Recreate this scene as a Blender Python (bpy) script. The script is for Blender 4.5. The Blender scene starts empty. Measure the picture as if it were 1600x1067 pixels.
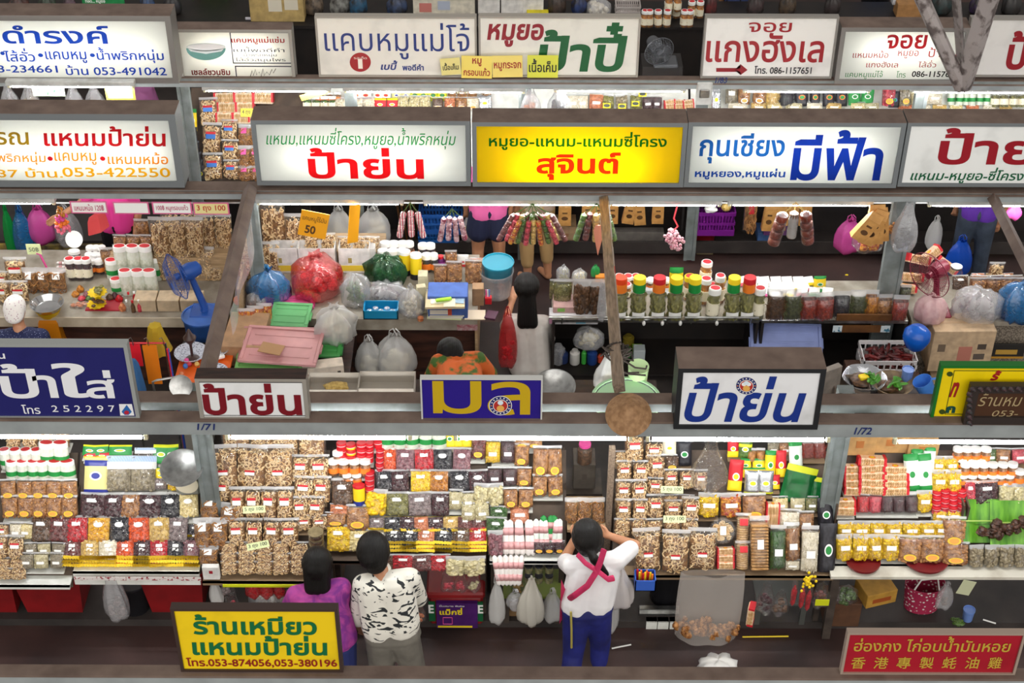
import bpy,math,random
from math import sin,cos,pi,radians
from mathutils import Vector,Matrix,Euler,geometry,noise

SC = bpy.context.scene
COL = SC.collection
rnd = random.Random(7)

# ---------------------------------------------------------------- camera, sky, exposure
FOC,PITCH,CAM_H,ROLL = 2500.0,radians(37.0),9.07,radians(0.22)
cam_data = bpy.data.cameras.new('camera')
cam_data.sensor_width = 36.0
cam_data.lens = 36.0*FOC/1600.0
cam = bpy.data.objects.new('camera',cam_data)
COL.objects.link(cam)
CAM_R = Euler((pi/2 - PITCH,0,0)).to_matrix() @ Matrix.Rotation(ROLL,3,'Z')
cam.matrix_world = Matrix.Translation((0,0,CAM_H)) @ CAM_R.to_4x4()
SC.camera = cam
CAM_P = Vector((0,0,CAM_H))
CAM_UP,CAM_FWD = CAM_R @ Vector((0,1,0)),CAM_R @ Vector((0,0,-1))

world = bpy.data.worlds.new('hall_daylight')
SC.world = world
world.use_nodes = True
world.node_tree.nodes['Background'].inputs[0].default_value = (1.0,0.95,0.90,1)
world.node_tree.nodes['Background'].inputs[1].default_value = 0.43
clerestory = bpy.data.lights.new('clerestory_daylight','SUN')
clerestory.energy = 1.8
clerestory.angle = radians(70)
clerestory.color = (1.0,0.96,0.91)
clerestory_o = bpy.data.objects.new('clerestory_daylight',clerestory)
COL.objects.link(clerestory_o)
clerestory_o.rotation_euler = (radians(58),0,radians(6))
TUBE_POWER = 80.0
SIGN_POWER = 20.0
SC.view_settings.view_transform = 'Standard'
SC.view_settings.look = 'None'
SC.view_settings.gamma = 1.0
SC.view_settings.use_curve_mapping = False
SC.view_settings.exposure = 0.0
SC.cycles.max_bounces = 8
SC.cycles.transparent_max_bounces = 24
SC.cycles.caustics_reflective = False
SC.cycles.caustics_refractive = False


# ---------------------------------------------------------------- from a point of the photograph to a place in the hall
def ray(px,py):
    return (CAM_R @ Vector(((px - 800)/FOC,-(py - 533.5)/FOC,-1))).normalized()


def at(px,py,p0,n):
    d,n = ray(px,py),Vector(n)
    return CAM_P + d*((Vector(p0) - CAM_P).dot(n)/d.dot(n))


def atY(px,py,Y):
    return at(px,py,(0,Y,0),(0,1,0))


def atZ(px,py,Z):
    return at(px,py,(0,0,Z),(0,0,1))


def ppm(p):
    return FOC/(Vector(p) - CAM_P).dot(CAM_FWD)


# ---------------------------------------------------------------- materials
def lin(h):
    h = h.lstrip('#')
    out = []
    for i in (0,2,4):
        c = int(h[i:i + 2],16)/255
        out.append(c/12.92 if c < .04045 else ((c + .055)/1.055) ** 2.4)
    return out + [1.0]


MATS = {}


def mat(name,col='888888',rough=.5,metal=0,col2=None,scale=30,tex='noise',bump=0,detail=3,lo=.35,hi=.65,
        emit=0,spec=.5,transl=0,alpha=1,stretch=None,dist=0):
    """A procedural material: base colour mixed with col2 by a noise, voronoi or wave texture, bump from the same texture."""
    if name in MATS:
        return MATS[name]
    m = bpy.data.materials.new(name)
    m.use_nodes = True
    N,L = m.node_tree.nodes,m.node_tree.links
    b = N['Principled BSDF']
    out = N['Material Output']
    b.inputs['Base Color'].default_value = lin(col)
    b.inputs['Roughness'].default_value = rough
    b.inputs['Metallic'].default_value = metal
    b.inputs['Specular IOR Level'].default_value = spec
    if emit:
        b.inputs['Emission Color'].default_value = lin(col)
        b.inputs['Emission Strength'].default_value = emit
    m.diffuse_color = lin(col)
    if col2 or bump:
        tc = N.new('ShaderNodeTexCoord')
        mp = N.new('ShaderNodeMapping')
        L.new(tc.outputs['Object'],mp.inputs[0])
        if stretch:
            mp.inputs['Scale'].default_value = stretch
        if tex == 'noise':
            t = N.new('ShaderNodeTexNoise')
            t.inputs['Scale'].default_value = scale
            t.inputs['Detail'].default_value = detail
            t.inputs['Distortion'].default_value = dist
            fac = t.outputs['Fac']
        elif tex == 'voronoi':
            t = N.new('ShaderNodeTexVoronoi')
            t.inputs['Scale'].default_value = scale
            fac = t.outputs['Distance']
        else:
            t = N.new('ShaderNodeTexWave')
            t.inputs['Scale'].default_value = scale
            t.inputs['Distortion'].default_value = dist
            fac = t.outputs['Fac']
        L.new(mp.outputs[0],t.inputs['Vector'])
        if col2:
            r = N.new('ShaderNodeValToRGB')
            r.color_ramp.elements[0].position,r.color_ramp.elements[1].position = lo,hi
            r.color_ramp.elements[0].color,r.color_ramp.elements[1].color = lin(col),lin(col2)
            L.new(fac,r.inputs[0])
            L.new(r.outputs[0],b.inputs['Base Color'])
        if bump:
            bp = N.new('ShaderNodeBump')
            bp.inputs['Strength'].default_value = bump
            bp.inputs['Distance'].default_value = .01
            L.new(fac,bp.inputs['Height'])
            L.new(bp.outputs[0],b.inputs['Normal'])
    sh = b.outputs[0]
    if transl:
        tr = N.new('ShaderNodeBsdfTranslucent')
        tr.inputs[0].default_value = lin(col)
        mx = N.new('ShaderNodeMixShader')
        mx.inputs[0].default_value = transl
        L.new(sh,mx.inputs[1])
        L.new(tr.outputs[0],mx.inputs[2])
        sh = mx.outputs[0]
    if alpha < 1:
        tp = N.new('ShaderNodeBsdfTransparent')
        mx = N.new('ShaderNodeMixShader')
        mx.inputs[0].default_value = alpha
        L.new(tp.outputs[0],mx.inputs[1])
        L.new(sh,mx.inputs[2])
        sh = mx.outputs[0]
    L.new(sh,out.inputs[0])
    MATS[name] = m
    return m


def film(name,col='ffffff',haze=.06,gloss=.16,rough=.12,bump=.35,scale=60):
    """Thin clear plastic: see-through with a wrinkled sheen and a little haze."""
    if name in MATS:
        return MATS[name]
    m = bpy.data.materials.new(name)
    m.use_nodes = True
    N,L = m.node_tree.nodes,m.node_tree.links
    N.remove(N['Principled BSDF'])
    out = N['Material Output']
    tp = N.new('ShaderNodeBsdfTransparent')
    tp.inputs[0].default_value = [.5 + .5*c for c in lin(col)[:3]] + [1] if haze < .3 else lin(col)
    df = N.new('ShaderNodeBsdfDiffuse')
    df.inputs[0].default_value = lin(col)
    gl = N.new('ShaderNodeBsdfGlossy')
    gl.inputs['Roughness'].default_value = rough
    tc = N.new('ShaderNodeTexCoord')
    t = N.new('ShaderNodeTexNoise')
    t.inputs['Scale'].default_value = scale
    t.inputs['Distortion'].default_value = 1.5
    L.new(tc.outputs['Object'],t.inputs['Vector'])
    bp = N.new('ShaderNodeBump')
    bp.inputs['Strength'].default_value = bump
    bp.inputs['Distance'].default_value = .01
    L.new(t.outputs['Fac'],bp.inputs['Height'])
    L.new(bp.outputs[0],gl.inputs['Normal'])
    L.new(bp.outputs[0],df.inputs['Normal'])
    m1,m2 = N.new('ShaderNodeMixShader'),N.new('ShaderNodeMixShader')
    m1.inputs[0].default_value = haze
    lw = N.new('ShaderNodeLayerWeight')
    lw.inputs['Blend'].default_value = .35
    L.new(bp.outputs[0],lw.inputs['Normal'])
    mr = N.new('ShaderNodeMapRange')
    mr.inputs['To Min'].default_value,mr.inputs['To Max'].default_value = gloss*.3,min(.7,gloss*2.4)
    L.new(lw.outputs['Facing'],mr.inputs['Value'])
    L.new(mr.outputs[0],m2.inputs[0])
    L.new(tp.outputs[0],m1.inputs[1])
    L.new(df.outputs[0],m1.inputs[2])
    L.new(m1.outputs[0],m2.inputs[1])
    L.new(gl.outputs[0],m2.inputs[2])
    L.new(m2.outputs[0],out.inputs[0])
    MATS[name] = m
    return m


def MT(m):
    return m if not isinstance(m,str) else MATS[m] if m in MATS else mat('plain_' + m,m)


# ---------------------------------------------------------------- mesh builder
class Mb:
    def __init__(s):
        s.v,s.f,s.m = [],[],[]

    def add(s,vs,fs,m=0,T=None):
        b = len(s.v)
        s.v += [tuple(T @ Vector(v)) if T else tuple(v) for v in vs]
        s.f += [tuple(b + i for i in f) for f in fs]
        s.m += [m]*len(fs)
        return s

    def box(s,x0,y0,z0,x1,y1,z1,m=0,T=None):
        return s.add([(x0,y0,z0),(x1,y0,z0),(x1,y1,z0),(x0,y1,z0),(x0,y0,z1),(x1,y0,z1),(x1,y1,z1),(x0,y1,z1)],
                     [(0,3,2,1),(4,5,6,7),(0,1,5,4),(1,2,6,5),(2,3,7,6),(3,0,4,7)],m,T)

    def bbox(s,x0,y0,z0,x1,y1,z1,c=.006,m=0,T=None):
        """Box with chamfered vertical and horizontal edges."""
        vs,fs = [],[]
        X,Y,Z = (x0,x1),(y0,y1),(z0,z1)
        ix = {}
        for i in (0,1):
            for j in (0,1):
                for k in (0,1):
                    sx,sy,sz = (1,-1)[i]*c,(1,-1)[j]*c,(1,-1)[k]*c
                    for a,p in enumerate(((X[i],Y[j] + sy,Z[k] + sz),(X[i] + sx,Y[j],Z[k] + sz),(X[i] + sx,Y[j] + sy,Z[k]))):
                        ix[i,j,k,a] = len(vs)
                        vs.append(p)
        q = lambda*t: fs.append(tuple(ix[x] for x in t))
        q((0,0,0,0),(0,0,1,0),(0,1,1,0),(0,1,0,0)); q((1,0,0,0),(1,1,0,0),(1,1,1,0),(1,0,1,0))
        q((0,0,0,1),(1,0,0,1),(1,0,1,1),(0,0,1,1)); q((0,1,0,1),(0,1,1,1),(1,1,1,1),(1,1,0,1))
        q((0,0,0,2),(0,1,0,2),(1,1,0,2),(1,0,0,2)); q((0,0,1,2),(1,0,1,2),(1,1,1,2),(0,1,1,2))
        for i in (0,1):
            for j in (0,1):
                q((i,j,0,0),(i,j,1,0),(i,j,1,1),(i,j,0,1))
                q((i,0,j,0),(i,1,j,0),(i,1,j,2),(i,0,j,2))
                q((0,i,j,1),(1,i,j,1),(1,i,j,2),(0,i,j,2))
                for k in (0,1):
                    q((i,j,k,0),(i,j,k,1),(i,j,k,2))
        return s.add(vs,fs,m,T)

    def tube(s,pts,r,n=6,m=0,T=None,cap=True,flat=1):
        pts = [Vector(p) for p in pts]
        k = len(pts)
        rr = list(r) if isinstance(r,(list,tuple)) else [r]*k
        vs,fs = [],[]
        prev = None
        for i,p in enumerate(pts):
            t = (pts[min(i + 1,k - 1)] - pts[max(i - 1,0)])
            t = t.normalized() if t.length > 1e-9 else Vector((0,0,1))
            if prev is None:
                a = Vector((0,0,1)) if abs(t.z) < .9 else Vector((1,0,0))
                u = t.cross(a).normalized()
            else:
                u = (prev - t*prev.dot(t)).normalized()
            prev = u
            w = t.cross(u)
            for j in range(n):
                a = 2*pi*j/n
                vs.append(p + (u*cos(a) + w*sin(a)*flat)*rr[i])
        for i in range(k - 1):
            for j in range(n):
                a,b = i*n + j,i*n + (j + 1) % n
                fs.append((a,b,b + n,a + n))
        if cap:
            fs.append(tuple(range(n))[::-1])
            fs.append(tuple((k - 1)*n + j for j in range(n)))
        return s.add(vs,fs,m,T)

    def lathe(s,prof,n=16,m=0,T=None,c=(0,0,0),ex=1,ey=1,fold=0,kf=9,seed=0):
        """prof: (radius, height) from bottom to top; mats per segment may be given as a third item."""
        vs,fs,ms = [],[],[]
        for i,p in enumerate(prof):
            for j in range(n):
                a = 2*pi*j/n
                r = p[0]*(1 + (fold*sin(kf*a + seed + 2.2*sin(i*.8 + seed)) if fold else 0))
                vs.append((c[0] + r*cos(a)*ex,c[1] + r*sin(a)*ey,c[2] + p[1]))
        b = len(s.v)
        for i in range(len(prof) - 1):
            for j in range(n):
                fs.append((i*n + j,i*n + (j + 1) % n,(i + 1)*n + (j + 1) % n,(i + 1)*n + j))
                ms.append(prof[i][2] if len(prof[i]) > 2 else m)
        if prof[0][0] > 1e-6:
            fs.append(tuple(range(n))[::-1]); ms.append(prof[0][2] if len(prof[0]) > 2 else m)
        if prof[-1][0] > 1e-6:
            fs.append(tuple((len(prof) - 1)*n + j for j in range(n))); ms.append(prof[-1][2] if len(prof[-1]) > 2 else m)
        s.add(vs,fs,m,T)
        s.m[-len(ms):] = ms
        return s

    def blob(s,c,rx,ry,rz,nu=8,nv=5,m=0,jit=0,T=None,seed=None):
        rr = rnd
        vs,fs = [(0,0,-1)],[]
        for i in range(1,nv):
            a = -pi/2 + pi*i/nv
            for j in range(nu):
                b = 2*pi*(j + .5*(i % 2))/nu
                k = 1 + (rr.uniform(-jit,jit) if jit else 0)
                vs.append((cos(a)*cos(b)*k,cos(a)*sin(b)*k,sin(a)*k))
        vs.append((0,0,1))
        for j in range(nu):
            fs.append((0,1 + (j + 1) % nu,1 + j))
            t = 1 + (nv - 2)*nu
            fs.append((len(vs) - 1,t + j,t + (j + 1) % nu))
        for i in range(nv - 2):
            for j in range(nu):
                a,b = 1 + i*nu + j,1 + i*nu + (j + 1) % nu
                fs.append((a,b,b + nu,a + nu))
        vs = [(x*rx,y*ry,z*rz) for x,y,z in vs]
        R = T if T else Matrix.Identity(4)
        return s.add(vs,fs,m,Matrix.Translation(c) @ R)

    def grid(s,fn,nu,nv,m=0,T=None,wrap=False):
        vs = [fn(i/nu,j/nv) for j in range(nv + 1) for i in range(nu + (0 if wrap else 1))]
        w = nu if wrap else nu + 1
        fs = [(j*w + i,j*w + (i + 1) % w,(j + 1)*w + (i + 1) % w,(j + 1)*w + i) for j in range(nv) for i in range(nu)]
        return s.add(vs,fs,m,T)

    def prism(s,poly,y0,y1,m=0,T=None):
        """A polygon in x,z pushed from y0 (front) to y1."""
        n = len(poly)
        vs = [(x,y0,z) for x,z in poly] + [(x,y1,z) for x,z in poly]
        fs = [tuple(range(n)),tuple(range(2*n - 1,n - 1,-1))] + [(i,i + n,(i + 1) % n + n,(i + 1) % n) for i in range(n)]
        return s.add(vs,fs,m,T)

    def capsule(s,p0,p1,r0,r1,n=10,m=0):
        p0,p1 = Vector(p0),Vector(p1)
        d = (p1 - p0)
        L = d.length
        d = d.normalized() if L > 1e-6 else Vector((0,0,1))
        pts,rr = [],[]
        for a in (-1,-.8,-.45,0):
            pts.append(p0 + d*r0*a); rr.append(r0*max(.02,math.sqrt(max(0,1 - a*a))))
        for a in (0,.45,.8,1):
            pts.append(p1 + d*r1*a); rr.append(r1*max(.02,math.sqrt(max(0,1 - a*a))))
        return s.tube(pts,rr,n,m)

    def mesh(s,name,mats,smooth=True,ang=None):
        me = bpy.data.meshes.new(name)
        me.from_pydata(s.v,[],s.f)
        for m in mats if isinstance(mats,(list,tuple)) else [mats]:
            me.materials.append(MT(m))
        me.polygons.foreach_set('material_index',s.m)
        me.polygons.foreach_set('use_smooth',[smooth]*len(s.f))
        me.update()
        if smooth and ang:
            me.set_sharp_from_angle(angle=radians(ang))
        return me

    def obj(s,name,mats,parent=None,loc=None,smooth=True,ang=40,rot=None):
        o = bpy.data.objects.new(name,s.mesh(name,mats,smooth,ang))
        COL.objects.link(o)
        if parent is not None:
            o.parent = parent
        if loc is not None:
            o.location = loc
        if rot is not None:
            o.rotation_euler = rot
        return o


LABELS = {}


def tag(o,label,cat,group=None):
    o['label'] = label
    o['category'] = cat
    if group:
        o['group'] = group
    LABELS.setdefault(label,[]).append(o.name)
    return o


def stuff(o):
    o['kind'] = 'stuff'
    return o


def struct(o):
    o['kind'] = 'structure'
    return o


def empty(name,loc,label,cat,group=None,rz=0,rx=0):
    o = bpy.data.objects.new(name,None)
    o.empty_display_size = .05
    COL.objects.link(o)
    o.location = loc
    o.rotation_euler = (rx,0,rz)
    return tag(o,label,cat,group)


# ---------------------------------------------------------------- lettering
_gl = {}
_UP,_TONE,_LOW,_TALL = 'ัิีึื็ํ','่้๊๋์','ฺุู','ปฝฟฬ'


def _contours(body):
    cu = bpy.data.curves.new('glyph_probe','FONT')
    cu.body = body
    o = bpy.data.objects.new('glyph_probe',cu)
    COL.objects.link(o)
    dg = bpy.context.evaluated_depsgraph_get()
    c = o.evaluated_get(dg).to_curve(dg)
    res = []
    for sp in c.splines:
        bp,poly = sp.bezier_points,[]
        if len(bp):
            for i in range(len(bp)):
                a,b = bp[i],bp[(i + 1) % len(bp)]
                straight = (a.handle_right - a.co).length < 1e-5 and (b.handle_left - b.co).length < 1e-5
                q = [a.co] if straight else geometry.interpolate_bezier(a.co,a.handle_right,b.handle_left,b.co,5)[:-1]
                poly += [(p.x,p.y) for p in q]
        else:
            poly = [(p.co.x,p.co.y) for p in sp.points]
        if len(poly) > 2:
            res.append(poly)
    o.evaluated_get(dg).to_curve_clear()
    bpy.data.objects.remove(o)
    bpy.data.curves.remove(cu)
    return res


def _wind(polys,x,y):
    w = 0
    for p in polys:
        for i in range(len(p)):
            (x0,y0),(x1,y1) = p[i - 1],p[i]
            if (y0 <= y) != (y1 <= y):
                t = (x1 - x0)*(y - y0) - (x - x0)*(y1 - y0)
                if y1 > y0 and t > 0:
                    w += 1
                elif y1 < y0 and t < 0:
                    w -= 1
    return w


def _offset(poly,d):
    res,n = [],len(poly)
    for i in range(n):
        p,q,r = Vector(poly[i - 1]),Vector(poly[i]),Vector(poly[(i + 1) % n])
        a,b = (q - p),(r - q)
        if a.length < 1e-7 or b.length < 1e-7:
            res.append(tuple(q)); continue
        a.normalize(); b.normalize()
        na,nb = Vector((a.y,-a.x)),Vector((b.y,-b.x))
        m = na + nb
        k = m.length_squared/2
        m = m/max(k,.55) if k > 1e-6 else na
        res.append((q.x + m.x*d,q.y + m.y*d))
    return res


def glyph(ch,bold=0):
    if (ch,bold) in _gl:
        return _gl[ch,bold]
    if '|' not in _gl:
        c = _contours('|')[0]
        _gl['|'] = min(p[0] for p in c)
    cs = _contours(ch + '|')
    adv = min(p[0] for p in cs[-1]) - _gl['|']
    cs = cs[:-1]
    vs,fs = [],[]
    if cs:
        if bold:
            ar = [sum(p[i - 1][0]*p[i][1] - p[i][0]*p[i - 1][1] for i in range(len(p)))/2 for p in cs]
            big = max(ar,key=abs)
            cs = [_offset(p,bold if big > 0 else -bold) for p in cs]
        pts,ed = [],[]
        for c in cs:
            b = len(pts)
            pts += [Vector(p) for p in c]
            ed += [(b + i,b + (i + 1) % len(c)) for i in range(len(c))]
        v2,_,f2,*_ = geometry.delaunay_2d_cdt(pts,ed,[],0,1e-5)
        vs = [(p.x,p.y) for p in v2]
        for f in f2:
            x,y = sum(vs[i][0] for i in f)/3,sum(vs[i][1] for i in f)/3
            if _wind(cs,x,y):
                fs.append(tuple(f))
    _gl[ch,bold] = (vs,fs,adv)
    return _gl[ch,bold]


def text_tris(s,bold=0,gap=0):
    x,V,Fc = 0,[],[]
    base,up = '',False
    for i,ch in enumerate(s):
        if ch == ' ':
            x += .27
            continue
        g,f,adv = glyph(ch,bold)
        dx = dy = 0
        if ch in _UP or ch in _TONE:
            dx = -.1 if base in _TALL else 0
            nxt = s[i + 1] if i + 1 < len(s) else ''
            if ch in _TONE:
                dy = .19 if up or nxt == 'ำ' else .035
            if ch in _UP:
                up = True
        elif ch not in _LOW:
            base,up = ch,False
        b = len(V)
        V += [(p[0] + x + dx,p[1] + dy,.0005*(i % 3)) for p in g]
        Fc += [tuple(b + k for k in q) for q in f]
        x += adv + (gap if adv > .05 else 0)
    return V,Fc


def letters(parent,s,box,y,m,bold=.02,shear=0,name='lettering',gap=0,rot=0):
    """Writing on the x,z plane of parent: its ink fills box (x0, z0, x1, z1)."""
    V,Fc = text_tris(s,bold,gap)
    V = [(p[0] + shear*p[1],p[1],p[2]) for p in V]
    ax,bx = min(p[0] for p in V),max(p[0] for p in V)
    az,bz = min(p[1] for p in V),max(p[1] for p in V)
    x0,z0,x1,z1 = box
    sx,sz = (x1 - x0)/(bx - ax),(z1 - z0)/(bz - az)
    mb = Mb()
    pts = [Vector(((p[0] - ax)*sx + x0,y - p[2],(p[1] - az)*sz + z0)) for p in V]
    if rot:
        c = Vector(((x0 + x1)/2,y,(z0 + z1)/2))
        pts = [c + Matrix.Rotation(rot,3,'Y') @ (p - c) for p in pts]
    mb.add(pts,Fc)
    return mb.obj(name,m,parent,smooth=False)

# ---------------------------------------------------------------- shared materials
SC.cycles.use_denoising = True
mat('brown_paint','7a685d',.75,col2='604f46',scale=6,bump=.1,lo=.3,hi=.7)
mat('grey_paint','a3aaaa',.6,col2='8b9192',scale=5,lo=.3,hi=.75,bump=.08)
mat('post_paint','848c8c',.6,col2='6d7472',scale=7,bump=.1)
mat('white_board','eef0ea',.5,col2='d6d8d0',scale=8)
mat('dark_wood','3b241b',.55,col2='24150f',scale=5,stretch=(1,6,6))
mat('pale_wood','b79b76',.6,col2='977c5b',scale=6,stretch=(1,8,8))
mat('grey_wood','93806d',.7,col2='6f5f50',scale=8,stretch=(8,1,8),bump=.1)
mat('floor_concrete','48322e',.6,col2='2c201f',scale=1.6,detail=8,bump=.12,lo=.32,hi=.68)
mat('step_concrete','3c3532',.7,col2='292523',scale=3,detail=6,bump=.15)
mat('tube_glow','ffffff',.5,emit=TUBE_POWER)
mat('batten','cfd0cc',.45,col2='b4b5b0',scale=10)
mat('chrome','c9c9c9',.16,1)
mat('steel','b9bab8',.3,1,col2='9c9c9a',scale=20)
mat('black','15151a',.5)
mat('white','f2f2ee',.5)
mat('paper','f1eee6',.7)
mat('red','c8202a',.4)
mat('wall_dark','2b2523',.8,col2='1d1a19',scale=3)

YO,YA,YB,YC = 6.12,8.25,11.42,13.2     # the four rows of sign beams, near to far


def zat(py,Y,px=800):
    return atY(px,py,Y).z


# ---------------------------------------------------------------- the hall
def slab(name,x0,y0,z0,x1,y1,z1,m):
    return struct(Mb().box(x0,y0,z0,x1,y1,z1).obj(name,m,smooth=False))


slab('floor',-9,3,-.12,9,24,0,'floor_concrete')
slab('wall_back',-9,23.9,0,9,24,3.5,'wall_dark')
slab('trim_1',-9,8.42,0,9,11.0,.07,'step_concrete')       # raised plinths that the stalls stand on
slab('trim_2',-9,11.0,0,9,12.25,.07,'step_concrete')
slab('trim_3',-9,13.62,0,9,17.4,.07,'step_concrete')
st = Mb().box(-9,13.56,0,9,13.6,.05)
o = struct(st.obj('trim_4',mat('old_yellow','a08a3a',.8,col2='4a4030',scale=9),smooth=False))


def beam(name,Y,py_face0,py_face1,d_top,m_face='grey_paint',m_top='brown_paint',dy=0):
    z1,z0 = zat(py_face0,Y),zat(py_face1,Y)
    b = Mb().box(-9,Y,z0,9,Y + d_top,z1,0)
    b.box(-9,Y - .012,z1 - .004,9,Y + d_top + .01,z1 + .014,1)
    return struct(b.obj(name,[m_face,m_top],smooth=False)),z0,z1


_,ZA0,ZA1 = beam('beam_front',YA,659,681,.075)
_,ZB0,ZB1 = beam('beam_middle',YB,303,313,.12)
_,ZC0,ZC1 = beam('beam_far',YC,130,138,.12)
_,ZO0,ZO1 = beam('beam_near',YO,1058,1080,.06)


def rail(name,Z,py_b,py_f,py_t,m='brown_paint'):
    """A second member behind the fascia: front face from py_f down to py_b, top face up to py_t."""
    Y = atZ(800,py_b,Z).y
    h = zat(py_f,Y) - Z
    d = atZ(800,py_t,Z + h).y - Y
    b = Mb().box(-9,Y,Z,9,Y + d,Z + h,0).box(-9,Y - .004,Z + h - .002,9,Y + d,Z + h + .006,1)
    return struct(b.obj(name,['post_paint',m],smooth=False)),Y,Z + h,d


_,YA2,ZA2,_ = rail('rail_front',ZA1 - .03,643,630,614)
_,YB2,ZB2,_ = rail('rail_middle',ZB1 + .012,301,299,286)
_,YC2,ZC2,_ = rail('rail_far',ZC1 + .012,129,124,119)


def post(name,X,Y,z1,w=.11,d=.1,m='post_paint',z0=.05):
    b = Mb().box(-w/2,0,z0,w/2,d,z1).box(-w/2 - .012,-.012,z0,-w/2 + .02,.01,z1).box(w/2 - .02,-.012,z0,w/2 + .012,.01,z1)
    return struct(b.obj(name,m,loc=(X,Y,0),smooth=False))


for i,px in enumerate((316,1312)):
    post('post_%d' % (i + 1),atY(px,690,8.56).x,8.56,ZA1,z0=1.0)
for i,px in enumerate((393,1409,945)):
    p = atY(px,340,YB + .13)
    if i < 2:
        post('post_%d' % (i + 3),p.x,YB + .13,ZB0,.1 if i == 0 else .16)
for i,px in enumerate((287,1098,820,1440,548)):
    post('post_%d' % (i + 5),atY(px,150,YC + .14).x,YC + .14,ZC0,.09)
# timbers that tie the front rail to the middle beam, high over the sellers
for i,(xa,ya,xb,yb,w,m) in enumerate(((391,296,322,588,.085,'brown_paint'),(944,310,967,606,.075,'grey_wood'),(1551,308,1636,480,.07,'brown_paint'))):
    a,b = atY(xa,ya,YB + .02),atY(xb,yb,YA + .25 if i < 2 else 9.35)
    d = b - a
    t = Mb().box(-w/2,0,-w/2,w/2,d.length,w/2)
    o = struct(t.obj('tie_%d' % (i + 1),m,smooth=False))
    o.matrix_world = Matrix.Translation(a) @ Vector((0,1,0)).rotation_difference(d).to_matrix().to_4x4()
    if i == 1:
        POLE_A,POLE_B = a,b
# the flaking steel bracket of the roof in front of the far signs
tr = Mb()
A,B,Cc = atY(1503,138,12.4),atY(1428,-30,12.4),atY(1555,-30,12.4)
tr.tube([B,A],.062,8)
tr.tube([Cc,A],.085,4)
tr.tube([atY(1492,-30,12.5),atY(1503,110,12.5)],.13,4,flat=.3)
struct(tr.obj('roof_truss',mat('flaking_paint','9a9290',.7,col2='564c4a',scale=9,detail=8,lo=.5,hi=.62,bump=.2)))


# ---------------------------------------------------------------- fluorescent lamps under the beams
def lamp(px0,px1,py,Y,label,group,on=True,batten=True,dz=.0):
    a,b = atY(px0,py,Y),atY(px1,py,Y)
    L = b.x - a.x
    root = empty('fluorescent_lamp',((a.x + b.x)/2,Y,a.z),label,'lamp',group)
    t = Mb().tube([(-L/2 + .03,0,0),(L/2 - .03,0,0)],.0135,10)
    t.obj('tube','tube_glow' if on else mat('tube_off','cfcac2',.3),root)
    if batten:
        Mb().bbox(-L/2 - .02,-.034,.012,L/2 + .02,.05,.06,.006).obj('batten','batten',root)
    s = Mb()
    for k in (-1,1):
        s = Mb()
        s.bbox(k*L/2 - .014,-.014,-.017,k*L/2 + .014,.02,.03,.004)
        s.obj('socket',mat('cream_plastic','d8d2b0',.4),root)
    return root


G1,G2,G3 = 'lamps under the front beam','lamps under the middle beam','lamps under the far beam'
yl = YA + .045
for a,b,y,w in ((-55,228,682,'over the red-lidded jars'),(355,640,683,'over the crackling beside the 1/71 post'),(712,985,684,'over the dried fruit and nuts'),
                   (1012,1294,686,'over the rice crackers and beans'),(1398,1680,690,'beside the 1/72 mark over the noodles')):
    lamp(a,b,y,yl,'bare lit fluorescent tube ' + w,G1,batten=False)
yl = YB + .07
for a,b,y,w in ((-120,84,316,'over the pink carrier bag'),(404,628,317,'over the yellow 50 card'),(665,940,318,'over the bag of sweets and pink shirt'),(952,1124,319,'over the red onion net'),
                   (1140,1360,319,'over the brown sauce bags'),(1452,1680,320,'over the blue carrier bag')):
    lamp(a,b,y,yl,'slim lit fluorescent lamp ' + w,G2)
yl = YC + .06
for a,b,y,w in ((320,514,141,'over the stacked crackling'),(540,716,142,'over the yellow printed packets'),(728,818,143,'beside two red tapes'),(868,1068,141,'over the yellow-tagged bags'),
                   (1163,1357,142,'over black and green packets'),(1424,1640,143,'over pickle jars beside the steel bracket')):
    lamp(a,b,y,yl,'lit fluorescent lamp ' + w,G3)
lamp(14,208,134,YC - .66,'lit fluorescent lamp hanging under the blue-lettered phone sign',G3)


# ---------------------------------------------------------------- shop signs
def face_mat(name,col,tr):
    return mat(name,col,.35,col2=None,transl=tr,spec=.3)


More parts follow.
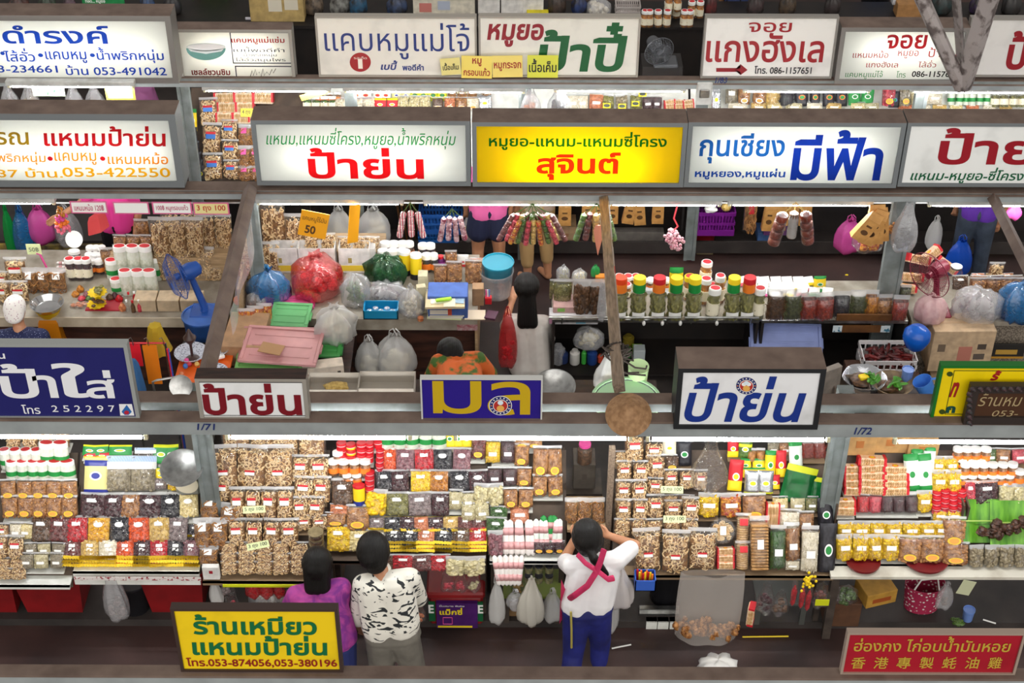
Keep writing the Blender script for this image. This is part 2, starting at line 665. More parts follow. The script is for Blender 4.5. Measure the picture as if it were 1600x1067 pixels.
def sign(label,px0,py0,px1,py1,Y,texts,face='f4f6f4',frame='8c9092',fw=6,depth=.2,lit=False,top=None,lamp_z=.35,lamp_w=.9,power=1,group='shop signs on the beams',fd=.012,name='shop_sign'):
    """A sign whose face covers the given rectangle of the photograph at distance Y; texts: (words, x0, y0, x1, y1, colour, bold, shear)."""
    xm,ym = (px0 + px1)/2,(py0 + py1)/2
    X0,X1 = atY(px0,ym,Y).x,atY(px1,ym,Y).x
    z0,z1 = atY(xm,py1,Y).z,atY(xm,py0,Y).z
    w,h = X1 - X0,z1 - z0
    xc = (X0 + X1)/2
    f = fw/ppm((xc,Y,z0))
    b = Mb()
    y0 = -fd
    b.box(-w/2 - f,y0,-f,-w/2,depth,h + f).box(w/2,y0,-f,w/2 + f,depth,h + f)
    b.box(-w/2,y0,-f,w/2,depth,0).box(-w/2,y0,h,w/2,depth,h + f)
    b.box(-w/2,depth - .01,0,w/2,depth,h,2)
    if top:
        b.box(-w/2 - f,y0,h + f,w/2 + f,depth,h + f + .004,1)
    root = b.obj(name,[MT(frame),MT(top or frame),'white'],loc=(xc,Y,z0),smooth=False)
    tag(root,label,'sign',group)
    fm = face_mat('lit_face_' + face,face,.75) if lit else mat('face_' + face,face,.32,col2='%02x%02x%02x' % tuple(int(int(face[i:i + 2],16)*.9) for i in (0,2,4)),scale=4,lo=.5,hi=.8)
    face_o = Mb().box(-w/2,0,0,w/2,.004 if lit else .006,h).obj('face_panel',fm,root,smooth=False)
    if lit:
        Mb().tube([(-w*lamp_w/2,depth*.62,h*lamp_z),(w*lamp_w/2,depth*.62,h*lamp_z)],.0135,8).obj('tube',mat('sign_lamp_%g' % power,'fffaf0',.5,emit=SIGN_POWER*power),root)

    def loc(px,py):
        p = atY(px,py,Y)
        return p.x - xc,p.z - z0
    for t in texts:
        s,x0,ya,x1,yb,col = t[:6]
        bold = t[6] if len(t) > 6 else .03
        sh = t[7] if len(t) > 7 else 0
        lm = mat(('ink_lit_' if lit else 'ink_') + col,col,.4,transl=.7 if lit else 0)
        ax,az = loc(x0,yb)
        bx,bz = loc(x1,ya)
        letters(face_o,s,(ax,az,bx,bz),-.003,lm,bold,sh)
    return face_o,loc,w,h


def flat(root,loc,pts,col,y=-.0025,name='lettering',lit=False):
    """A flat painted shape on a sign, given by its corners in the photograph."""
    P = [loc(*p) for p in pts]
    c = (sum(p[0] for p in P)/len(P),sum(p[1] for p in P)/len(P))
    b = Mb().add([(p[0],y,p[1]) for p in P] + [(c[0],y,c[1])],[(i,(i + 1) % len(P),len(P)) for i in range(len(P))])
    return b.obj(name,mat(('ink_lit_' if lit else 'ink_') + col,col,.4,transl=.7 if lit else 0),root,smooth=False)


def disc(x,y,r,n=28,ry=None,a0=0,a1=2*pi):
    return [(x + r*cos(a0 + (a1 - a0)*i/n),y + (ry or r*.8)*sin(a0 + (a1 - a0)*i/n)) for i in range(n + (a1 - a0 < 6.2))]


def border(root,loc,x0,y0,x1,y1,col,t=1.2,sk=(0,0),name='border_line'):
    P0 = [loc(x0,y0),loc(x1,y0),loc(x1 + sk[1],y1),loc(x0 + sk[0],y1)]
    xa,za,xb,zb = P0[3][0],P0[3][1],P0[1][0],P0[1][1]
    e = t/220
    b = Mb()
    for q in ((xa,za,xb,za + e),(xa,zb - e,xb,zb),(xa,za,xa + e,zb),(xb - e,za,xb,zb)):
        b.box(q[0],-.003,q[1],q[2],-.001,q[3])
    return b.obj(name,mat('ink_' + col,col,.4),root,smooth=False)


def badge(root,loc,x,y,r):
    for rr,c in ((r,'f4f4f0'),(r*.94,'202a6a'),(r*.66,'f4f4f0'),(r*.6,'b8322c')):
        flat(root,loc,disc(x,y,rr,ry=rr*.84),c,-.004 - .0006*(r - rr),'badge')
    k = r/18
    for dx,dy,q,c in ((-4,-3,4,'f6f6f2'),(4,-3,4,'f6f6f2'),(0,-5,4.5,'dfeef6'),(0,4,6,'e8b25a')):
        flat(root,loc,disc(x + dx*k,y + dy*k,q*k,14),c,-.008 - .0003*dy*dy/9,'badge')
    for i in range(16):
        a = 2*pi*i/16
        flat(root,loc,disc(x + r*.8*cos(a),y + r*.67*sin(a),r*.075,5),'f4f4f0' if i % 8 else 'e8903a',-.0062,'badge')


GS = 'shop signs on the beams'
BW = 'brown_paint'
NV,RD,DR,GN = '1c2f8c','d8121c','8e1420','0c6a34'
# near row
r,l,w,h = sign('yellow framed sign with green brush lettering and two phone numbers',280,953,527,1045,YO + .03,
     [('ร้านเหมียว',303,960,493,991,'0a6a3c',.03,.05),('แหนมป้าย่น',302,993,510,1023,'0a6a3c',.03,.05),('โทร.053-874056,053-380196',293,1028,526,1042,'8e2018',.02)],
     'f6d21a','3c2c26',5,.04,group=None)
r,l,w,h = sign('red sign with gold Thai and Chinese lettering in a cream frame',1322,990,1590,1050,YO + .03,
     [('ฮ่องกง ไก่อบน้ำมันหอย',1333,994,1583,1017,'c0a23a',.012)] + [(c,1328 + 35.6*i,1026,1354 + 35.6*i,1044,'c0a23a',.012) for i,c in enumerate('香港專製蚝油雞')],
     'a8182a','a08e80',4,.03,group=None)
# front row
YS = YA + .02
r,l,w,h = sign('navy blue sign with white lettering, phone number and silver frame',-25,541,203,650,YS,
     [('ป้',6,568,52,622,'eef0f4',.02),('า',57,586,85,621,'eef0f4',.02),('ใ',91,567,130,621,'eef0f4',.02),('ส่',137,578,176,622,'eef0f4',.02),
      ('โทร',36,632,61,646,'eef0f4',.01),('น',-2,552,7,560,'eef0f4',.02)] + [(c,82 + 17.8*i,633,89.5 + 17.8*i,643,'eef0f4',.005) for i,c in enumerate('252297')],
     '232468','9a9e9c',6,.05)
flat(r,l,[(186,631),(206,631),(210,649),(188,649)],'f0f2f4',-.0015,'badge')
flat(r,l,[(198,632),(206,643),(201,648),(195,648),(190,643)],'2a6ab0',-.003,'badge')
flat(r,l,disc(198,644,4,12),'b8243a',-.004,'badge')
r,l,w,h = sign('small white sign with dark red lettering and thin black border',315,595,475,651,YS,
     [('ป้าย่น',320,599,468,648,'7c1220',.03)],'f0f2f2','9a958c',6,.1,top='dark_wood')
border(r,l,317,597,473,649,'303030',1)
r,l,w,h = sign('blue sign with two big yellow letters and a round badge',660,592,845,654,YS,
     [('ม',677,595,752,646,'c9a818',.008),('ล',762,596,829,648,'c9a818',.012)],'2a1a86','c9cac6',2.5,.03)
badge(r,l,782,633,18)
r,l,w,h = sign('deep white box sign with navy lettering and black frame',1064,581,1276,663,YS - .04,
     [('ป้าย่น',1068,588,1264,659,'16348a',.022,.15)],'eef0f2','1d1f22',8,.22,top=BW)
badge(r,l,1166,602,17)
r,l,w,h = sign('yellow sign with a green rim half hidden by carved wood',1466,574,1680,652,YS + .04,
     [('ท',1482,597,1500,620,'a01c1c',.05,.3),('ร้',1546,578,1566,594,'a01c1c',.05,.3),('ก',1477,634,1494,645,'0d4a40',.06)],'f2d40e','0d6a1c',5,.04)
border(r,l,1476,579,1668,647,'3a4a10',1)
for (x,y) in ((1484,584),(1472,643)):
    flat(r,l,disc(x,y,5,10),'3a4a10',-.003,'corner_ornament')
r,l,w,h = sign('dark carved wooden sign with pale script and rose border',1524,612,1690,650,YS - .03,
     [('ร้านหม',1527,612,1600,634,'a8946e',.0,.2),('053-',1549,641,1592,650,'a8946e',.0,.2)],'4a3020','2f2622',14,.03,fd=.02)
for i in range(14):
    x,y = (1518 + 12*i,604) if i < 8 else (1513,612 + 9*(i - 8))
    for q in range(3):
        p = l(x + q*1.5,y + q)
        Mb().blob((p[0],-.022 - .004*q,p[1]),.02 - .005*q,.012,.018 - .005*q,8,5,jit=.15).obj('carved_rose',mat('carved','4a2c30',.6,col2='2a3030',scale=60),r)
# middle row
YS = YB + .0
kb = dict(frame='6f7476',depth=.22,top=BW)
sign('lit white box sign with red, orange and yellow lettering',-40,187,270,282,YS,
     [('รณ',-6,206,44,226,'9a7a1a',.015,.1),('แหนมป้าย่น',70,197,257,228,'c01820',.02,.1),('พริกหนุ่ม',-2,237,70,257,'f08a10',.01,.1),('แคบหมู',87,238,150,257,'f08a10',.01,.1),
      ('แหนมหม้อ',169,238,261,256,'f08a10',.01,.1),('•',75,244,82,251,'c01820'),('•',157,244,164,251,'c01820'),
      ('37 บ้าน.',-2,262,96,277,'f0b010',.012),('053-422550',99,262,265,276,'f0b010',.012)],lit=True,fw=11,lamp_z=.45,**kb)
sign('lit white box sign with green script over big red lettering',404,194,728,283,YS,
     [('แหนม,แหนมซี่โครง,หมูยอ,น้ำพริกหนุ่ม',417,200,712,232,'0c9a4c',.0,.25),('ป้าย่น',483,231,661,279,'e01018',.026)],lit=True,fw=7,lamp_z=.4,lamp_w=.8,**kb)
sign('glowing yellow box sign with green and red lettering',745,197,1064,285,YS,
     [('หมูยอ-แหนม-แหนมซี่โครง',764,206,1043,234,'0a7a1c',.02),('สุจินต์',838,238,970,281,'ee2a10',.03)],face='ffea28',lit=True,fw=7,lamp_z=.25,lamp_w=.6,power=2.6,**kb)
sign('lit white box sign with blue and navy lettering',1079,197,1401,286,YS,
     [('กุนเชียง',1091,208,1229,255,'1c62b4',.02),('หมูหยอง,หมูแผ่น',1085,263,1228,280,'1c50b0',.025),('มีฟ้า',1234,203,1387,282,'1436a4',.022)],lit=True,fw=7,lamp_z=.6,lamp_w=.8,**kb)
sign('unlit white box sign with maroon lettering over a green line',1416,197,1740,286,YS,
     [('ป้าย่น',1463,200,1690,257,'941020',.026),('แหนม-หมูยอ-ซี่โครงแหนมเห็ด',1421,262,1690,286,'0c5a38',.015,.15)],face='e9ebe8',fw=6,**kb)
# far row
sign('lit white box sign with blue lettering and two phone numbers',-50,32,264,121,YC - .62,
     [('ดำรงค์',6,40,168,68,'1c46b4',.02,.0),('ไส้อั่ว',8,75,52,96,'1c46b4',.012),('แคบหมู',73,80,134,98,'1c46b4',.012),('น้ำพริกหนุ่ม',153,74,254,98,'1c46b4',.012),('•',1,80,7,86,'1c46b4'),('•',60,83,67,89,'1c46b4'),
      ('•',141,83,148,89,'1c46b4'),('3-234661',-2,102,89,113,'1c46b4',.012),('บ้าน 053-491042',104,102,259,117,'1c46b4',.012)],lit=True,fw=9,depth=.22,frame='7c7874',top=BW,lamp_z=.5)
YS = YC + .02
r,l,w,h = sign('white sign with a painted china bowl and a signature panel',284,50,454,127,YS,
     [('แคบหมูแม่แช่ม',362,57,444,69,'a82028',.02),('เบบี้พอดีคำ',365,73,444,81,'16203a',.0),('น้ำพริกหนุ่ม',381,82,432,89,'16203a',.0),('ไส้อั่วสมุนไพร',368,89,446,97,'16203a',.0),
      ('เชลล์ชวนชิม',300,107,359,117,'7a2020',.03),('14.11.51',318,118,346,125,'202020',.0)],face='f4f4f0',fw=5,depth=.14,frame='98948c',top=BW,lit=True,lamp_z=.6,lamp_w=.7,power=.7)
border(r,l,358,50,456,99,'16203a',2,(6,0))
border(r,l,367,103,460,130,'16203a',2,(3,0))
flat(r,l,disc(322,73,31,24,ry=6),'dfe6e4',-.003,'bowl_picture')
flat(r,l,disc(322,73,29,24,ry=4.6),'fafaf8',-.0036,'bowl_picture')
flat(r,l,[(291,75)] + [(322 + 31*cos(a),75 + 19*sin(a)) for a in [pi - .1*k for k in range(1,31)]] + [(353,75),(322,79)],'6fa49c',-.0025,'bowl_picture')
flat(r,l,[(294,76),(308,79),(322,80),(336,79),(350,76),(346,80),(322,84),(298,80)],'e8f0ee',-.004,'bowl_picture')
b = Mb()
pts = [(391,120),(394,110),(396,118),(399,108),(401,117),(405,112),(408,120),(411,107),(413,118),(417,112),(421,117),(425,108),(427,114),(431,107)]
b.tube([(l(*p)[0],-.003,l(*p)[1]) for p in pts],.003,4)
b.obj('signature','black',r)
r,l,w,h = sign('cream sign with navy lettering and a red number one disc',498,28,742,117,YS,
     [('แคบหมูแม่โจ้',509,36,733,92,'24387c',.0),('เบบี้',595,94,621,109,'24387c',.03,.2),('พอดีคำ',629,100,662,110,'24387c',.03)],face='e9e5da',fw=3,depth=.06,frame='a09a90')
flat(r,l,disc(563,97,16.5,30,ry=15),'a01c24',-.0025,'number_disc')
ax,az = l(560,107); bx,bz = l(566,92)
letters(r,'1',(ax,az,bx,bz),-.004,mat('ink_f4ece0','f4ece0',.4),.0)
ax,az = l(553,92); bx,bz = l(573,88)
letters(r,'รสเด็ด',(ax,az,bx,bz),-.004,mat('ink_f4ece0','f4ece0',.4),.0)
r,l,w,h = sign('cream sign with maroon script and bold green lettering',751,28,996,117,YS,
     [('หมูยอ',761,37,850,73,'8e1c28',.03,.15),('ป้าปี๋',840,35,982,112,'0c5a2c',.028,.1)],face='e6e3d8',fw=3,depth=.06,frame='a09a90')
r,l,w,h = sign('white sign with red lettering and a red arrow',1101,28,1302,119,YS,
     [('จอย',1169,35,1238,50,'9c1822',.01),('แกงฮังเล',1102,51,1291,97,'9c1822',.015),('โทร. 086-1157651',1178,103,1269,115,'28282c',.02)],face='ebe9e4',fw=3,depth=.05,frame='8a8680')
flat(r,l,[(1119,106),(1157,106),(1157,100),(1168,109),(1157,117),(1157,112),(1119,112)],'8e1420',-.003,'arrow')
r,l,w,h = sign('lit white box sign with red and green lettering behind the steel bracket',1316,49,1502,124,YS - .03,
     [('จอย',1384,54,1450,76,'9c1822',.02),('แหนมหม้อ',1332,79,1389,90,'9c1822',.0),('หมูยอ',1402,79,1436,91,'9c1822',.0),('ป้าย่น',1450,74,1497,89,'9c1822',.0),('แกงฮังเล',1353,96,1404,105,'9c1822',.0),
      ('ไส้อั่ว',1434,94,1464,105,'9c1822',.0),('แคบหมูแม่โจ้',1320,110,1380,123,'2a8a4c',.0),('โทร',1400,111,1416,121,'2a8a4c',.0),('086-1157651',1424,111,1496,120,'28282c',.02)],
     lit=True,fw=7,depth=.2,frame='807c78',top=BW,lamp_z=.6,lamp_w=.7)
sign('unlit pale sign with a huge dark red letter',1512,31,1720,117,YS,[('ป้าย่น',1569,48,1712,109,'8e1420',.03)],face='dedcd8',fw=3,depth=.06,frame='8a8680')


# cards taped below the cream signs
def card(label,cx,cy,w,h,Y,col,texts,rot=0,name='price_card',group=None,t=.003,tilt=0):
    p = atY(cx,cy,Y)
    s = ppm(p)
    W,H = w/s,h/s/.8
    o = Mb().box(-W/2,0,-H/2,W/2,t,H/2).obj(name,mat('card_' + col,col,.6),loc=p,smooth=False,rot=(tilt,rot,0))
    tag(o,label,'card',group)
    for (s_,fx0,fz0,fx1,fz1,c) in texts:
        letters(o,s_,((fx0 - .5)*W,(fz0 - .5)*H,(fx1 - .5)*W,(fz1 - .5)*H),-.002,mat('ink_' + c,c,.5),.02)
    return o


GC = 'yellow cards taped below the cream signs'
card('small tilted yellow card with black writing and an arrow',704,104,31,23,YC - .02,'e6d98a',[('เนื้อเค็ม',.1,.3,.9,.75,'2a2a20')],-.08,group=GC)
card('yellow card with two lines of red writing',745,105,48,31,YC - .02,'f0d96a',[('หมู',.35,.55,.65,.9,'a02020'),('กรอบแก้ว',.07,.12,.93,.48,'a02020')],.02,group=GC)
card('yellow card with one line of red writing',793,104,47,30,YC - .02,'eed774',[('หมูกระจก',.05,.3,.95,.7,'a02020')],-.02,group=GC)
card('yellow-green card with bold black writing',848,104,48,31,YC - .02,'d9da4a',[('เนื้อเค็ม',.05,.25,.95,.85,'20281c')],0,group=GC)
for s_,x0,y0,x1,y1,Y,nm in (('1/71',308,662,336,672,YA,'front'),('1/72',1334,668,1363,679,YA,'front'),('1/83',1117,121,1137,130,YC2,'far')):
    a,b = atY(x0,y1,Y - .004),atY(x1,y0,Y - .004)
    m_ = letters(None,s_,(a.x,a.z,b.x,b.z),Y - .004,mat('ink_20306a','20306a',.5),.02,.15,name='number_mark')
    struct(m_)

# ---------------------------------------------------------------- packaged goods: one model of each kind, copied for every item
film('clear_film',haze=.015,gloss=.2,rough=.07,bump=.8,scale=45)
film('thick_film',haze=.2,gloss=.22,bump=.6,scale=35)
film('header_film',haze=.3,gloss=.2,bump=.5,scale=40)
film('glass',haze=.02,gloss=.14,rough=.05,bump=0)
film('carrier_white','f4f4f2',haze=.42,gloss=.1,rough=.3,bump=.5,scale=18)
film('carrier_clear','f2f2f4',haze=.28,gloss=.18,rough=.2,bump=.6,scale=16)
film('carrier_blue','3f9be0',haze=.34,gloss=.26,rough=.1,bump=1.0,scale=18)
film('carrier_deep_blue','1e5ad2',haze=.66,gloss=.12,rough=.2,bump=.5,scale=18)
film('carrier_pink','e862b8',haze=.65,gloss=.12,rough=.2,bump=.5,scale=18)
film('carrier_red','f02a30',haze=.26,gloss=.26,rough=.1,bump=1.0,scale=16)
film('carrier_green','1e9e4a',haze=.6,gloss=.12,rough=.2,bump=.5,scale=18)
mat('crackling','f3d9aa',.5,col2='cb9a58',scale=30,lo=.38,hi=.72)
mat('crackling_dark','bf8a4c',.55,col2='8a5626',scale=26)
mat('crackling_pale','eed9b4',.6,col2='cfa770',scale=26)
mat('crackling_core','9a6c38',.7,col2='6a4520',scale=40)
mat('brown_nuts','c48f58',.45,col2='7c4a22',scale=32)
mat('pale_nuts','dbb98a',.5,col2='b58d58',scale=40)
mat('foil','b9bcc0',.25,.8,bump=.4,scale=30)
for k,a,b in (('plum','4c2229','2b1219'),('maroon','7c3f3c','552826'),('red','d01826','96101c'),('yellow','ecb82c','c98c18'),('soot','2a2830','15141a'),('orange','ea5c1c','b83e10'),('sand','e0c070','b9944a'),
                ('ash','9a8a88','6a5c5c'),('cream','efe0a8','d0bb7c'),('nut','b8834c','78481f'),('olive','8e8a50','626036'),('amber','cf8a2c','96581a'),('mauve','96646a','6c444c'),('green','3e6a2a','264818'),
                ('leaf','58792f','3a5520'),('white','f2ead6','d6cbae'),('lemon','f0cf20','d2a40e'),('peach','dc8a5a','b0623c'),('taupe','a1957a','786c54'),('rose','d84858','a02838'),('pale','d9cfa6','b3a678'),
                ('chilli','9a3420','6e2014'),('herb','5f6440','3e422a'),('tea','6a4a30','453020'),('mixed','e0a030','a83020')):
    mat('fill_' + k,a,.45,col2=b,scale=45,lo=.38,hi=.62)
for k,c in (('red','c81c28'),('white','f6f6f2'),('yellow','f4d41e'),('lime','cfd61c'),('blue','3c78c8'),('green','1e8a3c'),('pink','e0509a'),('orange','f08028'),('cream','f2ead0')):
    mat('print_' + k,c,.5)


class Kind:
    def __init__(s,name,cat,w,h,d,parts):
        s.name,s.cat,s.w,s.h,s.d,s.parts = name,cat,w,h,d,parts     # parts: (name, mesh, index of parent or None, stuff?)


def spawn(kind,M,label,group=None,over=None,only=None,name=None,cat=None):
    objs = []
    for i,(pn,me,par,st) in enumerate(kind.parts):
        if only is not None and i and pn not in only:
            objs.append(None)
            continue
        o = bpy.data.objects.new(name or kind.name if i == 0 else pn,me)
        COL.objects.link(o)
        if i:
            o.parent = objs[par]
        if st:
            o['kind'] = 'stuff'
        if over and pn in over:
            o.material_slots[0].link = 'OBJECT'
            o.material_slots[0].material = MT(over[pn])
        objs.append(o)
    objs[0].matrix_world = M
    tag(objs[0],label,cat or kind.cat,group)
    return objs[0]


def pdepth(u,v,d,head):
    a = max(0,1 - abs(u) ** 3.5) ** .55
    b = 1 - head
    if v > b:
        k = max(0,1 - (v - b)/.07)
        k = k*k*.6
    else:
        k = min(1,(v/.12 + .25) ** .6)*max(.6 if v > b - .001 else 0,(1 - max(0,(v - b*.55)/(b*.45)) ** 3*.4))
    return d/2*a*k + .002


def pouch(w,h,d,head=.16,nu=8,nv=12,seed=1,top=1.0):
    rr = random.Random(seed)
    ph = [rr.uniform(0,6) for _ in range(4)]
    b = Mb()

    def side(s):
        def fn(i,j):
            u,v = 2*i - 1,j
            k = 1 - .05*max(0,(v - (1 - head))/max(head,.01))*(1 - top)
            dd = pdepth(u,v,d,head)*(1 + .06*sin(7*u + ph[0] + 5*v) + .05*sin(13*v + ph[1]))
            bow = .02*w*sin(3*v + ph[2])*(v > .6)
            return (u*w/2*k + bow,s*dd,v*h)
        return fn
    b.grid(side(-1),nu,nv,0)
    g = len(b.f)
    b.grid(side(1),nu,nv,0)
    b.f[g:] = [f[::-1] for f in b.f[g:]]
    for i,f in enumerate(b.f):
        if sum(b.v[q][2] for q in f)/len(f) > h*(1 - head*.85):
            b.m[i] = 1
    return b


def fill_curls(w,h,d,n,seed,head=.16,R=(.014,.026),r=.0042,mats=3):
    rr = random.Random(seed)
    b = Mb()
    H = h*(1 - head)*.97

    def core(s):
        return lambda i,j: ((2*i - 1)*w*.44,s*pdepth((2*i - 1)*.95,j*.84,d,head)*.72,.01 + j*H*.93)
    b.grid(core(-1),6,8,1)
    for _ in range(n):
        u,v = rr.uniform(-.86,.86),rr.uniform(.05,.97)*(1 - head)
        y = -pdepth(u,v,d,head)*rr.choice((.84,.8,.7,.5,-.6))
        RR = rr.uniform(*R)
        a0,span = rr.uniform(0,6.3),rr.uniform(2.2,5.4)
        tw = rr.uniform(-.012,.012)
        E = Euler((rr.gauss(0,.5),rr.gauss(0,.5),rr.uniform(0,6.3))).to_matrix()
        c = Vector((u*(w/2 - RR*.75),y,max(RR*.8,min(H - RR*.6,v*h))))
        pts = []
        for k in range(8):
            a = a0 + span*k/7
            q = Vector((cos(a)*RR*rr.uniform(.85,1.1),0,sin(a)*RR*rr.uniform(.85,1.1)))
            q = Vector((q.x,tw*(k - 3.5)/4,q.z))
            E2 = Euler((E.to_euler().x,0,E.to_euler().y)).to_matrix()
            pts.append(c + E2 @ q)
        b.tube(pts,[r*(.8 + .4*sin(pi*k/7)) for k in range(8)],5,0,cap=False)
    return b


def fill_lumps(w,h,d,n,seed,head=.16,s=(.006,.009),flat=1.0,jit=.12,core=1):
    rr = random.Random(seed)
    b = Mb()
    H = h*(1 - head)

    def cg(i,j):
        return ((2*i - 1)*w*.46,-pdepth((2*i - 1)*.96,j*(1 - head)*.98,d,head)*.8,.006 + j*H*.96)
    b.grid(cg,6,8,0)
    b.grid(lambda i,j: ((2*i - 1)*w*.46,.8*pdepth((2*i - 1)*.96,j*(1 - head)*.98,d,head),.006 + j*H*.96),6,8,0)
    for _ in range(n):
        u,v = rr.uniform(-.92,.92),rr.uniform(.03,.99)*(1 - head)
        q = rr.uniform(*s)
        y = -pdepth(u,v,d,head)*rr.uniform(.7,.9)
        T = Euler((rr.uniform(0,6),rr.uniform(0,6),rr.uniform(0,6))).to_matrix().to_4x4()
        b.blob((u*(w/2 - q*.7),y,max(q*.8,v*h)),q*rr.uniform(.9,1.3),q*flat,q*rr.uniform(.8,1.1),6,4,0,jit,T)
    return b


def fill_sticks(w,h,d,n,seed,head=.1,r=.003):
    rr = random.Random(seed)
    b = Mb()
    H = h*(1 - head)
    b.grid(lambda i,j: ((2*i - 1)*w*.46,-pdepth((2*i - 1)*.96,j*(1 - head)*.98,d,head)*.8,.006 + j*H*.96),6,8,0)
    for _ in range(n):
        u = rr.uniform(-.9,.9)
        v0 = rr.uniform(.02,.5)*H
        L = rr.uniform(.3,.5)*H
        pts = [(u*w/2 + rr.uniform(-.1,.1)*w*k,-pdepth(u,.5,d,head)*rr.uniform(.75,.9),v0 + L*k/3) for k in range(4)]
        b.tube(pts,r,4,0,cap=False)
    return b


def patch(w,h,d,head,u0,v0,u1,v1,split=None,oval=False,off=.003):
    """A label that follows the front of the pouch; split: share of the height, from the top, in a second colour."""
    b = Mb()
    P = lambda u,v: (u*w/2,-pdepth(u,v,d,head)*1.06 - off,v*h)
    if oval:
        cu,cv = (u0 + u1)/2,(v0 + v1)/2
        ring = [P(cu + (u1 - u0)/2*cos(2*pi*k/18),cv + (v1 - v0)/2*sin(2*pi*k/18)) for k in range(18)]
        rin = [P(cu + (u1 - u0)/2*.72*cos(2*pi*k/18),cv + (v1 - v0)/2*.68*sin(2*pi*k/18)) for k in range(18)]
        rin = [(x,y - .0012,z) for x,y,z in rin]
        b.add(ring + [P(cu,cv)],[(k,(k + 1) % 18,18) for k in range(18)],0)
        b.add(rin + [(P(cu,cv)[0],P(cu,cv)[1] - .0012,P(cu,cv)[2])],[(k,(k + 1) % 18,18) for k in range(18)],1)
    elif split:
        vm = v1 - (v1 - v0)*split
        b.grid(lambda i,j: P(u0 + (u1 - u0)*i,v0 + (vm - v0)*j),5,2,0)
        b.grid(lambda i,j: P(u0 + (u1 - u0)*i,vm + (v1 - vm)*j),5,1,1)
    else:
        b.grid(lambda i,j: P(u0 + (u1 - u0)*i,v0 + (v1 - v0)*j),5,2,0)
    return b


K = {}


def bag_kind(key,name,cat,w,h,d,head,fill,fill_mats,lab=None,lab_mats=None,fname='contents',films=('clear_film','header_film'),seed=1,stuffed=True):
    parts = [(name,pouch(w,h,d,head,seed=seed).mesh(name,films),None,False),(fname,fill.mesh(fname,fill_mats),0,stuffed)]
    if lab:
        parts.append(('label',lab.mesh('label',lab_mats),0,False))
    K[key] = Kind(name,cat,w,h,d,parts)


for i in range(3):
    bag_kind('crackL%d' % i,'crackling_bag','bag',.2,.27,.11,.12,fill_curls(.2,.27,.11,165,11 + i,.12,(.009,.02),.0036),['crackling','crackling_core'],
             patch(.2,.27,.11,.12,-.32,.36,.32,.47,.4),['print_white','print_red'],'crackling',seed=i)
    bag_kind('crackM%d' % i,'crackling_bag','bag',.13,.16,.085,.12,fill_curls(.13,.16,.085,90,21 + i,.12,(.008,.015),.0034),['crackling','crackling_core'],
             patch(.13,.16,.085,.12,-.5,.5,.5,.72,.35),['print_white','print_red'],'crackling',seed=i + 5)
    bag_kind('nut%d' % i,'nut_bag','bag',.1,.13,.07,.14,fill_lumps(.1,.13,.07,80,31 + i,.14,(.006,.0095),.8,.25),['brown_nuts'],
             patch(.1,.13,.07,.14,-.55,.1,.55,.36,oval=True),[mat('oval_yellow','f4c832',.4),mat('oval_orange','f0a040',.4)],'nuts',seed=i + 9)
    bag_kind('strip%d' % i,'strip_bag','bag',.12,.16,.075,.16,fill_curls(.12,.16,.075,70,71 + i,.16,(.01,.024),.0032),['crackling_dark','crackling_core'],
             patch(.12,.16,.075,.16,-.4,.62,.4,.86),['print_white'],'strips',seed=i + 15)
    bag_kind('fruit%d' % i,'dried_fruit_pack','pack',.14,.17,.05,.1,fill_lumps(.14,.17,.05,95,41 + i,.1,(.007,.0105),.7),['fill_plum'],
             patch(.14,.17,.05,.1,-.4,.62,.36,.76),['print_white'],'dried_fruit',seed=i + 19)
    bag_kind('fruitO%d' % i,'dried_fruit_pack','pack',.14,.17,.05,.1,fill_lumps(.14,.17,.05,95,51 + i,.1,(.007,.0105),.7),['fill_plum'],
             patch(.14,.17,.05,.1,-.42,.56,.4,.76,oval=True),['print_white','print_white'],'dried_fruit',seed=i + 23)
    bag_kind('bean%d' % i,'bean_bag','bag',.12,.16,.08,.14,fill_lumps(.12,.16,.08,120,61 + i,.14,(.0038,.0056)),['fill_cream'],
             patch(.12,.16,.08,.14,-.5,.34,.5,.5),['print_white'],'beans',seed=i + 29)
    bag_kind('chips%d' % i,'banana_chip_bag','bag',.12,.15,.075,.16,fill_lumps(.12,.15,.075,60,81 + i,.16,(.013,.018),.22,.1),['fill_lemon'],
             patch(.12,.15,.075,.16,-.55,.42,.55,.6),['print_white'],'banana_chips',seed=i + 33)
    bag_kind('round%d' % i,'round_fruit_bag','bag',.12,.16,.08,.16,fill_lumps(.12,.16,.08,38,91 + i,.16,(.015,.018),1,.04),['fill_olive'],None,None,'round_fruit',seed=i + 37)
    bag_kind('powder%d' % i,'spice_bag','bag',.13,.17,.1,.24,fill_lumps(.13,.17,.1,40,97 + i,.24,(.004,.006),.5),['fill_chilli'],None,None,'spice',seed=i + 41)
    bag_kind('herb%d' % i,'herb_bag','bag',.13,.18,.1,.16,fill_sticks(.13,.18,.1,110,103 + i,.16,.0022),['fill_herb'],None,None,'herbs',seed=i + 45)
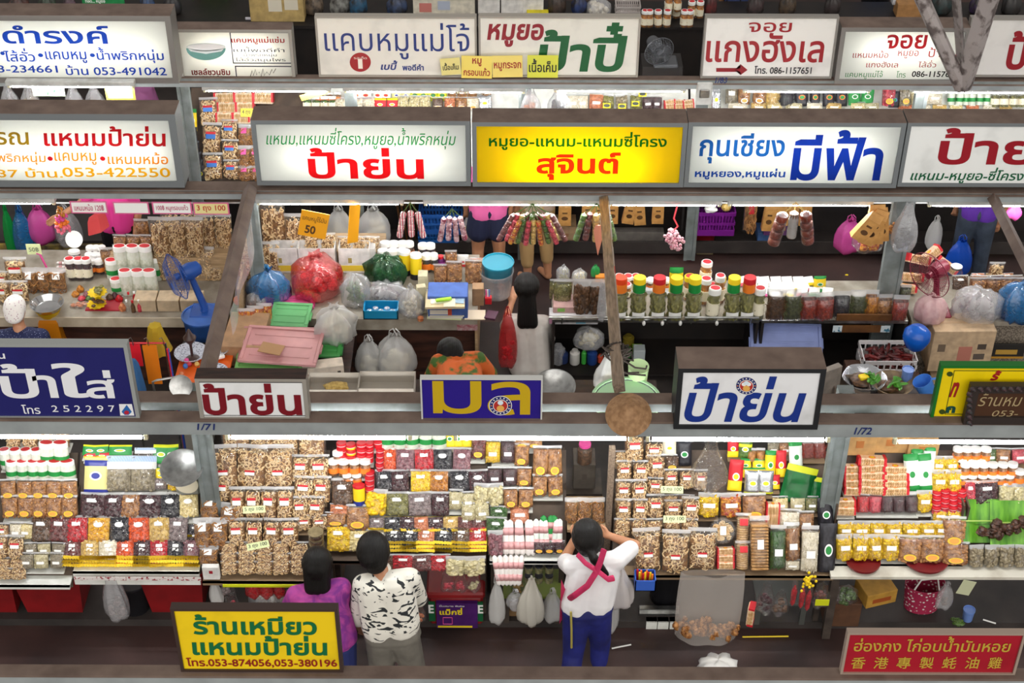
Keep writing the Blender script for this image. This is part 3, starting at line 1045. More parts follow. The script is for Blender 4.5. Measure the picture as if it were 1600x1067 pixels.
# small packs with a scalloped yellow card edge
for i in range(3):
    f = fill_lumps(.12,.12,.035,70,111 + i,.08,(.006,.009),.7)
    e = Mb()
    for q,z0 in ((0,-.012),(1,-.012)):
        n = 14
        for k in range(n):
            x0,x1 = -.06 + .12*k/n,-.06 + .12*(k + 1)/n
            e.add([(x0,-.021,.016),(x1,-.021,.016),(x1,-.027,-.008 + .006*(k % 2)),(x0,-.027,-.008 + .006*((k + 1) % 2))],[(0,3,2,1)])
    e.box(-.06,.016,-.004,.06,.018,.118).box(-.06,-.014,.004,.06,.016,.008)
    K['small%d' % i] = Kind('candied_fruit_pack','pack',.12,.12,.036,[
        ('candied_fruit_pack',pouch(.12,.12,.035,.08,seed=i + 50).mesh('candied_fruit_pack',['clear_film','clear_film']),None,False),
        ('candied_fruit',f.mesh('candied_fruit',['fill_plum']),0,True),('card_edge',e.mesh('card_edge',['print_yellow'],smooth=False),0,False),
        ('label',patch(.12,.12,.035,.08,-.3,.58,.36,.74).mesh('label',['print_white']),0,False)])


def jar_kind(key,name,R,H,prof,mats,lid_prof,lid_mats,band=None,band_mat=None,fill=None,fill_mat=None,n=16,cat='jar'):
    parts = [(name,Mb().lathe(prof,n).mesh(name,mats,ang=50),None,False)]
    parts.append(('lid',Mb().lathe(lid_prof,n).mesh('lid',lid_mats,ang=40),0,False))
    if band:
        parts.append(('label',Mb().lathe(band,n).mesh('label',band_mat,ang=60),0,False))
    if fill:
        parts.append(('contents',fill.mesh('contents',fill_mat),0,True))
    K[key] = Kind(name,cat,2*R,H,2*R,parts)


def ringed(R,z0,z1,lid_r,lid_top,m_side=0,m_top=1):
    return [(R,z0,m_side),(R,z1,m_side),(R*.93,z1 + .001,m_side),(lid_r,z1 + .0012,m_top),(0,z1 + .0014,m_top)]


def fill_jar(R,H,n,seed,s):
    rr = random.Random(seed)
    b = Mb().lathe([(R*.8,.004),(R*.82,H)],10)
    for _ in range(n):
        a,z = rr.uniform(0,2*pi),rr.uniform(s,H)
        q = rr.uniform(.8,1.2)*s
        b.blob((cos(a)*R*.82,sin(a)*R*.82,z),q,q,q,6,4,0,.12)
    return b


# white plastic jar with a red disc in its white lid
jar_kind('wjar','plastic_jar',.033,.095,[(.031,0),(.033,.004),(.033,.07),(.029,.076),(.028,.08)],[mat('frosted_plastic','d9dcd2',.35,col2='c6cbb8',scale=50)],
         [(.0325,.076,0),(.0325,.092,0),(.031,.095,0),(.026,.0952,1),(0,.0956,1)],['print_white','print_red'],[(.0336,.022),(.0336,.046)],['print_green'])
jar_kind('wlid','spread_jar',.032,.07,[(.03,0),(.032,.004),(.032,.05),(.028,.056)],['glass'],[(.032,.054,0),(.032,.067,0),(.03,.07,0),(0,.0705,0)],['print_white'],
         [(.0325,.016),(.0325,.036)],['print_orange'],fill_jar(.03,.048,14,5,.007),['fill_nut'])
jar_kind('tub','round_tub',.03,.034,[(.025,0),(.029,.026)],['print_white'],[(.031,.025,0),(.031,.032,0),(.029,.034,0),(0,.034,0)],['print_red'],[(.0278,.004),(.0298,.022)],['fill_rose'],cat='tub')
jar_kind('tin','tin_can',.033,.08,[(.033,0),(.033,.08)],['print_yellow'],[(.034,.08,0),(.034,.09,0),(.032,.092,0),(0,.092,0)],['print_red'],[(.0335,0),(.0335,.02)],[mat('tin_blue','1f2f86',.4)],cat='tin')
jar_kind('pickle','pickle_jar',.05,.19,[(.046,0),(.05,.008),(.05,.1),(.042,.118),(.038,.124),(.038,.15)],['glass'],
         [(.039,.166,0),(.039,.186,0),(.037,.19,0),(0,.19,0)],['print_yellow'],[(.0395,.128),(.0395,.166)],['print_green'],fill_jar(.05,.112,46,9,.013),['fill_olive'])
K['pickle'].parts.append(('paper_label',Mb().grid(lambda i,j: (sin((i - .5)*1.5)*.056,-cos((i - .5)*1.5)*.056,.022 + j*.024),6,1).mesh('paper_label',['print_white']),0,False))
jar_kind('honey','sauce_jar',.036,.11,[(.033,0),(.036,.006),(.036,.078),(.031,.088),(.03,.092)],['glass'],[(.034,.09,0),(.034,.107,0),(.031,.11,0),(.026,.1103,1),(0,.1105,1)],['print_white','print_red'],
         [(.0365,.02),(.0365,.06)],['print_cream'],fill_jar(.034,.08,22,15,.008),['fill_amber'])
# cracker block in printed wrap, waffle stack, upright printed packet, header bag, sausage stick
c = Mb().bbox(-.09,-.04,0,.09,.04,.05,.006).box(-.092,-.042,.008,-.074,.042,.052,1).box(.074,-.042,.008,.092,.042,.052,1)
cr = Mb()
for i in range(9):
    cr.blob((-.064 + .016*i,-.04,.018),.009,.006,.012,6,4,0).blob((-.064 + .016*i,-.04,.036),.009,.006,.01,6,4,0)
K['cracker'] = Kind('cracker_pack','pack',.184,.052,.084,[('cracker_pack',c.mesh('cracker_pack',[mat('cracker_wrap','f0dcc0',.3,col2='e8b48a',scale=40),'print_red'],ang=30),None,False),('crackers',cr.mesh('crackers',['pale_nuts']),0,True),
                    ('label',Mb().lathe([(.022,0,0),(.022,.001,0),(.014,.0015,1),(0,.002,1)],14,T=Matrix.Translation((0,-.012,.05))).mesh('label',['print_orange','print_yellow'],ang=40),0,False)])
wf = Mb()
for i in range(15):
    wf.bbox(-.052,-.045,.004 + i*.0165,.052,.045,.017 + i*.0165,.005)
bag_kind('waffle','wafer_bag','bag',.115,.29,.1,.12,wf,[mat('wafer','c79a62',.6,col2='a3723c',scale=60,bump=.2)],patch(.115,.29,.1,.12,-.3,.42,.36,.6),['print_white'],'wafers',seed=61)
dk = Mb()
for i in range(11):
    dk.lathe([(.036,0),(.042,.006),(.036,.012)],12,c=(0,0,.005 + i*.0135))
bag_kind('disc','biscuit_bag','bag',.105,.18,.095,.12,dk,[mat('biscuit','d9b47c',.6,col2='b98c54',scale=50)],patch(.105,.18,.095,.12,-.5,.66,.5,.86),['print_red'],'biscuits',seed=62)


def packet(key,name,w,h,d,mats,bands,cat='packet'):
    """Printed upright packet: pillow body, band of other colour top and bottom, label shape."""
    b = pouch(w,h,d,.07,seed=len(K))
    for i,f in enumerate(b.f):
        z = sum(b.v[q][2] for q in f)/len(f)/h
        b.m[i] = 0
        for (z0,z1,m) in bands:
            if z0 <= z < z1:
                b.m[i] = m
    lab = patch(w,h,d,.07,-.5,.34,.5,.6,oval=True)
    K[key] = Kind(name,cat,w,h,d,[(name,b.mesh(name,mats),None,False),('label',lab.mesh('label',['print_white',mats[-1]]),0,False)])


packet('coffee','herb_tea_packet',.1,.23,.05,[mat('pk_white','e6efe6',.3),'print_green'],[(0,.18,1),(.82,1.1,1)])
packet('redpk','printed_packet',.1,.17,.035,['print_red','print_yellow'],[(.5,1.1,0),(0,.3,1)])
packet('yelpk','printed_packet',.1,.14,.035,['print_yellow','print_green'],[(.8,1.1,1)])
packet('grnpk','printed_packet',.11,.15,.03,['print_green','print_lime'],[(.85,1.1,1)])
packet('olvpk','printed_packet',.1,.17,.04,['fill_leaf','print_lime'],[(.6,.75,1)])
packet('darkpk','printed_packet',.1,.17,.05,['fill_soot','print_green'],[])
packet('bluepk','printed_packet',.13,.19,.035,[mat('pk_cream','d8cf8a',.35),mat('pk_blue','24308c',.35)],[(.72,.92,1),(0,.06,1)])
packet('whtpk','printed_packet',.1,.15,.035,['print_white','print_red'],[(0,.25,1)])
packet('foilpk','foil_packet',.13,.17,.04,['foil','print_lime'],[(0,.12,1)])
hb = bag_kind('header','header_card_bag','bag',.14,.19,.06,.1,fill_lumps(.14,.14,.06,60,131,.05,(.009,.013),.5),['fill_taupe'],patch(.14,.19,.06,.1,-1,.62,1,.98,.45),['print_white',mat('header_blue','5a9ad8',.4,col2='eef4fa',scale=70,tex='wave')],'dried_mushrooms',seed=66)
# sausage sticks in white wrap
sb = Mb()
sb.tube([(0,0,0),(0,0,.02),(0,0,.26),(0,0,.28)],[.004,.012,.012,.004],8,0)
for i in range(2):
    sb.lathe([(.0126,0),(.0126,.06)],8,1,c=(0,0,.05 + i*.11))
K['stick'] = Kind('sausage_stick','sausage',.025,.28,.025,[('sausage_stick',sb.mesh('sausage_stick',[mat('wrap_white','efe9e4',.3),mat('wrap_pink','d9a4a4',.35)]),None,False)])


# ---------------------------------------------------------------- placing goods
ORD = 'first second third fourth fifth sixth seventh eighth ninth tenth eleventh twelfth thirteenth fourteenth fifteenth sixteenth'.split()


def axes(P,tilt,rz=0,roll=0):
    return Matrix.Translation(P) @ Matrix.Rotation(rz,4,'Z') @ Matrix.Rotation(-tilt,4,'X') @ Matrix.Rotation(roll,4,'Y')


def fit(kind,P,w,h,tilt,rz=0,roll=0,dk=None):
    """Matrix that sets kind on the point P, w by h pixels large in the photograph's frame."""
    s = ppm(P)
    A = axes(P,tilt,rz,roll)
    up = (A.to_3x3() @ Vector((0,0,1)))
    vis = max(.3,Vector((up.dot(CAM_UP),up.x)).length)
    sx,sz = w/s/kind.w,h/s/vis/kind.h
    sy = dk if dk else min(1.3,max(.7,(sx*sz) ** .5))
    return A @ Matrix.Diagonal((sx,sy,sz,1))


class Stall:
    def __init__(s,where,p0,n,tilt):
        s.where,s.p0,s.n,s.tilt = where,p0,n,tilt


FR0 = Vector((0,8.27,.75))
FN = Vector((0,-.7071,.7071))
ledges = []


def row(stall,keys,y,h,items,desc,tier='',tilt=None,fills=None,part=None,group=None,rz=0,lift=0,over=None,only=None,descs=None,roll=.0,jit=.04):
    """A row of goods whose bases stand at photograph height y; items 'x:w x:w:h ...' with x, width and height in photograph pixels."""
    its = [[float(q) for q in t.split(':')] for t in items.split()]
    keys = keys if isinstance(keys,(list,tuple)) else [keys]
    n = len(its)
    for i,it in enumerate(its):
        x,w = it[0],it[1]*1.05
        hh = (it[2] if len(it) > 2 else h)*1.13
        yy = it[3] if len(it) > 3 else y
        k = K[keys[i % len(keys)]]
        P = at(x,yy,stall.p0,stall.n)
        P = P + Vector((0,0,lift))
        M = fit(k,P,w,hh,stall.tilt if tilt is None else tilt,rz + rnd.uniform(-jit,jit)*2,roll + rnd.uniform(-jit,jit))
        ov = dict(over or {})
        d = descs[i] if descs else desc
        if fills:
            ov[part or k.parts[1][0]] = 'fill_' + fills[i % len(fills)]
        lab = d + (' %s from left' % ORD[i] if n > 1 and not (descs and descs.count(d) == 1) else '') + (', ' + tier if tier else '') + ', ' + stall.where
        spawn(k,M,lab,group or (k.name.replace('_',' ') + 's, ' + stall.where),ov,only)
    P = at(its[0][0],y,stall.p0,stall.n)
    x0,x1 = min(t[0] - t[1]/2 for t in its),max(t[0] + t[1]/2 for t in its)
    ledges.append((at(x0,y,stall.p0,stall.n),at(x1,y,stall.p0,stall.n),stall))
    return n


T3 = lambda k: [k + '0',k + '1',k + '2']

# ---------------------------------------------------------------- goods on the front stands
T0 = .5
s1 = Stall('stand of red-lidded jars',FR0,FN,T0)
s2 = Stall('white fruit stand',FR0,FN,.72)
s3 = Stall('stand by 1/71',FR0,FN,.45)
s4 = Stall('stand facing printed shirt',FR0,FN,.62)
s5 = Stall('stand beside passage',FR0,FN,.5)
s6 = Stall('stand beside plank',FR0,FN,.45)
s7 = Stall('stand under box sign',FR0,FN,.5)
s8 = Stall('stand by 1/72',FR0,FN,.5)
s9 = Stall('stand under carved sign',FR0,FN,.5)
DF,SF = T3('fruit') + T3('fruitO'),T3('small')
row(s1,T3('crackM'),699,26,'22:24 48:25 75:24 99:22','pale crackling bag','top tier',only=('crackling',))
row(s1,'wjar',730,26,'11:17 27:17 44:17 60:17','small white jar with red lid disc','upper layer',tilt=.25,over=None)
row(s1,'wjar',728,34,'75:24 97:24','larger white jar with red lid disc','upper layer',tilt=.25)
row(s1,'wjar',747,25,'20:18 37:18 54:18 69:17 87:21 108:23','white jar with green band','lower layer',tilt=.25)
row(s1,T3('nut'),779,28,'15:24 39:24 62:24 85:24 110:25','brown nut bag with yellow oval','upper tier')
row(s1,T3('nut'),808,31,'18:25 41:25 63:24 86:25 110:25','brown nut bag with yellow oval','lower tier')
row(s1,T3('crackM'),845,26,'4:24 ','crackling bag on the frame edge','third tier')
row(s1,T3('bean'),842,24,'26:20 41:20','white bead-like snack bag','third tier',fills=('white','cream'))
row(s1,T3('crackM'),873,34,'3:25 26:26','crackling bag with red label','fourth tier')
row(s1,T3('crackM'),890,18,'5:25 29:25','crackling bag','fifth tier',only=('crackling',))
row(s1,T3('crackM'),905,17,'8:25 30:25','crackling bag','lowest tier',only=('crackling',))
row(s1,T3('bean'),867,18,'49:20 70:20 92:21','grey-green snack bag','fourth tier',fills=('taupe','pale'))
row(s1,T3('bean'),888,23,'43:21 65:22 90:21','grey-green snack bag','fifth tier',fills=('taupe','pale'))
# white dried fruit stand
row(s2,'grnpk',712,15,'140:22 158:22 188:34','green and yellow printed packet','top tier')
row(s2,'redpk',716,8,'141:20 160:20','orange-red packet edge','top tier')
row(s2,'bluepk',769,48,'150:36','blue and cream packet of round sheets','second tier')
row(s2,'header',768,50,'186:38 224:39','header card bag with blue stripes','second tier')
row(s2,'header',724,22,'222:22 236:22','header card bag behind another','top tier',only=('label',))
row(s2,'grnpk',724,26,'252:26 268:22','dark green packet','top tier')
row(s2,'yelpk',748,9,'254:26 275:24','yellow packet in a fan','second tier')
row(s2,'yelpk',740,9,'253:26 273:24','yellow packet in a fan','upper second tier')
row(s2,T3('bean'),765,18,'251:20','grey bean pack','second tier',fills=('ash',))
row(s2,T3('chips'),766,19,'274:24','yellow snack pack','second tier')
C6 = ('plum','plum','nut','plum','soot','cream')
row(s2,DF,809,35,'144:38 178:30 204:31 234:36 266:32 296:30','','third tier',fills=C6,descs=['wide plum-dark fruit pack','narrow plum-dark fruit pack','brown nut pack with yellow oval','dark raisin pack','black fruit pack','pale cream fruit pack'])
row(s2,DF,847,37,'65:34 92:33 121:33 154:34 187:32 218:33 250:32 278:30','','fourth tier',fills=('tea','maroon','red','yellow','soot','orange','sand','ash'),
    descs=['dark brown fruit pack','maroon fruit pack','bright red fruit pack','bright yellow fruit pack','black fruit pack','bright orange fruit pack','sandy yellow fruit pack','grey-pink fruit pack'])
sm = ('maroon','sand','white','orange','plum','red','soot','mauve')
smd = ['maroon','sandy','white','orange','plum','red','black','mauve']
for q,(yy,nm) in enumerate(((884,'bottom of its stack'),(879,'middle of its stack'),(874,'top of its stack'))):
    row(s2,SF,yy,26,'112:28 140:28 169:28 195:28 222:27 249:28 274:27 298:26','','',fills=sm,descs=['yellow-edged %s fruit pack, %s' % (c,nm) for c in smd],lift=.006*q,tilt=.8)
row(s2,SF,838,18,'303:18','yellow-edged black fruit pack','fourth tier end',fills=('soot',))
row(s2,SF,848,15,'304:18','yellow-edged plum fruit pack','fourth tier end',fills=('plum',))
# crackling stand
row(s3,T3('crackL'),716,44,'371:43 409:36 446:42 488:42','big crackling bag','top tier',only=('crackling',))
row(s3,T3('crackL'),763,62,'353:44 393:45 436:47','big crackling bag with red label','second tier')
row(s3,T3('crackM'),751,37,'470:29 499:32','small crackling bag with red label','second tier')
row(s3,T3('crackM'),783,36,'346:32 474:30 503:29','small crackling bag','third tier')
row(s3,T3('crackM'),812,47,'372:25 396:25 420:26 446:27 470:25:34 493:27:34','crackling bag with red label','fourth tier')
row(s3,T3('crackM'),828,22,'476:24 500:24','small crackling bag','tier under the fourth')
row(s3,T3('crackM'),853,40,'372:28 398:27 425:27 453:30','crackling bag with red label','fifth tier')
for q,(yy,hh) in enumerate(((872,24),(885,20),(897,19))):
    row(s3,T3('crackM'),yy,hh,'359:27 386:28 413:28 440:28 468:29','flattened crackling bag',('sixth tier','seventh tier','lowest tier')[q],only=('crackling',))
row(s3,T3('strip'),813,38,'328:29 358:30:38:827','brown strip bag with white label','upper pair')
row(s3,T3('strip'),856,43,'320:28 343:29','brown strip bag with white label','lower pair')
row(s3,T3('strip'),883,28,'326:29','brown strip bag with white label','lowest at the post')
# stand facing the printed shirt
row(s4,'wjar',699,28,'605:20 625:20 645:20 665:20 687:22','round white jar with coloured band','top tier',tilt=.3,over={'lid': 'print_white'})
row(s4,'yelpk',698,24,'703:16 716:16 729:16','lime-yellow printed packet','top tier')
for j,(x,c,y0) in enumerate(((534,'red',722),(549,'yellow',724),(565,'red',722),(578,'rose',722),(592,'rose',700))):
    for q in range(3):
        row(s4,'tub',y0 - q*9,12,'%d:%d' % (x,15 if j != 3 else 12),'small tub with red lid, %s in the %s stack' % (('bottom','middle','top')[q],ORD[j]),'jar corner',tilt=.25,over={'label': 'print_' + ('yellow' if c == 'yellow' else 'red')})
row(s4,'wlid',743,23,'522:16 537:16 554:16 570:16','white-lidded spread jar','jar corner',tilt=.3)
row(s4,'wlid',729,22,'529:16','white-lidded spread jar on top of others','jar corner',tilt=.3)
row(s4,'wlid',756,14,'543:14 558:14','orange spread jar on the lower tray','jar corner',tilt=.3)
for q in range(4):
    row(s4,'tub',772 - q*8,11,'578:14','small red tub, %s in the middle column' % ('bottom','second','third','top')[q],'jar corner',tilt=.25)
    row(s4,'tub',736 - q*8,11,'594:12','small red tub, %s in the tall column' % ('bottom','second','third','top')[q],'jar corner',tilt=.25)
row(s4,'tin',787,24,'562:18','yellow tin with red lid and blue base','jar corner',tilt=.3)
row(s4,DF,736,33,'609:20 633:29 663:30 692:29 721:28','','upper tier',fills=('orange','mauve','red','soot','mauve'),descs=['narrow orange fruit pack','dull mauve fruit pack','bright red fruit pack','black fruit pack','pinkish mauve fruit pack'])
row(s4,DF,712,14,'612:22 640:26 664:28','','hidden top tier',fills=('peach','orange','red'),descs=['peach fruit pack','orange fruit pack','red fruit pack'])
row(s4,DF,769,32,'601:27 626:28 657:31 686:29 718:31 748:30','','second tier',fills=('soot','plum','lemon','amber','soot','plum'),descs=['black fruit pack','plum-black fruit pack','lemon yellow fruit pack','amber round fruit pack','wide black fruit pack','plum pack with green tag'])
row(s4,T3('round'),804,36,'587:33','bag of yellow egg-sized sweets','third tier',fills=('lemon',))
row(s4,DF,806,34,'621:35 657:36 688:28','','third tier',fills=('olive','ash','plum'),descs=['olive-brown fruit pack','dark grey fruit pack','dark plum fruit pack'])
row(s4,DF,790,38,'535:34','dark brown layered fruit pack','left end',fills=('tea',))
row(s4,DF,806,17,'530:30','reddish-tan fruit pack','left end',fills=('peach',))
row(s4,T3('nut'),822,20,'525:32','pale brown nut bag','left end')
row(s4,T3('nut'),828,36,'559:36','wide brown nut bag with oval label','left end')
row(s4,DF,862,38,'529:37 561:32:32','','bottom tier',fills=('lemon','cream'),descs=['big yellow mango pack','pale cream fruit pack'],tilt=.7)
cl = ('soot','plum','peach','plum','sand','maroon','maroon')
row(s4,SF,829,20,'613:25 636:24 658:24 682:25 704:23 726:23 748:23','','fourth tier',fills=cl,descs=['yellow-edged %s pack' % c for c in ('soot-black','plum','peach','dark plum','sandy','maroon','deep maroon')],tilt=.75)
row(s4,SF,827,17,'588:24','yellow-edged grey pack','fourth tier',fills=('ash',),tilt=.75)
cl2 = ('soot','soot','peach','soot','tea','red')
for q,(yy,nm) in enumerate(((861,'bottom'),(856,'middle'),(851,'top'))):
    row(s4,SF,yy,23,'615:27 640:27 665:28 692:28 720:28 746:28','','fifth tier',fills=cl2,descs=['yellow-edged %s pack, %s of stack' % (c,nm) for c in ('soot-black','jet-black','peach','blue-black','brown','dark red')],lift=.006*q,tilt=.8)
row(s4,DF,892,24,'600:30 630:34 660:34 688:30','','shelf under the packs',fills=('tea','red','maroon','red'),descs=['dark brown wrapped pack','dark red wrapped pack','maroon wrapped pack','deep red wrapped pack'],tilt=.6)
row(s4,T3('round'),897,26,'711:29 742:33','bag of white sweets','shelf under packs',fills=('pale',),tilt=.4)
# nut stand beside the dark passage
row(s5,T3('nut'),716,30,'747:23','plum-brown nut bag','top tier',fills=('maroon',))
row(s5,T3('bean'),723,33,'770:23 793:22','','top tier',fills=('lemon','plum'),descs=['bright yellow bean bag','dark plum bean bag'])
row(s5,T3('nut'),700,20,'815:24 835:24','nut bag under the lamp','top tier')
row(s5,T3('nut'),727,31,'815:23','brown nut bag','second tier')
row(s5,T3('nut'),744,43,'844:24 867:23','tall brown nut bag','second tier')
row(s5,T3('bean'),759,27,'773:22 797:22','plum raisin bag','third tier',fills=('plum',))
row(s5,T3('nut'),759,27,'819:23','brown nut bag with yellow oval','third tier')
row(s5,T3('nut'),774,30,'843:23 868:23','brown nut bag with yellow oval','fourth tier')
row(s5,T3('round'),789,31,'751:24 775:24','bag of round pale green fruit','fourth tier',fills=('pale',))
row(s5,T3('nut'),793,29,'798:22 821:23','brown nut bag with oval label','fifth tier')
row(s5,T3('bean'),796,29,'712:21 732:20:26','beige snack bag with white label','fourth tier',fills=('pale',))
row(s5,T3('bean'),813,26,'732:22 754:22','beige snack bag with white label','fifth tier',fills=('pale',))
row(s5,DF,814,22,'779:27','green leaf pack with yellow band','fifth tier',fills=('green',))
row(s5,DF,838,28,'775:31','green leaf pack with yellow band','sixth tier',fills=('green',))
row(s5,T3('round'),867,35,'775:23','pink soft snack bag','bottom tier',fills=('mauve',))
gs = 'white-wrapped sausage stick'
row(s5,'stick',868,50,'790:10 799:10 808:10 817:10 826:10 833:10',gs,'upper bundle',tilt=.62,jit=.06)
row(s5,'stick',862,46,'838:9 847:9 856:9 865:9 874:9',gs,'green bundle',tilt=.55,over={'sausage_stick': 'pk_white'},jit=.08)
row(s5,'stick',852,42,'850:10 859:10 868:10','green and red printed stick','green bundle',tilt=.5,over={'sausage_stick': 'print_green'},jit=.15)
row(s5,T3('nut'),864,18,'842:18 858:18 874:16','bag of dark red berries','bottom tier',fills=('plum',))
row(s5,T3('bean'),820,28,'812:30','pinkish bag lying over the sticks','sixth tier',fills=('peach',),tilt=.9)
# in the dark passage
row(s5,T3('strip'),815,34,'892:20 912:22 935:20','bag of noodle strips','shelf in the passage',only=('strips',))
# crackling stand beside the plank
R1 = T3('crackM')
row(s6,R1,721,40,'991:30 1021:28:30','crackling bag','top tier')
row(s6,R1,724,18,'970:18','small crackling bag','top tier',only=('crackling',))
row(s6,R1,753,31,'975:24 1000:25 1026:27:34:747','crackling bag with red label','second tier')
row(s6,R1,786,34,'973:25 998:25 1023:24:26:774 1048:23:28:763 1072:23:28:763 1094:21:28:764','crackling bag with red label','third tier')
row(s6,R1,815,33,'974:25 999:24 1023:27:34:809 1051:27:28:811 1078:27:34:813','crackling bag with red label','fourth tier')
row(s6,R1,838,26,'972:26 997:23 1022:26 1050:26 1076:26','crackling bag','fifth tier',only=('crackling',))
row(s6,R1,792,18,'1048:24 1072:24','crackling bag pressed behind a card','under the third tier',only=('crackling',))
row(s6,T3('crackL'),889,59,'1012:41 1054:42:60:893 1096:43','big crackling bag with red label','front tier')
# beans, crackers and packets
row(s7,'grnpk',712,24,'1046:20','pale green packet','top tier',over={'printed_packet': 'print_cream'})
row(s7,'darkpk',727,35,'1069:22','grey packet with lime band','top tier')
row(s7,T3('nut'),734,22,'1049:22','bag of dark seeds with red base','top tier',fills=('tea',))
row(s7,'redpk',714,26,'1145:16','red and orange packet','top tier')
row(s7,'redpk',766,43,'1147:21','red and yellow tall packet','second tier',roll=.1)
row(s7,'olvpk',715,26,'1163:20','olive green packet','top tier')
row(s7,T3('powder'),722,20,'1174:13 1188:13','brown paste bag','top tier',fills=('amber',))
row(s7,'yelpk',736,18,'1164:16 1185:18','yellow packet','second tier')
row(s7,'yelpk',746,14,'1170:24 1190:22','pale yellow packet','under the second tier')
row(s7,'foilpk',771,32,'1175:24 1195:24','silver foil packet','third tier')
row(s7,'redpk',764,20,'1210:16','small red packet','third tier')
row(s7,'yelpk',745,37,'1202:16','lime-topped packet of chillies','second tier')
row(s7,'redpk',745,37,'1220:16','orange-topped packet of chillies','second tier')
row(s7,'coffee',735,42,'1244:20','white and green tea packet','second tier')
row(s7,T3('bean'),712,20,'1208:18 1226:18 ','seed bag under the lamp','top tier',fills=('taupe','nut'))
row(s7,T3('herb'),716,26,'1262:20 1280:18','bag of dried red chillies','top tier',fills=('chilli',))
row(s7,'grnpk',785,52,'1240:46','big shiny green pouch','third tier',roll=.18,over={'printed_packet': mat('green_pouch','0e6a30',.15,col2='08401c',scale=12,bump=.4)},only=())
row(s7,'grnpk',784,34,'1276:26','second shiny green pouch','third tier',roll=.15,over={'printed_packet': 'green_pouch'},only=())
row(s7,T3('chips'),806,33,'1106:32','bag of yellow chips','fourth tier',fills=('lemon',))
row(s7,T3('chips'),806,33,'1142:32','bag of mixed yellow and red fruit','fourth tier',fills=('mixed',))
row(s7,T3('nut'),812,38,'1178:36','wide brown nut bag','fourth tier')
row(s7,'cracker',822,34,'1205:20','red striped snack pack','fourth tier')
row(s7,T3('bean'),799,22,'1219:24 1246:23 1268:20','','fourth tier',fills=('cream','pale','olive'),descs=['cream bean bag','pale bean bag with header','greenish bean bag'])
row(s7,T3('bean'),831,33,'1231:33 1259:24:30','','fifth tier',fills=('white','nut'),descs=['white garlic-like bean bag','brown bean bag'])
row(s7,'darkpk',825,43,'1290:23','black seed packet with green label','fifth tier')
row(s7,'darkpk',893,68,'1291:25','tall black seed packet with green label','front tier')
row(s7,'disc',850,44,'1160:24','bag of round biscuits','fifth tier')
row(s7,'cracker',888,10,'1133:26','red checked cracker pack, bottom of stack','front tier')
row(s7,'cracker',877,10,'1133:26','red checked cracker pack, middle of stack','front tier')
row(s7,'cracker',866,10,'1133:26','red checked cracker pack, top of stack','front tier')
row(s7,'disc',889,40,'1159:23','bag of round biscuits','front tier')
row(s7,'waffle',889,75,'1186:29','tall bag of brown wafers','front tier')
row(s7,T3('bean'),889,62,'1214:24 1238:23:54:876 1263:26:66:894','','front tier',fills=('green','nut','white'),descs=['tall green pea bag','tan bean bag with white base','tall white bean bag'])
row(s7,T3('bean'),890,15,'1238:22','white bean bag under the tan one','front tier',fills=('white',))
# round bag of rings
P = at(1129,850,FR0,FN)
ringm = Mb()
rr = random.Random(3)
for i in range(60):
    a,q = rr.uniform(0,6.28),rr.uniform(0,.068)
    ringm.lathe([(.013,0),(.017,.004),(.013,.008),(.009,.004),(.013,0)],9,T=Matrix.Translation((cos(a)*q,-.012,.1 + sin(a)*q)) @ Euler((1.57 + rr.gauss(0,.4),rr.gauss(0,.4),0)).to_matrix().to_4x4())
o = Mb().lathe([(.02,-.02),(.09,-.016),(.1,0),(.09,.012),(.02,.014)],24,T=Matrix.Translation((0,0,.1)) @ Matrix.Rotation(pi/2,4,'X')).obj('ring_snack_bag','clear_film')
stuff(ringm.obj('ring_snacks','crackling_pale',o))
Mb().box(-.022,-.03,.07,.022,-.027,.135).obj('label','print_white',o)
o.matrix_world = axes(P,.6)
tag(o,'round flat bag of pale rings with white label, stand under the deep box sign','bag')
# banana chips, crackers, tea and jars beside the 1/72 post
for j,(x,w,y0,n) in enumerate(((1330,24,772,4),(1361,42,770,5),(1397,40,772,4))):
    for q in range(n):
        row(s8,'cracker',y0 - 11*q,12,'%d:%d' % (x,w),'red and cream cracker pack, %s up in the %s stack' % (ORD[q],ORD[j]),'',tilt=.35)
for q in range(2):
    row(s8,'cracker',803 - 11*q,12,'1320:30','red cracker pack beside the post, %s of two' % ('lower','upper')[q],'',tilt=.35)
row(s8,'coffee',767,52,'1426:22 1447:22','green and white tea packet','front pair',roll=-.12)
row(s8,'coffee',745,40,'1432:18 1450:18:44','green and white tea packet','back pair')
row(s8,T3('chips'),741,26,'1465:20 1486:22','yellow chip bag','top tier')
row(s8,T3('chips'),769,32,'1466:25 1489:24','yellow chip bag','second tier')
row(s8,T3('powder'),801,30,'1347:19 1366:19 1385:19 1404:19 1424:20','','middle tier',fills=('red','rose','plum','plum','plum'),descs=['bright red paste bag','rose red paste bag','wine red paste bag','wine red paste bag','wine red paste bag'])
row(s8,T3('chips'),799,30,'1443:24','yellow strip snack bag','middle tier')
for j,x in enumerate((1462,1475,1488,1501)):
    for q in range(4):
        row(s8,'tub',802 - 8*q - (j % 2)*3,11,'%d:14' % x,'tiny red tub, %s up in the %s column' % (ORD[q],ORD[j]),'middle tier',tilt=.25)
row(s8,T3('chips'),842,26,'1320:24 1345:28 1371:25 1396:26 1423:27 1449:26 1468:18','yellow banana chip bag','upper row')
row(s8,T3('chips'),874,36,'1319:25 1343:25 1367:23 1390:26','yellow banana chip bag','front row')
row(s8,T3('nut'),853,42,'1488:37','big brown nut bag','upper row')
row(s8,T3('nut'),878,38,'1419:35 1454:37 1491:40:32:881','wide brown nut bag with oval label','front row')
row(s8,T3('chips'),815,18,'1468:22 1490:22','small snack bag with white header','under the tubs')
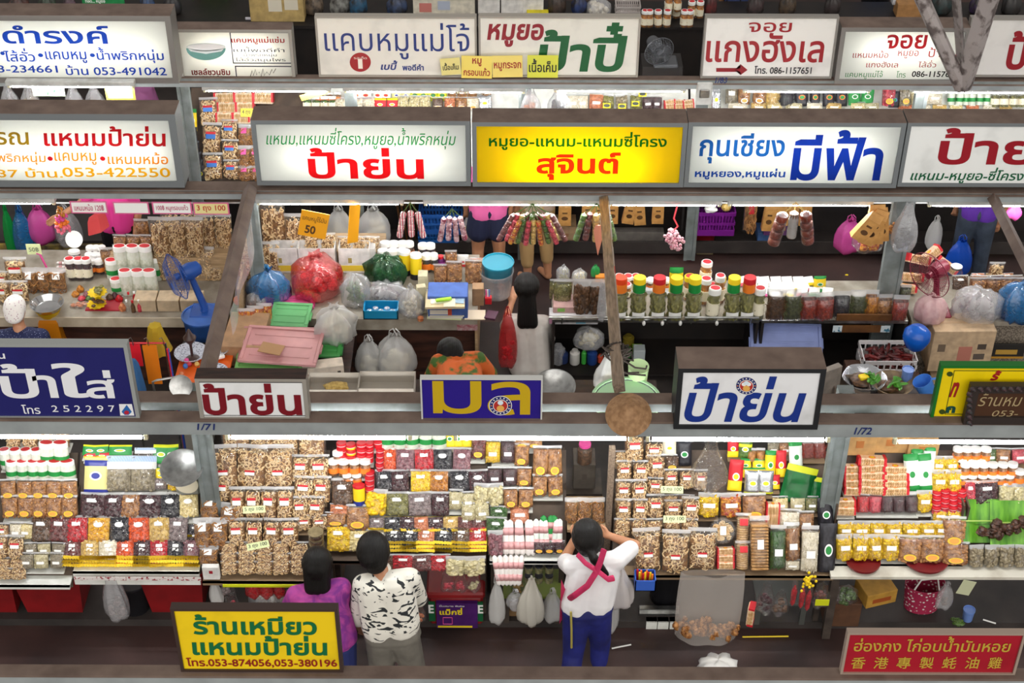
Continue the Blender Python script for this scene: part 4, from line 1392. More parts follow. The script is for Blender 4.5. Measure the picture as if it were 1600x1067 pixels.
row(s9,'wlid',722,21,'1495:15 1509:16 1523:16 1538:16','white-lidded spread jar','top layer',tilt=.3)
row(s9,'wlid',732,14,'1502:15 1517:15 1531:15','white-lidded spread jar','under the top layer',tilt=.3)
row(s9,'wlid',747,22,'1505:15 1520:15 1535:15 1549:15 1564:15 1580:15','white-lidded spread jar','second layer',tilt=.3)
row(s9,'wlid',758,15,'1503:15 1518:15 1533:15 1548:15 1562:15 1576:15 1591:16:22','white-lidded spread jar','bottom layer',tilt=.3)
row(s9,T3('bean'),724,22,'1547:18 1566:22 1592:22','','top tier',fills=('leaf','nut','rose'),descs=['green pea bag','brown bean bag','pink bean bag'])
row(s9,T3('fruit'),787,33,'1515:18 1541:37','','middle tier',fills=('rose','plum'),descs=['rose red fruit pack','wide plum fruit pack'])
row(s9,T3('round'),786,28,'1571:23 1593:22','bag of pale green fruit','middle tier',fills=('pale',))
row(s9,T3('round'),883,30,'1524:22 1547:22 1571:23 1593:22','grey-green preserved fruit bag','shelf below the banana leaf',fills=('taupe',),tilt=.3)


# ---------------------------------------------------------------- the stands that carry them
def stand(label,px0,px1,y_front,y_back,board,face_h,col='white_board',inner=None,zb=.07):
    """A sloping board with a ledge under every row, a front face and two side boards."""
    a,b = at(px0,y_front,FR0,FN),at(px1,y_front,FR0,FN)
    a.x,b.x = at(px0 + 1,885,FR0,FN).x,at(px1 - 1,885,FR0,FN).x
    c = at(px0,y_back,FR0,FN)
    x0,x1 = a.x,b.x
    off,fo = .055,.05 if zb < .7 else .015
    m = Mb()
    Yf,Zf,Yb,Zb = a.y,a.z,c.y,c.z
    o_ = off*1.4142
    root = empty('display_stand',((x0 + x1)/2,Yf,.07),label,'display stand')
    hw = (x1 - x0)/2
    T = Matrix.Translation((0,-Yf,-.07))
    m.add([(-hw,Yf,Zf - o_),(hw,Yf,Zf - o_),(hw,Yb,Zb - o_),(-hw,Yb,Zb - o_),(-hw,Yf + .02,Zf - o_ - .02),(hw,Yf + .02,Zf - o_ - .02),(hw,Yb + .02,Zb - o_ - .02),(-hw,Yb + .02,Zb - o_ - .02)],
          [(0,1,2,3),(7,6,5,4),(0,4,5,1),(3,2,6,7),(0,3,7,4),(1,5,6,2)],T=T)
    m.obj('sloping_board','shelf_dark' if inner is None else inner,root,smooth=False)
    m = Mb().box(-hw,Yf - fo,Zf - .02 - face_h,hw,Yf - fo + .015,Zf - .018,T=T).box(-hw,Yf - fo,Zf - .03,hw,Yf + .06,Zf - .018,T=T)
    T = T @ Matrix.Translation((0,.18,0)) if zb < .7 else T
    m.obj('front_board',col,root,smooth=False)
    for s in (-1,1):
        m = Mb().box(s*hw - .006 - s*.006,Yf + .2,max(.07,zb),s*hw + .006 - s*.006,Yb + .05,Zb - .25,T=T)
        m.obj('side_board','shelf_dark',root,smooth=False)
        if zb > .1:
            continue
        m = Mb().box(s*hw - .02 - s*.025,Yf - .03,.07,s*hw + .02 - s*.025,Yf + .02,Zf - .03,T=T)
        m.obj('leg',mat('stand_frame','4a4038',.6,col2='332b26',scale=8),root,smooth=False)
    T = Matrix.Translation((0,-Yf,-.07))
    for (pa,pb,st) in ledges:
        xm = (pa.x + pb.x)/2
        if st.p0 == FR0 and x0 <= xm <= x1 and pa.y > Yf + .05 and st.tilt is not None:
            l = Mb().box(max(pa.x - root.location.x,.01 - hw),pa.y - .03,pa.z - .026,min(pb.x - root.location.x,hw - .01),pa.y + .075,pa.z - .018,T=T)
            l.obj('ledge',board,root,smooth=False)
    return root


lg = mat('ledge_board','d2d2ca',.5)
mat('shelf_dark','5a4a3c',.7,col2='43362c',scale=6)
stand('white stepped stand holding red-lidded jars and nut bags',-40,112,905,694,lg,.03,zb=.58)
stand('white sloping stand of dried fruit with printed front board',114,313,884,694,lg,.12,zb=.58)
stand('sloping stand of crackling bags beside the 1/71 post',317,512,899,690,mat('ledge_wood','8a7358',.6),.03,'ledge_wood')
stand('sloping stand of jars and fruit packs facing the printed shirt',514,760,868,690,lg,.02,'shelf_dark')
stand('sloping stand of nut bags and sausage sticks',764,886,868,690,lg,.02)
stand('sloping stand of crackling and beans under the deep box sign',958,1302,890,690,'ledge_wood',.03,'ledge_wood')
stand('sloping stand of banana chips beside the 1/72 post',1304,1506,878,690,lg,.005,zb=.72)
stand('stand of jars, banana leaf and fruit bags under carved sign',1508,1690,884,690,'ledge_wood',.04,'shelf_dark',zb=.72)

# ---------------------------------------------------------------- more builders: cartons, bags, tubs
def carton(label,cx,by,w,h,dep,Z=None,Y=None,rz=0,col='b08a5c',name='carton',cat='carton',group=None,prints=(),tape=None,open_top=False,over=None,tilt=0):
    P = atZ(cx,by,Z) if Z is not None else atY(cx,by,Y)
    s = ppm(P)
    W,H = w/s,h/s/.8
    b = Mb()
    if open_top:
        t = .006
        for q in ((-W/2,0,W/2,t),(-W/2,dep - t,W/2,dep),(-W/2,t,-W/2 + t,dep - t),(W/2 - t,t,W/2,dep - t)):
            b.box(q[0],q[1],0,q[2],q[3],H)
        b.box(-W/2,0,0,W/2,dep,t)
    else:
        b.bbox(-W/2,0,0,W/2,dep,H,.004)
    dk = '%02x%02x%02x' % tuple(int(int(col[i:i + 2],16)*.86) for i in (0,2,4))
    o = b.obj(name,mat('board_' + col,col,.75,col2=dk,scale=12),loc=P,rot=(tilt,0,rz),smooth=False)
    tag(o,label,cat,group)
    if tape:
        Mb().box(-W/2 - .001,dep*.45,H - .001,W/2 + .001,dep*.55,H + .002).obj('tape',mat('tape_' + tape,tape,.3),o,smooth=False)
    for p in prints:
        if len(p) == 5:                              # a printed panel: x0, z0, x1, z1 as shares of the front, colour
            Mb().box((p[0] - .5)*W,-.002,p[1]*H,(p[2] - .5)*W,0,p[3]*H).obj('print_panel','ink_' + p[4] if 'ink_' + p[4] in MATS else mat('ink_' + p[4],p[4],.5),o,smooth=False)
        else:
            letters(o,p[5],((p[0] - .5)*W,p[1]*H,(p[2] - .5)*W,p[3]*H),-.003,mat('ink_' + p[4],p[4],.5),.03)
    return o


def carrier(label,cx,ty,w,h,Y,m='carrier_white',fill=None,name='carrier_bag',handles=True,group=None,fold=.07,seed=None,fat=.7,neck=.3,cat='bag',fill_h=.4):
    """A soft plastic bag hanging by its top point; fill: colour of what shows through it."""
    P = atY(cx,ty,Y)
    s = ppm(P)
    W,H = w/s,h/s/.82
    sd = seed if seed is not None else rnd.uniform(0,9)
    R = W/2
    top = -.14*H if handles else 0
    pr = [(.02,-H),(R*.72,-H*.985),(R*.95,-H*.9),(R,-H*.78),(R*.96,-H*.6),(R*.8,-H*.42),(R*(.42 + neck*.5),-H*.28),(R*max(neck,.12),top - .03*H),(R*max(neck*1.15,.16),top)]
    b = Mb()
    n = 28
    vs = []
    for i,(r,z) in enumerate(pr):
        for j in range(n):
            a = 2*pi*j/n
            k = 1 + fold*(.6 + i*.14)*sin(5*a + sd + i*.35) + fold*.5*sin(11*a - sd*2 + i*.6)
            vs.append((r*k*cos(a),r*k*sin(a)*fat,z + .012*sin(3*a + sd)*(i > 0)))
    fs = [(i*n + j,i*n + (j + 1) % n,(i + 1)*n + (j + 1) % n,(i + 1)*n + j) for i in range(len(pr) - 1) for j in range(n)]
    fs.append(tuple(range(n))[::-1])
    b.add(vs,fs)
    o = b.obj(name,m,loc=P,ang=None)
    tag(o,label,cat,group)
    if handles:
        for k in (-1,1):
            hb = Mb().tube([(k*R*.3,0,top - .01),(k*R*.26,-.01*k,top*.5),(k*R*.06,0,-.002),(-k*.002,.01*k,top*.45),(k*R*.12,0,top - .01)],.008,6,flat=.5)
            hb.obj('handle',m,o)
    if fill:
        c = Mb()
        rr = random.Random(int(sd*100))
        for _ in range(14):
            a,q = rr.uniform(0,6.28),rr.uniform(0,.62)*R
            c.blob((cos(a)*q,sin(a)*q*fat,-H*rr.uniform(.97 - fill_h,.92)),R*.3,R*.26*fat,R*.28,8,5,0,.15)
        stuff(c.obj('contents',fill,o))
    return o


def heap_bag(label,cx,by,w,h,Z,m,fill=None,name='plastic_bag',seed=1,fat=.8,knot=True,cat='bag',fold=.06):
    """A full plastic bag standing on a surface with a gathered knot on top."""
    P = atZ(cx,by,Z)
    s = ppm(P)
    W,H = w/s,h/s/.85
    R = W/2
    P.y += R*fat*.7
    b = Mb()
    n = 30
    pr = [(.05,0),(.75,.01),(.98,.14),(1,.38),(.9,.62),(.62,.82),(.3,.91),(.12,.94),(.2,1.0),(.26,1.04)] if knot else [(.05,0),(.8,.01),(1,.16),(1,.45),(.88,.72),(.6,.92),(.25,.99),(.02,1)]
    vs = []
    for i,(r,z) in enumerate(pr):
        for j in range(n):
            a = 2*pi*j/n
            k = 1 + fold*(1 + 1.5*(z > .6))*sin(7*a + seed + i*.25) + fold*.9*sin(13*a + seed*2 + i*1.3) + fold*.6*sin(19*a - i*2.1) + .05*sin(2*a + seed)
            vs.append((r*R*k*cos(a),r*R*fat*k*sin(a),z*H*(1 + .05*sin(3*a + seed))))
    b.add(vs,[(i*n + j,i*n + (j + 1) % n,(i + 1)*n + (j + 1) % n,(i + 1)*n + j) for i in range(len(pr) - 1) for j in range(n)] + [tuple(range(n))[::-1]])
    o = b.obj(name,m,loc=P,ang=None)
    tag(o,label,cat)
    if fill:
        c = Mb()
        rr = random.Random(seed)
        for _ in range(34):
            a,q = rr.uniform(0,6.28),rr.uniform(.2,.74)*R
            z = rr.uniform(.08,.66)
            c.blob((cos(a)*q*(1.05 - .4*z),sin(a)*q*fat*(1.05 - .4*z),z*H),R*.2,R*.18,R*.19,8,5,0,.1)
        stuff(c.obj('contents',fill,o))
    return o


def tub(label,cx,by,r_px,h,Z,m,name='bucket',top=1.2,rim=True,fill=None,cat='bucket',handle=False,ex=1,n=28,rim_m=None):
    P = atZ(cx,by,Z)
    s = ppm(P)
    R,H = r_px/s,h
    P.y += R
    b = Mb().lathe([(R/top*.97,0),(R/top,.004),(R,H),(R*1.03,H + .004),(R*1.03,H - .01),(R*.985,H - .012),(R/top*.96,.012),(0,.012)],n)
    o = b.obj(name,m,loc=P,ang=50)
    tag(o,label,cat)
    if rim:
        Mb().lathe([(R*1.0,H - .006),(R*1.05,H - .004),(R*1.05,H + .008),(R*.97,H + .008),(R*.97,H)],n).obj('rim',rim_m or m,o)
    if fill:
        c = Mb()
        rr = random.Random(int(cx))
        for _ in range(26):
            a,q = rr.uniform(0,6.28),rr.uniform(0,.8)*R
            c.blob((cos(a)*q,sin(a)*q,H*rr.uniform(.72,.92)),R*.2,R*.17,R*.14,8,5,0,.12)
        stuff(c.obj('contents',fill,o))
    if handle:
        Mb().tube([(R*cos(a),0,H + R*.9*sin(a)) for a in [pi*k/10 for k in range(11)]],.005,6).obj('handle',rim_m or m,o)
    return o


# ---------------------------------------------------------------- things among the front stands
def plate_card(label,cx,cy,w,h,P,texts,col='dfe8b0',rot=0,tilt=-.6,group=None):
    s = ppm(P)
    W,H = w/s,h/s
    o = Mb().box(-W/2,-.002,-H/2,W/2,.002,H/2).obj('price_card',mat('card_' + col,col,.6),smooth=False)
    o.matrix_world = Matrix.Translation(P) @ Matrix.Rotation(tilt,4,'X') @ Matrix.Rotation(rot,4,'Y')
    tag(o,label,'card',group)
    letters(o,texts,(-W*.42,-H*.32,W*.42,H*.34),-.003,mat('ink_303a30','303a30',.5),.01)
    return o


GP = 'pale green price cards'
for x,y,t,r,lb in ((397,796,'5 ถุง 100',-.06,'upper pale green price card on the crackling by 1/71 post'),(403,852,'3 ถุง 100',-.2,'lower tilted pale green price card by 1/71 post'),
                       (1050,765,'5 ถุง 100',.02,'upper pale green price card on the crackling beside the plank'),(1054,811,'3 ถุง 100',0,'lower pale green price card on the crackling beside the plank')):
    plate_card(lb,x,y,35,11,at(x,y,FR0 + FN*.16,FN),t,rot=r,group=GP)
# a wrinkled clear bag hanging over the packets, the tall round can stack, leaf and meat
carrier('wrinkled clear plastic bag hanging before the printed packets',1112,692,54,78,8.5,'clear_film',name='plastic_bag',handles=False,seed=2,fold=.12)
for q in range(4):
    P = at(496,862,FR0,FN) + Vector((0,.0 + .0*q,.05*q))
    o = Mb().lathe([(.052,0),(.056,.006),(.056,.036),(.05,.042)],22).obj('round_tin','glass',loc=P,ang=40)
    Mb().lathe([(.054,.04),(.056,.043),(.056,.05),(.03,.052),(0,.0525)],22).obj('lid',mat('dull_lid','8a7c5c',.35,col2='6a5c40',scale=20),o)
    stuff(Mb().lathe([(.05,.004),(.05,.036)],20).obj('contents','fill_tea',o))
    tag(o,'clear round tub of brown snacks, %s in the stack behind the purple shirt' % ('bottom','second','third','top')[q],'tub','stacked clear tubs')
leaf_m = mat('banana_leaf','6fae2c',.4,col2='3f7e16',scale=5,stretch=(5,1,1),bump=.1)
for i,(x0,x1,y0,y1,tl,lb) in enumerate(((1500,1560,848,780,.1,'banana leaf folded up at the left of the dark meat'),(1545,1640,852,782,-.05,'broad banana leaf under the dark meat'))):
    P0,P1 = at(x0,y0,FR0 + FN*.03,FN),at(x1,y0,FR0 + FN*.03,FN)
    U = at(x0,y1,FR0 + FN*.03,FN) - P0
    g = Mb().grid(lambda a,b: P0.lerp(P1,a) + U*b + FN*(.012*sin(9*a + i) + .03*(b - .5) ** 2 + .02*i),16,10)
    g.grid(lambda a,b: P0.lerp(P1,a) + U*b + FN*(.012*sin(9*a + i) + .03*(b - .5) ** 2 + .02*i - .003),16,10)
    c = (P0 + P1)/2
    o = g.obj('banana_leaf',leaf_m)
    o.data.transform(Matrix.Translation(-c)); o.location = c
    tag(o,lb,'leaf')
    Mb().tube([U*.5*t + (P1 - P0)*(t2 - .5) + FN*(.03 + .02*i) + U*(.5 - .5*t) for t,t2 in ((1,0),(1,.5),(1,1))],.005,5).obj('midrib',mat('leaf_rib','b4d068',.5),o)
for i,(x,y,w) in enumerate(((1552,832,34),(1582,826,30))):
    P = at(x,y,FR0 + FN*.07,FN)
    s = ppm(P)
    m = Mb()
    rr = random.Random(i)
    for _ in range(26):
        m.blob((rr.gauss(0,.3)*w/s,-.01 + rr.uniform(-.02,.01),rr.gauss(.3,.22)*w/s*.8),w/s*.2,.03,w/s*.16,8,6,0,.2)
    o = m.obj('dark_meat',mat('meat','5a3a2a',.45,col2='2a1812',scale=40,bump=.5),loc=P)
    tag(o,('larger dark meat lump on the banana leaf','smaller dark meat lump at the end of the banana leaf')[i],'meat')
# weighing scale behind the 1/71 post
P = atY(296,770,8.66)
o = empty('weighing_scale',P,'weighing scale with steel pan and round dial behind the 1/71 post','scale')
Mb().bbox(-.09,-.03,0,.09,.12,.2,.02).obj('body',mat('scale_grey','8d8f86',.4),o)
Mb().lathe([(.085,0),(.085,.012),(.078,.014),(0,.014)],26,T=Matrix.Translation((0,-.032,.12)) @ Matrix.Rotation(pi/2,4,'X')).obj('dial','print_cream',o)
Mb().box(-.004,-.052,.12,.004,-.048,.185).obj('needle','print_red',o)
Mb().lathe([(.02,.2),(.03,.26),(.02,.275)],12).obj('neck','steel',o)
Mb().lathe([(.03,.275),(.1,.285),(.15,.32),(.155,.33),(.148,.33),(.1,.295),(0,.285)],30,T=Matrix.Rotation(.35,4,'X') @ Matrix.Translation((0,.02,.02))).obj('pan','steel',o)
for x,y,w,h,lb in ((1342,712,48,32,'tan carton at the top beside the 1/72 post'),(1390,708,56,30,'tan carton with red print at the top under the lamp'),(1440,716,48,26,'tan carton behind the green tea packets')):
    carton(lb,x,y,w,h,.2,Y=at(x,y,FR0,FN).y,col='c49a62',prints=((.35,.4,.6,.75,'b0703c'),))
# the dark passage
P = atZ(912,772,.85)
tag(Mb().box(-.14,0,0,.14,.3,.78).obj('dark_cabinet','stand_frame',loc=(P.x,P.y,.07),smooth=False),'dark narrow cabinet in the passage under the grey carton','cabinet')
carton('grey carton standing in the dark passage under a bottle',912,764,34,40,.2,Z=.85,col='6b6258',prints=((.4,.4,.62,.6,'5a5048'),))
P = atZ(913,722,1.16)
o = Mb().lathe([(.055,0),(.06,.01),(.06,.13),(.045,.15),(.04,.17)],18).obj('pickle_jar','glass',loc=P)
stuff(Mb().lathe([(.053,.01),(.053,.13)],16).obj('contents','fill_tea',o)); Mb().lathe([(.045,.165),(.045,.185),(.03,.186),(0,.186)],18).obj('lid','print_pink',o)
tag(o,'dark pickle jar on the carton in the dark passage','jar')
slabs = [('passage_shelf','wooden shelf board across the dark passage',886,946,818,.3,'pale_wood')]
for nm,lb,x0,x1,y,d,m in slabs:
    a,b = at(x0,y,FR0,FN),at(x1,y,FR0,FN)
    w = b.x - a.x
    tag(Mb().box(-w/2,-.06,-.03,w/2,d,-.006).obj(nm,m,loc=((a.x + b.x)/2,a.y,a.z),smooth=False),lb,'shelf')
a,b = atY(951,716,8.42),atY(957,856,8.42)
o = Mb().box(-.022,0,0,.022,.04,a.z - .07).obj('wooden_plank','grey_wood',loc=((a.x + b.x)/2,8.52,.07),smooth=False)
tag(o,'upright grey wooden plank between the dark passage and the crackling','plank')
# yellow card edge in front of the crackling, small white notice
a,b = at(350,901,FR0,FN),at(467,901,FR0,FN)
w = b.x - a.x
tag(Mb().box(-w/2,-.075,-.03,w/2,-.066,-.008).obj('edge_strip','print_lime',loc=((a.x + b.x)/2,a.y,a.z),smooth=False),'lime-yellow edge strip below the flattened crackling bags','strip')

o = carton('small white notice box beside the post and bins',331,906,26,22,.04,Y=8.2,col='eceae6',name='notice_box',cat='box',prints=((.4,.5,.62,.72,'a02030'),))
# printed strip on the white board
a,b = atY(116,903,8.215),atY(314,903,8.215)
w = b.x - a.x
o = Mb().box(-w/2,-.004,-.016,w/2,0,.016).obj('picture_strip',mat('strip_print','e8e0dc',.4,col2='a04048',tex='noise',scale=45,lo=.55,hi=.6),loc=((a.x + b.x)/2,8.213,a.z),smooth=False)
tag(o,'printed strip of small pictures along the white fruit stand front','strip')
# the long counter plank on the right with basins
a,b = atY(1298,905,8.2),atY(1680,908,8.2)
w = b.x - a.x
o = Mb().box(-w/2,0,0,w/2,.3,.026).obj('counter_plank',mat('worn_white','d8d4c6',.6,col2='a89e8c',scale=5,detail=6,lo=.5,hi=.8),loc=((a.x + b.x)/2,8.2,a.z),smooth=False)
tag(o,'worn white counter plank with red basins below the banana chips','counter')
for k in (-1,1):
    Mb().box(k*w*.47 - .03,.05,.07 - a.z,k*w*.47 + .03,.1,0).obj('leg','stand_frame',o,smooth=False)
zc = a.z + .026
for x,r,lb in ((1352,26,'smaller dark red basin on the worn counter plank'),(1452,35,'larger dark red basin on the worn counter plank')):
    tub(lb,x,900,r,.034,zc,mat('basin_red','6e1218',.35),'basin',1.25,cat='basin')

# ---------------------------------------------------------------- under the front stands
mat('bin_red','8c1418',.5,col2='700e12',scale=4)
for x,w,lb in ((-8,80,'dark red plastic bin cut by the photo edge'),(84,108,'dark red plastic bin beside the hanging clear bag'),(276,100,'dark red plastic bin beside the black bucket')):
    P = atZ(x,964,.07)
    s = ppm(P)
    W = w/s/2
    H = .52
    b = Mb()
    for z0,z1,k0,k1,y0 in ((0,H - .1,.8,.97,0),(H - .1,H,1.03,1.05,-.02)):
        b.add([(-W*k0,y0,z0),(W*k0,y0,z0),(W*k0,.36,z0),(-W*k0,.36,z0),(-W*k1,y0 - .05,z1),(W*k1,y0 - .05,z1),(W*k1,.4,z1),(-W*k1,.4,z1)],
              [(0,3,2,1),(0,1,5,4),(1,2,6,5),(2,3,7,6),(3,0,4,7),(4,5,6,7)])
    P.y += .05
    o = b.obj('storage_bin','bin_red',loc=P,smooth=False)
    tag(o,lb,'bin','dark red storage bins')
tub('black bucket between the red bins',208,968,27,.3,.07,mat('black_plastic','1c1c20',.4),top=1.25)
carrier('long clear crumpled bag hanging between red bins',172,896,38,82,8.26,'carrier_clear','fill_ash',handles=False,name='plastic_bag',seed=4,fold=.14,neck=.5)
carrier('pale grey plastic bag hanging beside the red bin and post',334,905,22,44,8.3,'carrier_white',handles=False,name='plastic_bag',seed=5)
for i,(x,y,f) in enumerate(((353,905,'fill_ash'),(360,928,'fill_rose'))):
    carrier(('upper','lower')[i] + ' small clear packet hanging below the yellow edge strip',x,y,22,26,8.3,'clear_film',f,name='snack_packet',handles=False,cat='packet',seed=i,neck=.7)
for i,(x,w) in enumerate(((392,24),(413,24),(434,20))):
    carrier('red net of shallots %s from left under the yellow edge strip' % ORD[i],x,899,w,38,8.32,'carrier_red','fill_rose',name='shallot_net',handles=False,seed=i + 2,cat='net')
heap_bag('crumpled clear bag lying behind the yellow phone sign',420,955,62,44,.07,'carrier_clear','fill_taupe',seed=3)
# purple printed carton in the red cool box
P = atZ(713,980,.07)
s = ppm(P)
W = 84/s
o = empty('cool_box',P,'dark red cool box with a purple printed carton front','cool box')
Mb().bbox(-W/2,.02,0,W/2,.36,.3,.02).obj('body','bin_red',o)
Mb().bbox(-W/2 - .015,0,.3,W/2 + .015,.38,.36,.015).obj('lid','bin_red',o)
pp = Mb().box(-W*.36,-.012,.005,W*.4,.02,.27).obj('printed_sheet',mat('print_purple','4a1a66',.4,col2='3a1254',scale=9),o,smooth=False)
for k in (-1,1):
    gpl = Mb().box(min(k*W*.38,k*W*.5),.004,.06,max(k*W*.38,k*W*.5),.02,.26).obj('green_panel',mat('deep_green','0f5a34',.4),o,smooth=False)
    letters(o,'E',(k*W*.455 - .02,.15,k*W*.455 + .02,.24),.001,'print_white',.03)
letters(o,'แม็กซี่',(-W*.3,.15,W*.12,.225),-.014,mat('ink_e8d020','e8d020',.4),.03)
letters(o,'นิ่มสบาย พิเศษ',(-W*.3,.235,W*.16,.258),-.014,'print_white',.0)
Mb().box(-W*.34,-.014,.012,W*.3,-.01,.03).obj('yellow_band',mat('ink_e8d020','e8d020',.4),o,smooth=False)
q = Mb()
for a,b_ in (((-.2,.05),(-.2,.12)),((-.2,.12),(-.06,.12)),((-.06,.12),(-.06,.05)),((-.06,.05),(-.2,.05))):
    q.tube([(a[0]*W*1.2,-.014,a[1]),(b_[0]*W*1.2,-.014,b_[1])],.003,4)
q.obj('outline_drawing','print_pink',o)
for i,x in enumerate((699,719,740)):
    carrier('small clear bag of pink sweets, %s from left above the purple carton' % ORD[i],x,896,23,30,8.25,'clear_film','fill_rose' if i < 2 else 'fill_pale',name='sweet_bag',handles=False,seed=i + 7,neck=.6,group='sweet bags above the purple carton')
carrier('long white carrier bag hanging beside the purple carton',776,898,26,88,8.24,'carrier_white',name='carrier_bag',seed=8,neck=.25)
for i in range(6):
    x = 780 + i*6
    spawn(K['stick'],fit(K['stick'],at(x,915,FR0 + Vector((0,-.05,-.1)),FN),9,50,.35,0,.05*(i - 3)),'white-wrapped sausage stick, %s from left in the lower bundle' % ORD[i],'lower bundle of sausage sticks')
carrier('bunch of white cloth strips hanging under the sausage sticks',831,903,40,82,8.22,mat('pale_cloth','d8d4c8',.8,transl=.3),name='cloth_bundle',handles=False,seed=9,fold=.16,cat='cloth',neck=.2)
carrier('clear carrier bag behind the white cloth strips',806,920,30,34,8.28,'carrier_clear',seed=10)
carrier('grey plastic bag hanging behind the white-shirted woman',864,918,30,60,8.34,'carrier_white',seed=11)
for i,x in enumerate((826,842,858)):
    for q_ in range(2):
        P = at(x,893 + q_*2,FR0 + Vector((0,.06,-.05)),FN)
        o = Mb().lathe([(.03,0),(.033,.01),(.033,.05),(.028,.06)],14).obj('olive_jar','glass',loc=P + Vector((0,0,-.09*q_)))
        stuff(Mb().lathe([(.03,.004),(.03,.05)],12).obj('contents','fill_olive',o)); Mb().lathe([(.03,.058),(.03,.07),(0,.071)],14).obj('lid','black',o)
        tag(o,'dark-lidded olive jar, %s from left, %s shelf under the sticks' % (ORD[i],('upper','lower')[q_]),'jar','olive jars under the sausage sticks')
heap_bag('small heap of yellow fruit in film under the olive jars',810,926,22,18,.4,'clear_film','fill_sand',name='fruit_bag',seed=6)
a,b = atZ(786,926,.4),atZ(878,926,.4)
o = empty('low_bench',((a.x + b.x)/2,a.y,.0),'low wooden bench holding yellow fruit under the sausage sticks','bench')
w = b.x - a.x
Mb().box(-w/2,-.04,.38,w/2,.25,.4).obj('top',mat('green_edge','6a7a2a',.6),o,smooth=False)
for k in (-1,1):
    Mb().box(k*w*.44 - .02,0,.07,k*w*.44 + .02,.04,.38).obj('leg','stand_frame',o,smooth=False)
carton('small wooden block under the low bench',803,963,22,10,.1,Z=.07,col='8a6a44',name='wooden_block',cat='block')
carrier('white paper sheets hanging at the right of the white-shirted woman',970,886,46,70,8.2,mat('pale_sheet','e4dedb',.6,transl=.3),name='paper_bundle',handles=False,seed=12,fold=.1,cat='paper',neck=.2)
carrier('long pale green plastic sheet hanging behind the blue trousers',954,905,30,96,8.24,'carrier_white',name='plastic_sheet',handles=False,seed=13,fold=.1,cat='plastic sheet',neck=.3)
# blue crate of sachets, bucket, big bag
P = atY(1007,914,8.16)
o = empty('blue_crate',P,'small blue plastic tray of red and yellow tubes','tray')
cb = Mb()
for q in ((-.075,-.06,.075,-.052),(-.075,.052,.075,.06),(-.075,-.06,-.067,.06),(.067,-.06,.075,.06)):
    cb.box(q[0],q[1],0,q[2],q[3],.1)
cb.box(-.075,-.06,0,.075,.06,.006)
cb.obj('tray',mat('tray_blue','3a66c8',.4),o,smooth=False)
for i in range(9):
    Mb().capsule((-.05 + .012*i,rnd.uniform(-.03,.03),.02),(-.055 + .013*i,rnd.uniform(-.03,.03),.13),.008,.008,8).obj('tube',('print_red','print_yellow','print_orange')[i % 3],o)
tub('black bucket with purple rim and green mangoes',1040,955,30,.36,.07,'black_plastic',top=1.35,fill='fill_sand',rim_m=mat('rim_purple','7a2a80',.4))
for i,(x,w) in enumerate(((1018,18),(1036,18),(1053,14))):
    P = atZ(x,986,.0)
    tag(Mb().box(-w/440,-.03,0,w/440,.03,.07).obj('ceramic_tile','white_board',loc=P + Vector((0,.05,0)),smooth=False),'white tile leaning at the step, %s from left below the black bucket' % ORD[i],'tile','white tiles at the step')
P = atZ(1030,962,.07)
tag(Mb().box(-.15,0,0,.15,.06,.02).box(-.15,.02,.02,.15,.06,.05).obj('metal_step','steel',loc=P,smooth=False),'grey metal step bar under the black bucket','bar')
P = atY(1114,893,8.08)
s = ppm(P)
W,H = 100/s,118/s/.82
g = Mb().grid(lambda a,b: ((a - .5)*W*(1 + .06*sin(b*3)),-.09*sin(pi*a) ** .5*(.3 + .9*b) - .01*sin(14*a + 4*b),-H*b - .03*sin(pi*a)*(1 - b)),20,14)
g.grid(lambda a,b: ((a - .5)*W*(1 + .06*sin(b*3)),.07*sin(pi*a) ** .5*(.3 + .9*b),-H*b),20,14)
o = g.obj('large_clear_bag',mat('big_bag','d8d0c8',.3,alpha=.3),loc=P)
tag(o,'large clear plastic bag holding bread rolls, hanging below the big crackling','bag')
for i in range(4):
    m_ = Mb()
    rr = random.Random(i)
    for _ in range(22):
        m_.blob((-W*.36 + W*.24*i + rr.gauss(0,.03),rr.gauss(-.02,.03),-H*.9 + rr.gauss(.03,.03)),.024,.024,.028,7,5,0,.2)
    stuff(m_.obj('snack_pack','fill_nut',o))
# hanging goods under the bean stand
P = atY(1168,958,8.16)
spawn(K['cracker'],Matrix.Translation(P) @ Matrix.Rotation(pi/2,4,'Y') @ Matrix.Rotation(.3,4,'X'),'cream and red cracker pack standing beside the large clear bag',None)
for x,y,w,h,f,lb in ((1200,912,30,50,'fill_plum','dark purple bag hanging beside the chilli packets'),(1222,925,30,38,'fill_tea','brown snack bag hanging low beside the chilli packets'),(1286,912,30,40,'fill_maroon','maroon snack bag with pale green label')):
    o = carrier(lb,x,y,w,h,8.14,'clear_film',f,name='snack_bag',handles=False,seed=x % 7,neck=.4,fill_h=.6)
Mb().box(-.05,-.062,-.16,.05,-.058,-.1).obj('label','print_lime',o)
for i,x in enumerate((1244,1257,1267)):
    P = atY(x,905 + 4*i,8.12)
    o = Mb().lathe([(.004,0),(.022,-.03),(.026,-.12),(.018,-.25),(.003,-.29)][::-1],12,ey=.6).obj('chilli_packet','clear_film',loc=P)
    stuff(Mb().lathe([(.003,-.27),(.018,-.24),(.021,-.12),(.004,-.06)],8,ey=.6).obj('chillies','fill_red',o))
    tag(o,'long packet of red chillies, %s from left under the tall white beans' % ORD[i],'packet','hanging chilli packets')
P = atY(1263,908,8.1)
m_ = Mb()
for i in range(30):
    m_.blob((rnd.gauss(0,.025),rnd.gauss(0,.02),rnd.gauss(0,.025)),.011,.011,.011,6,4,0)
tag(m_.obj('yellow_flowers',mat('marigold','f2d010',.6),loc=P),'bunch of small yellow flowers above the chilli packets','flowers')
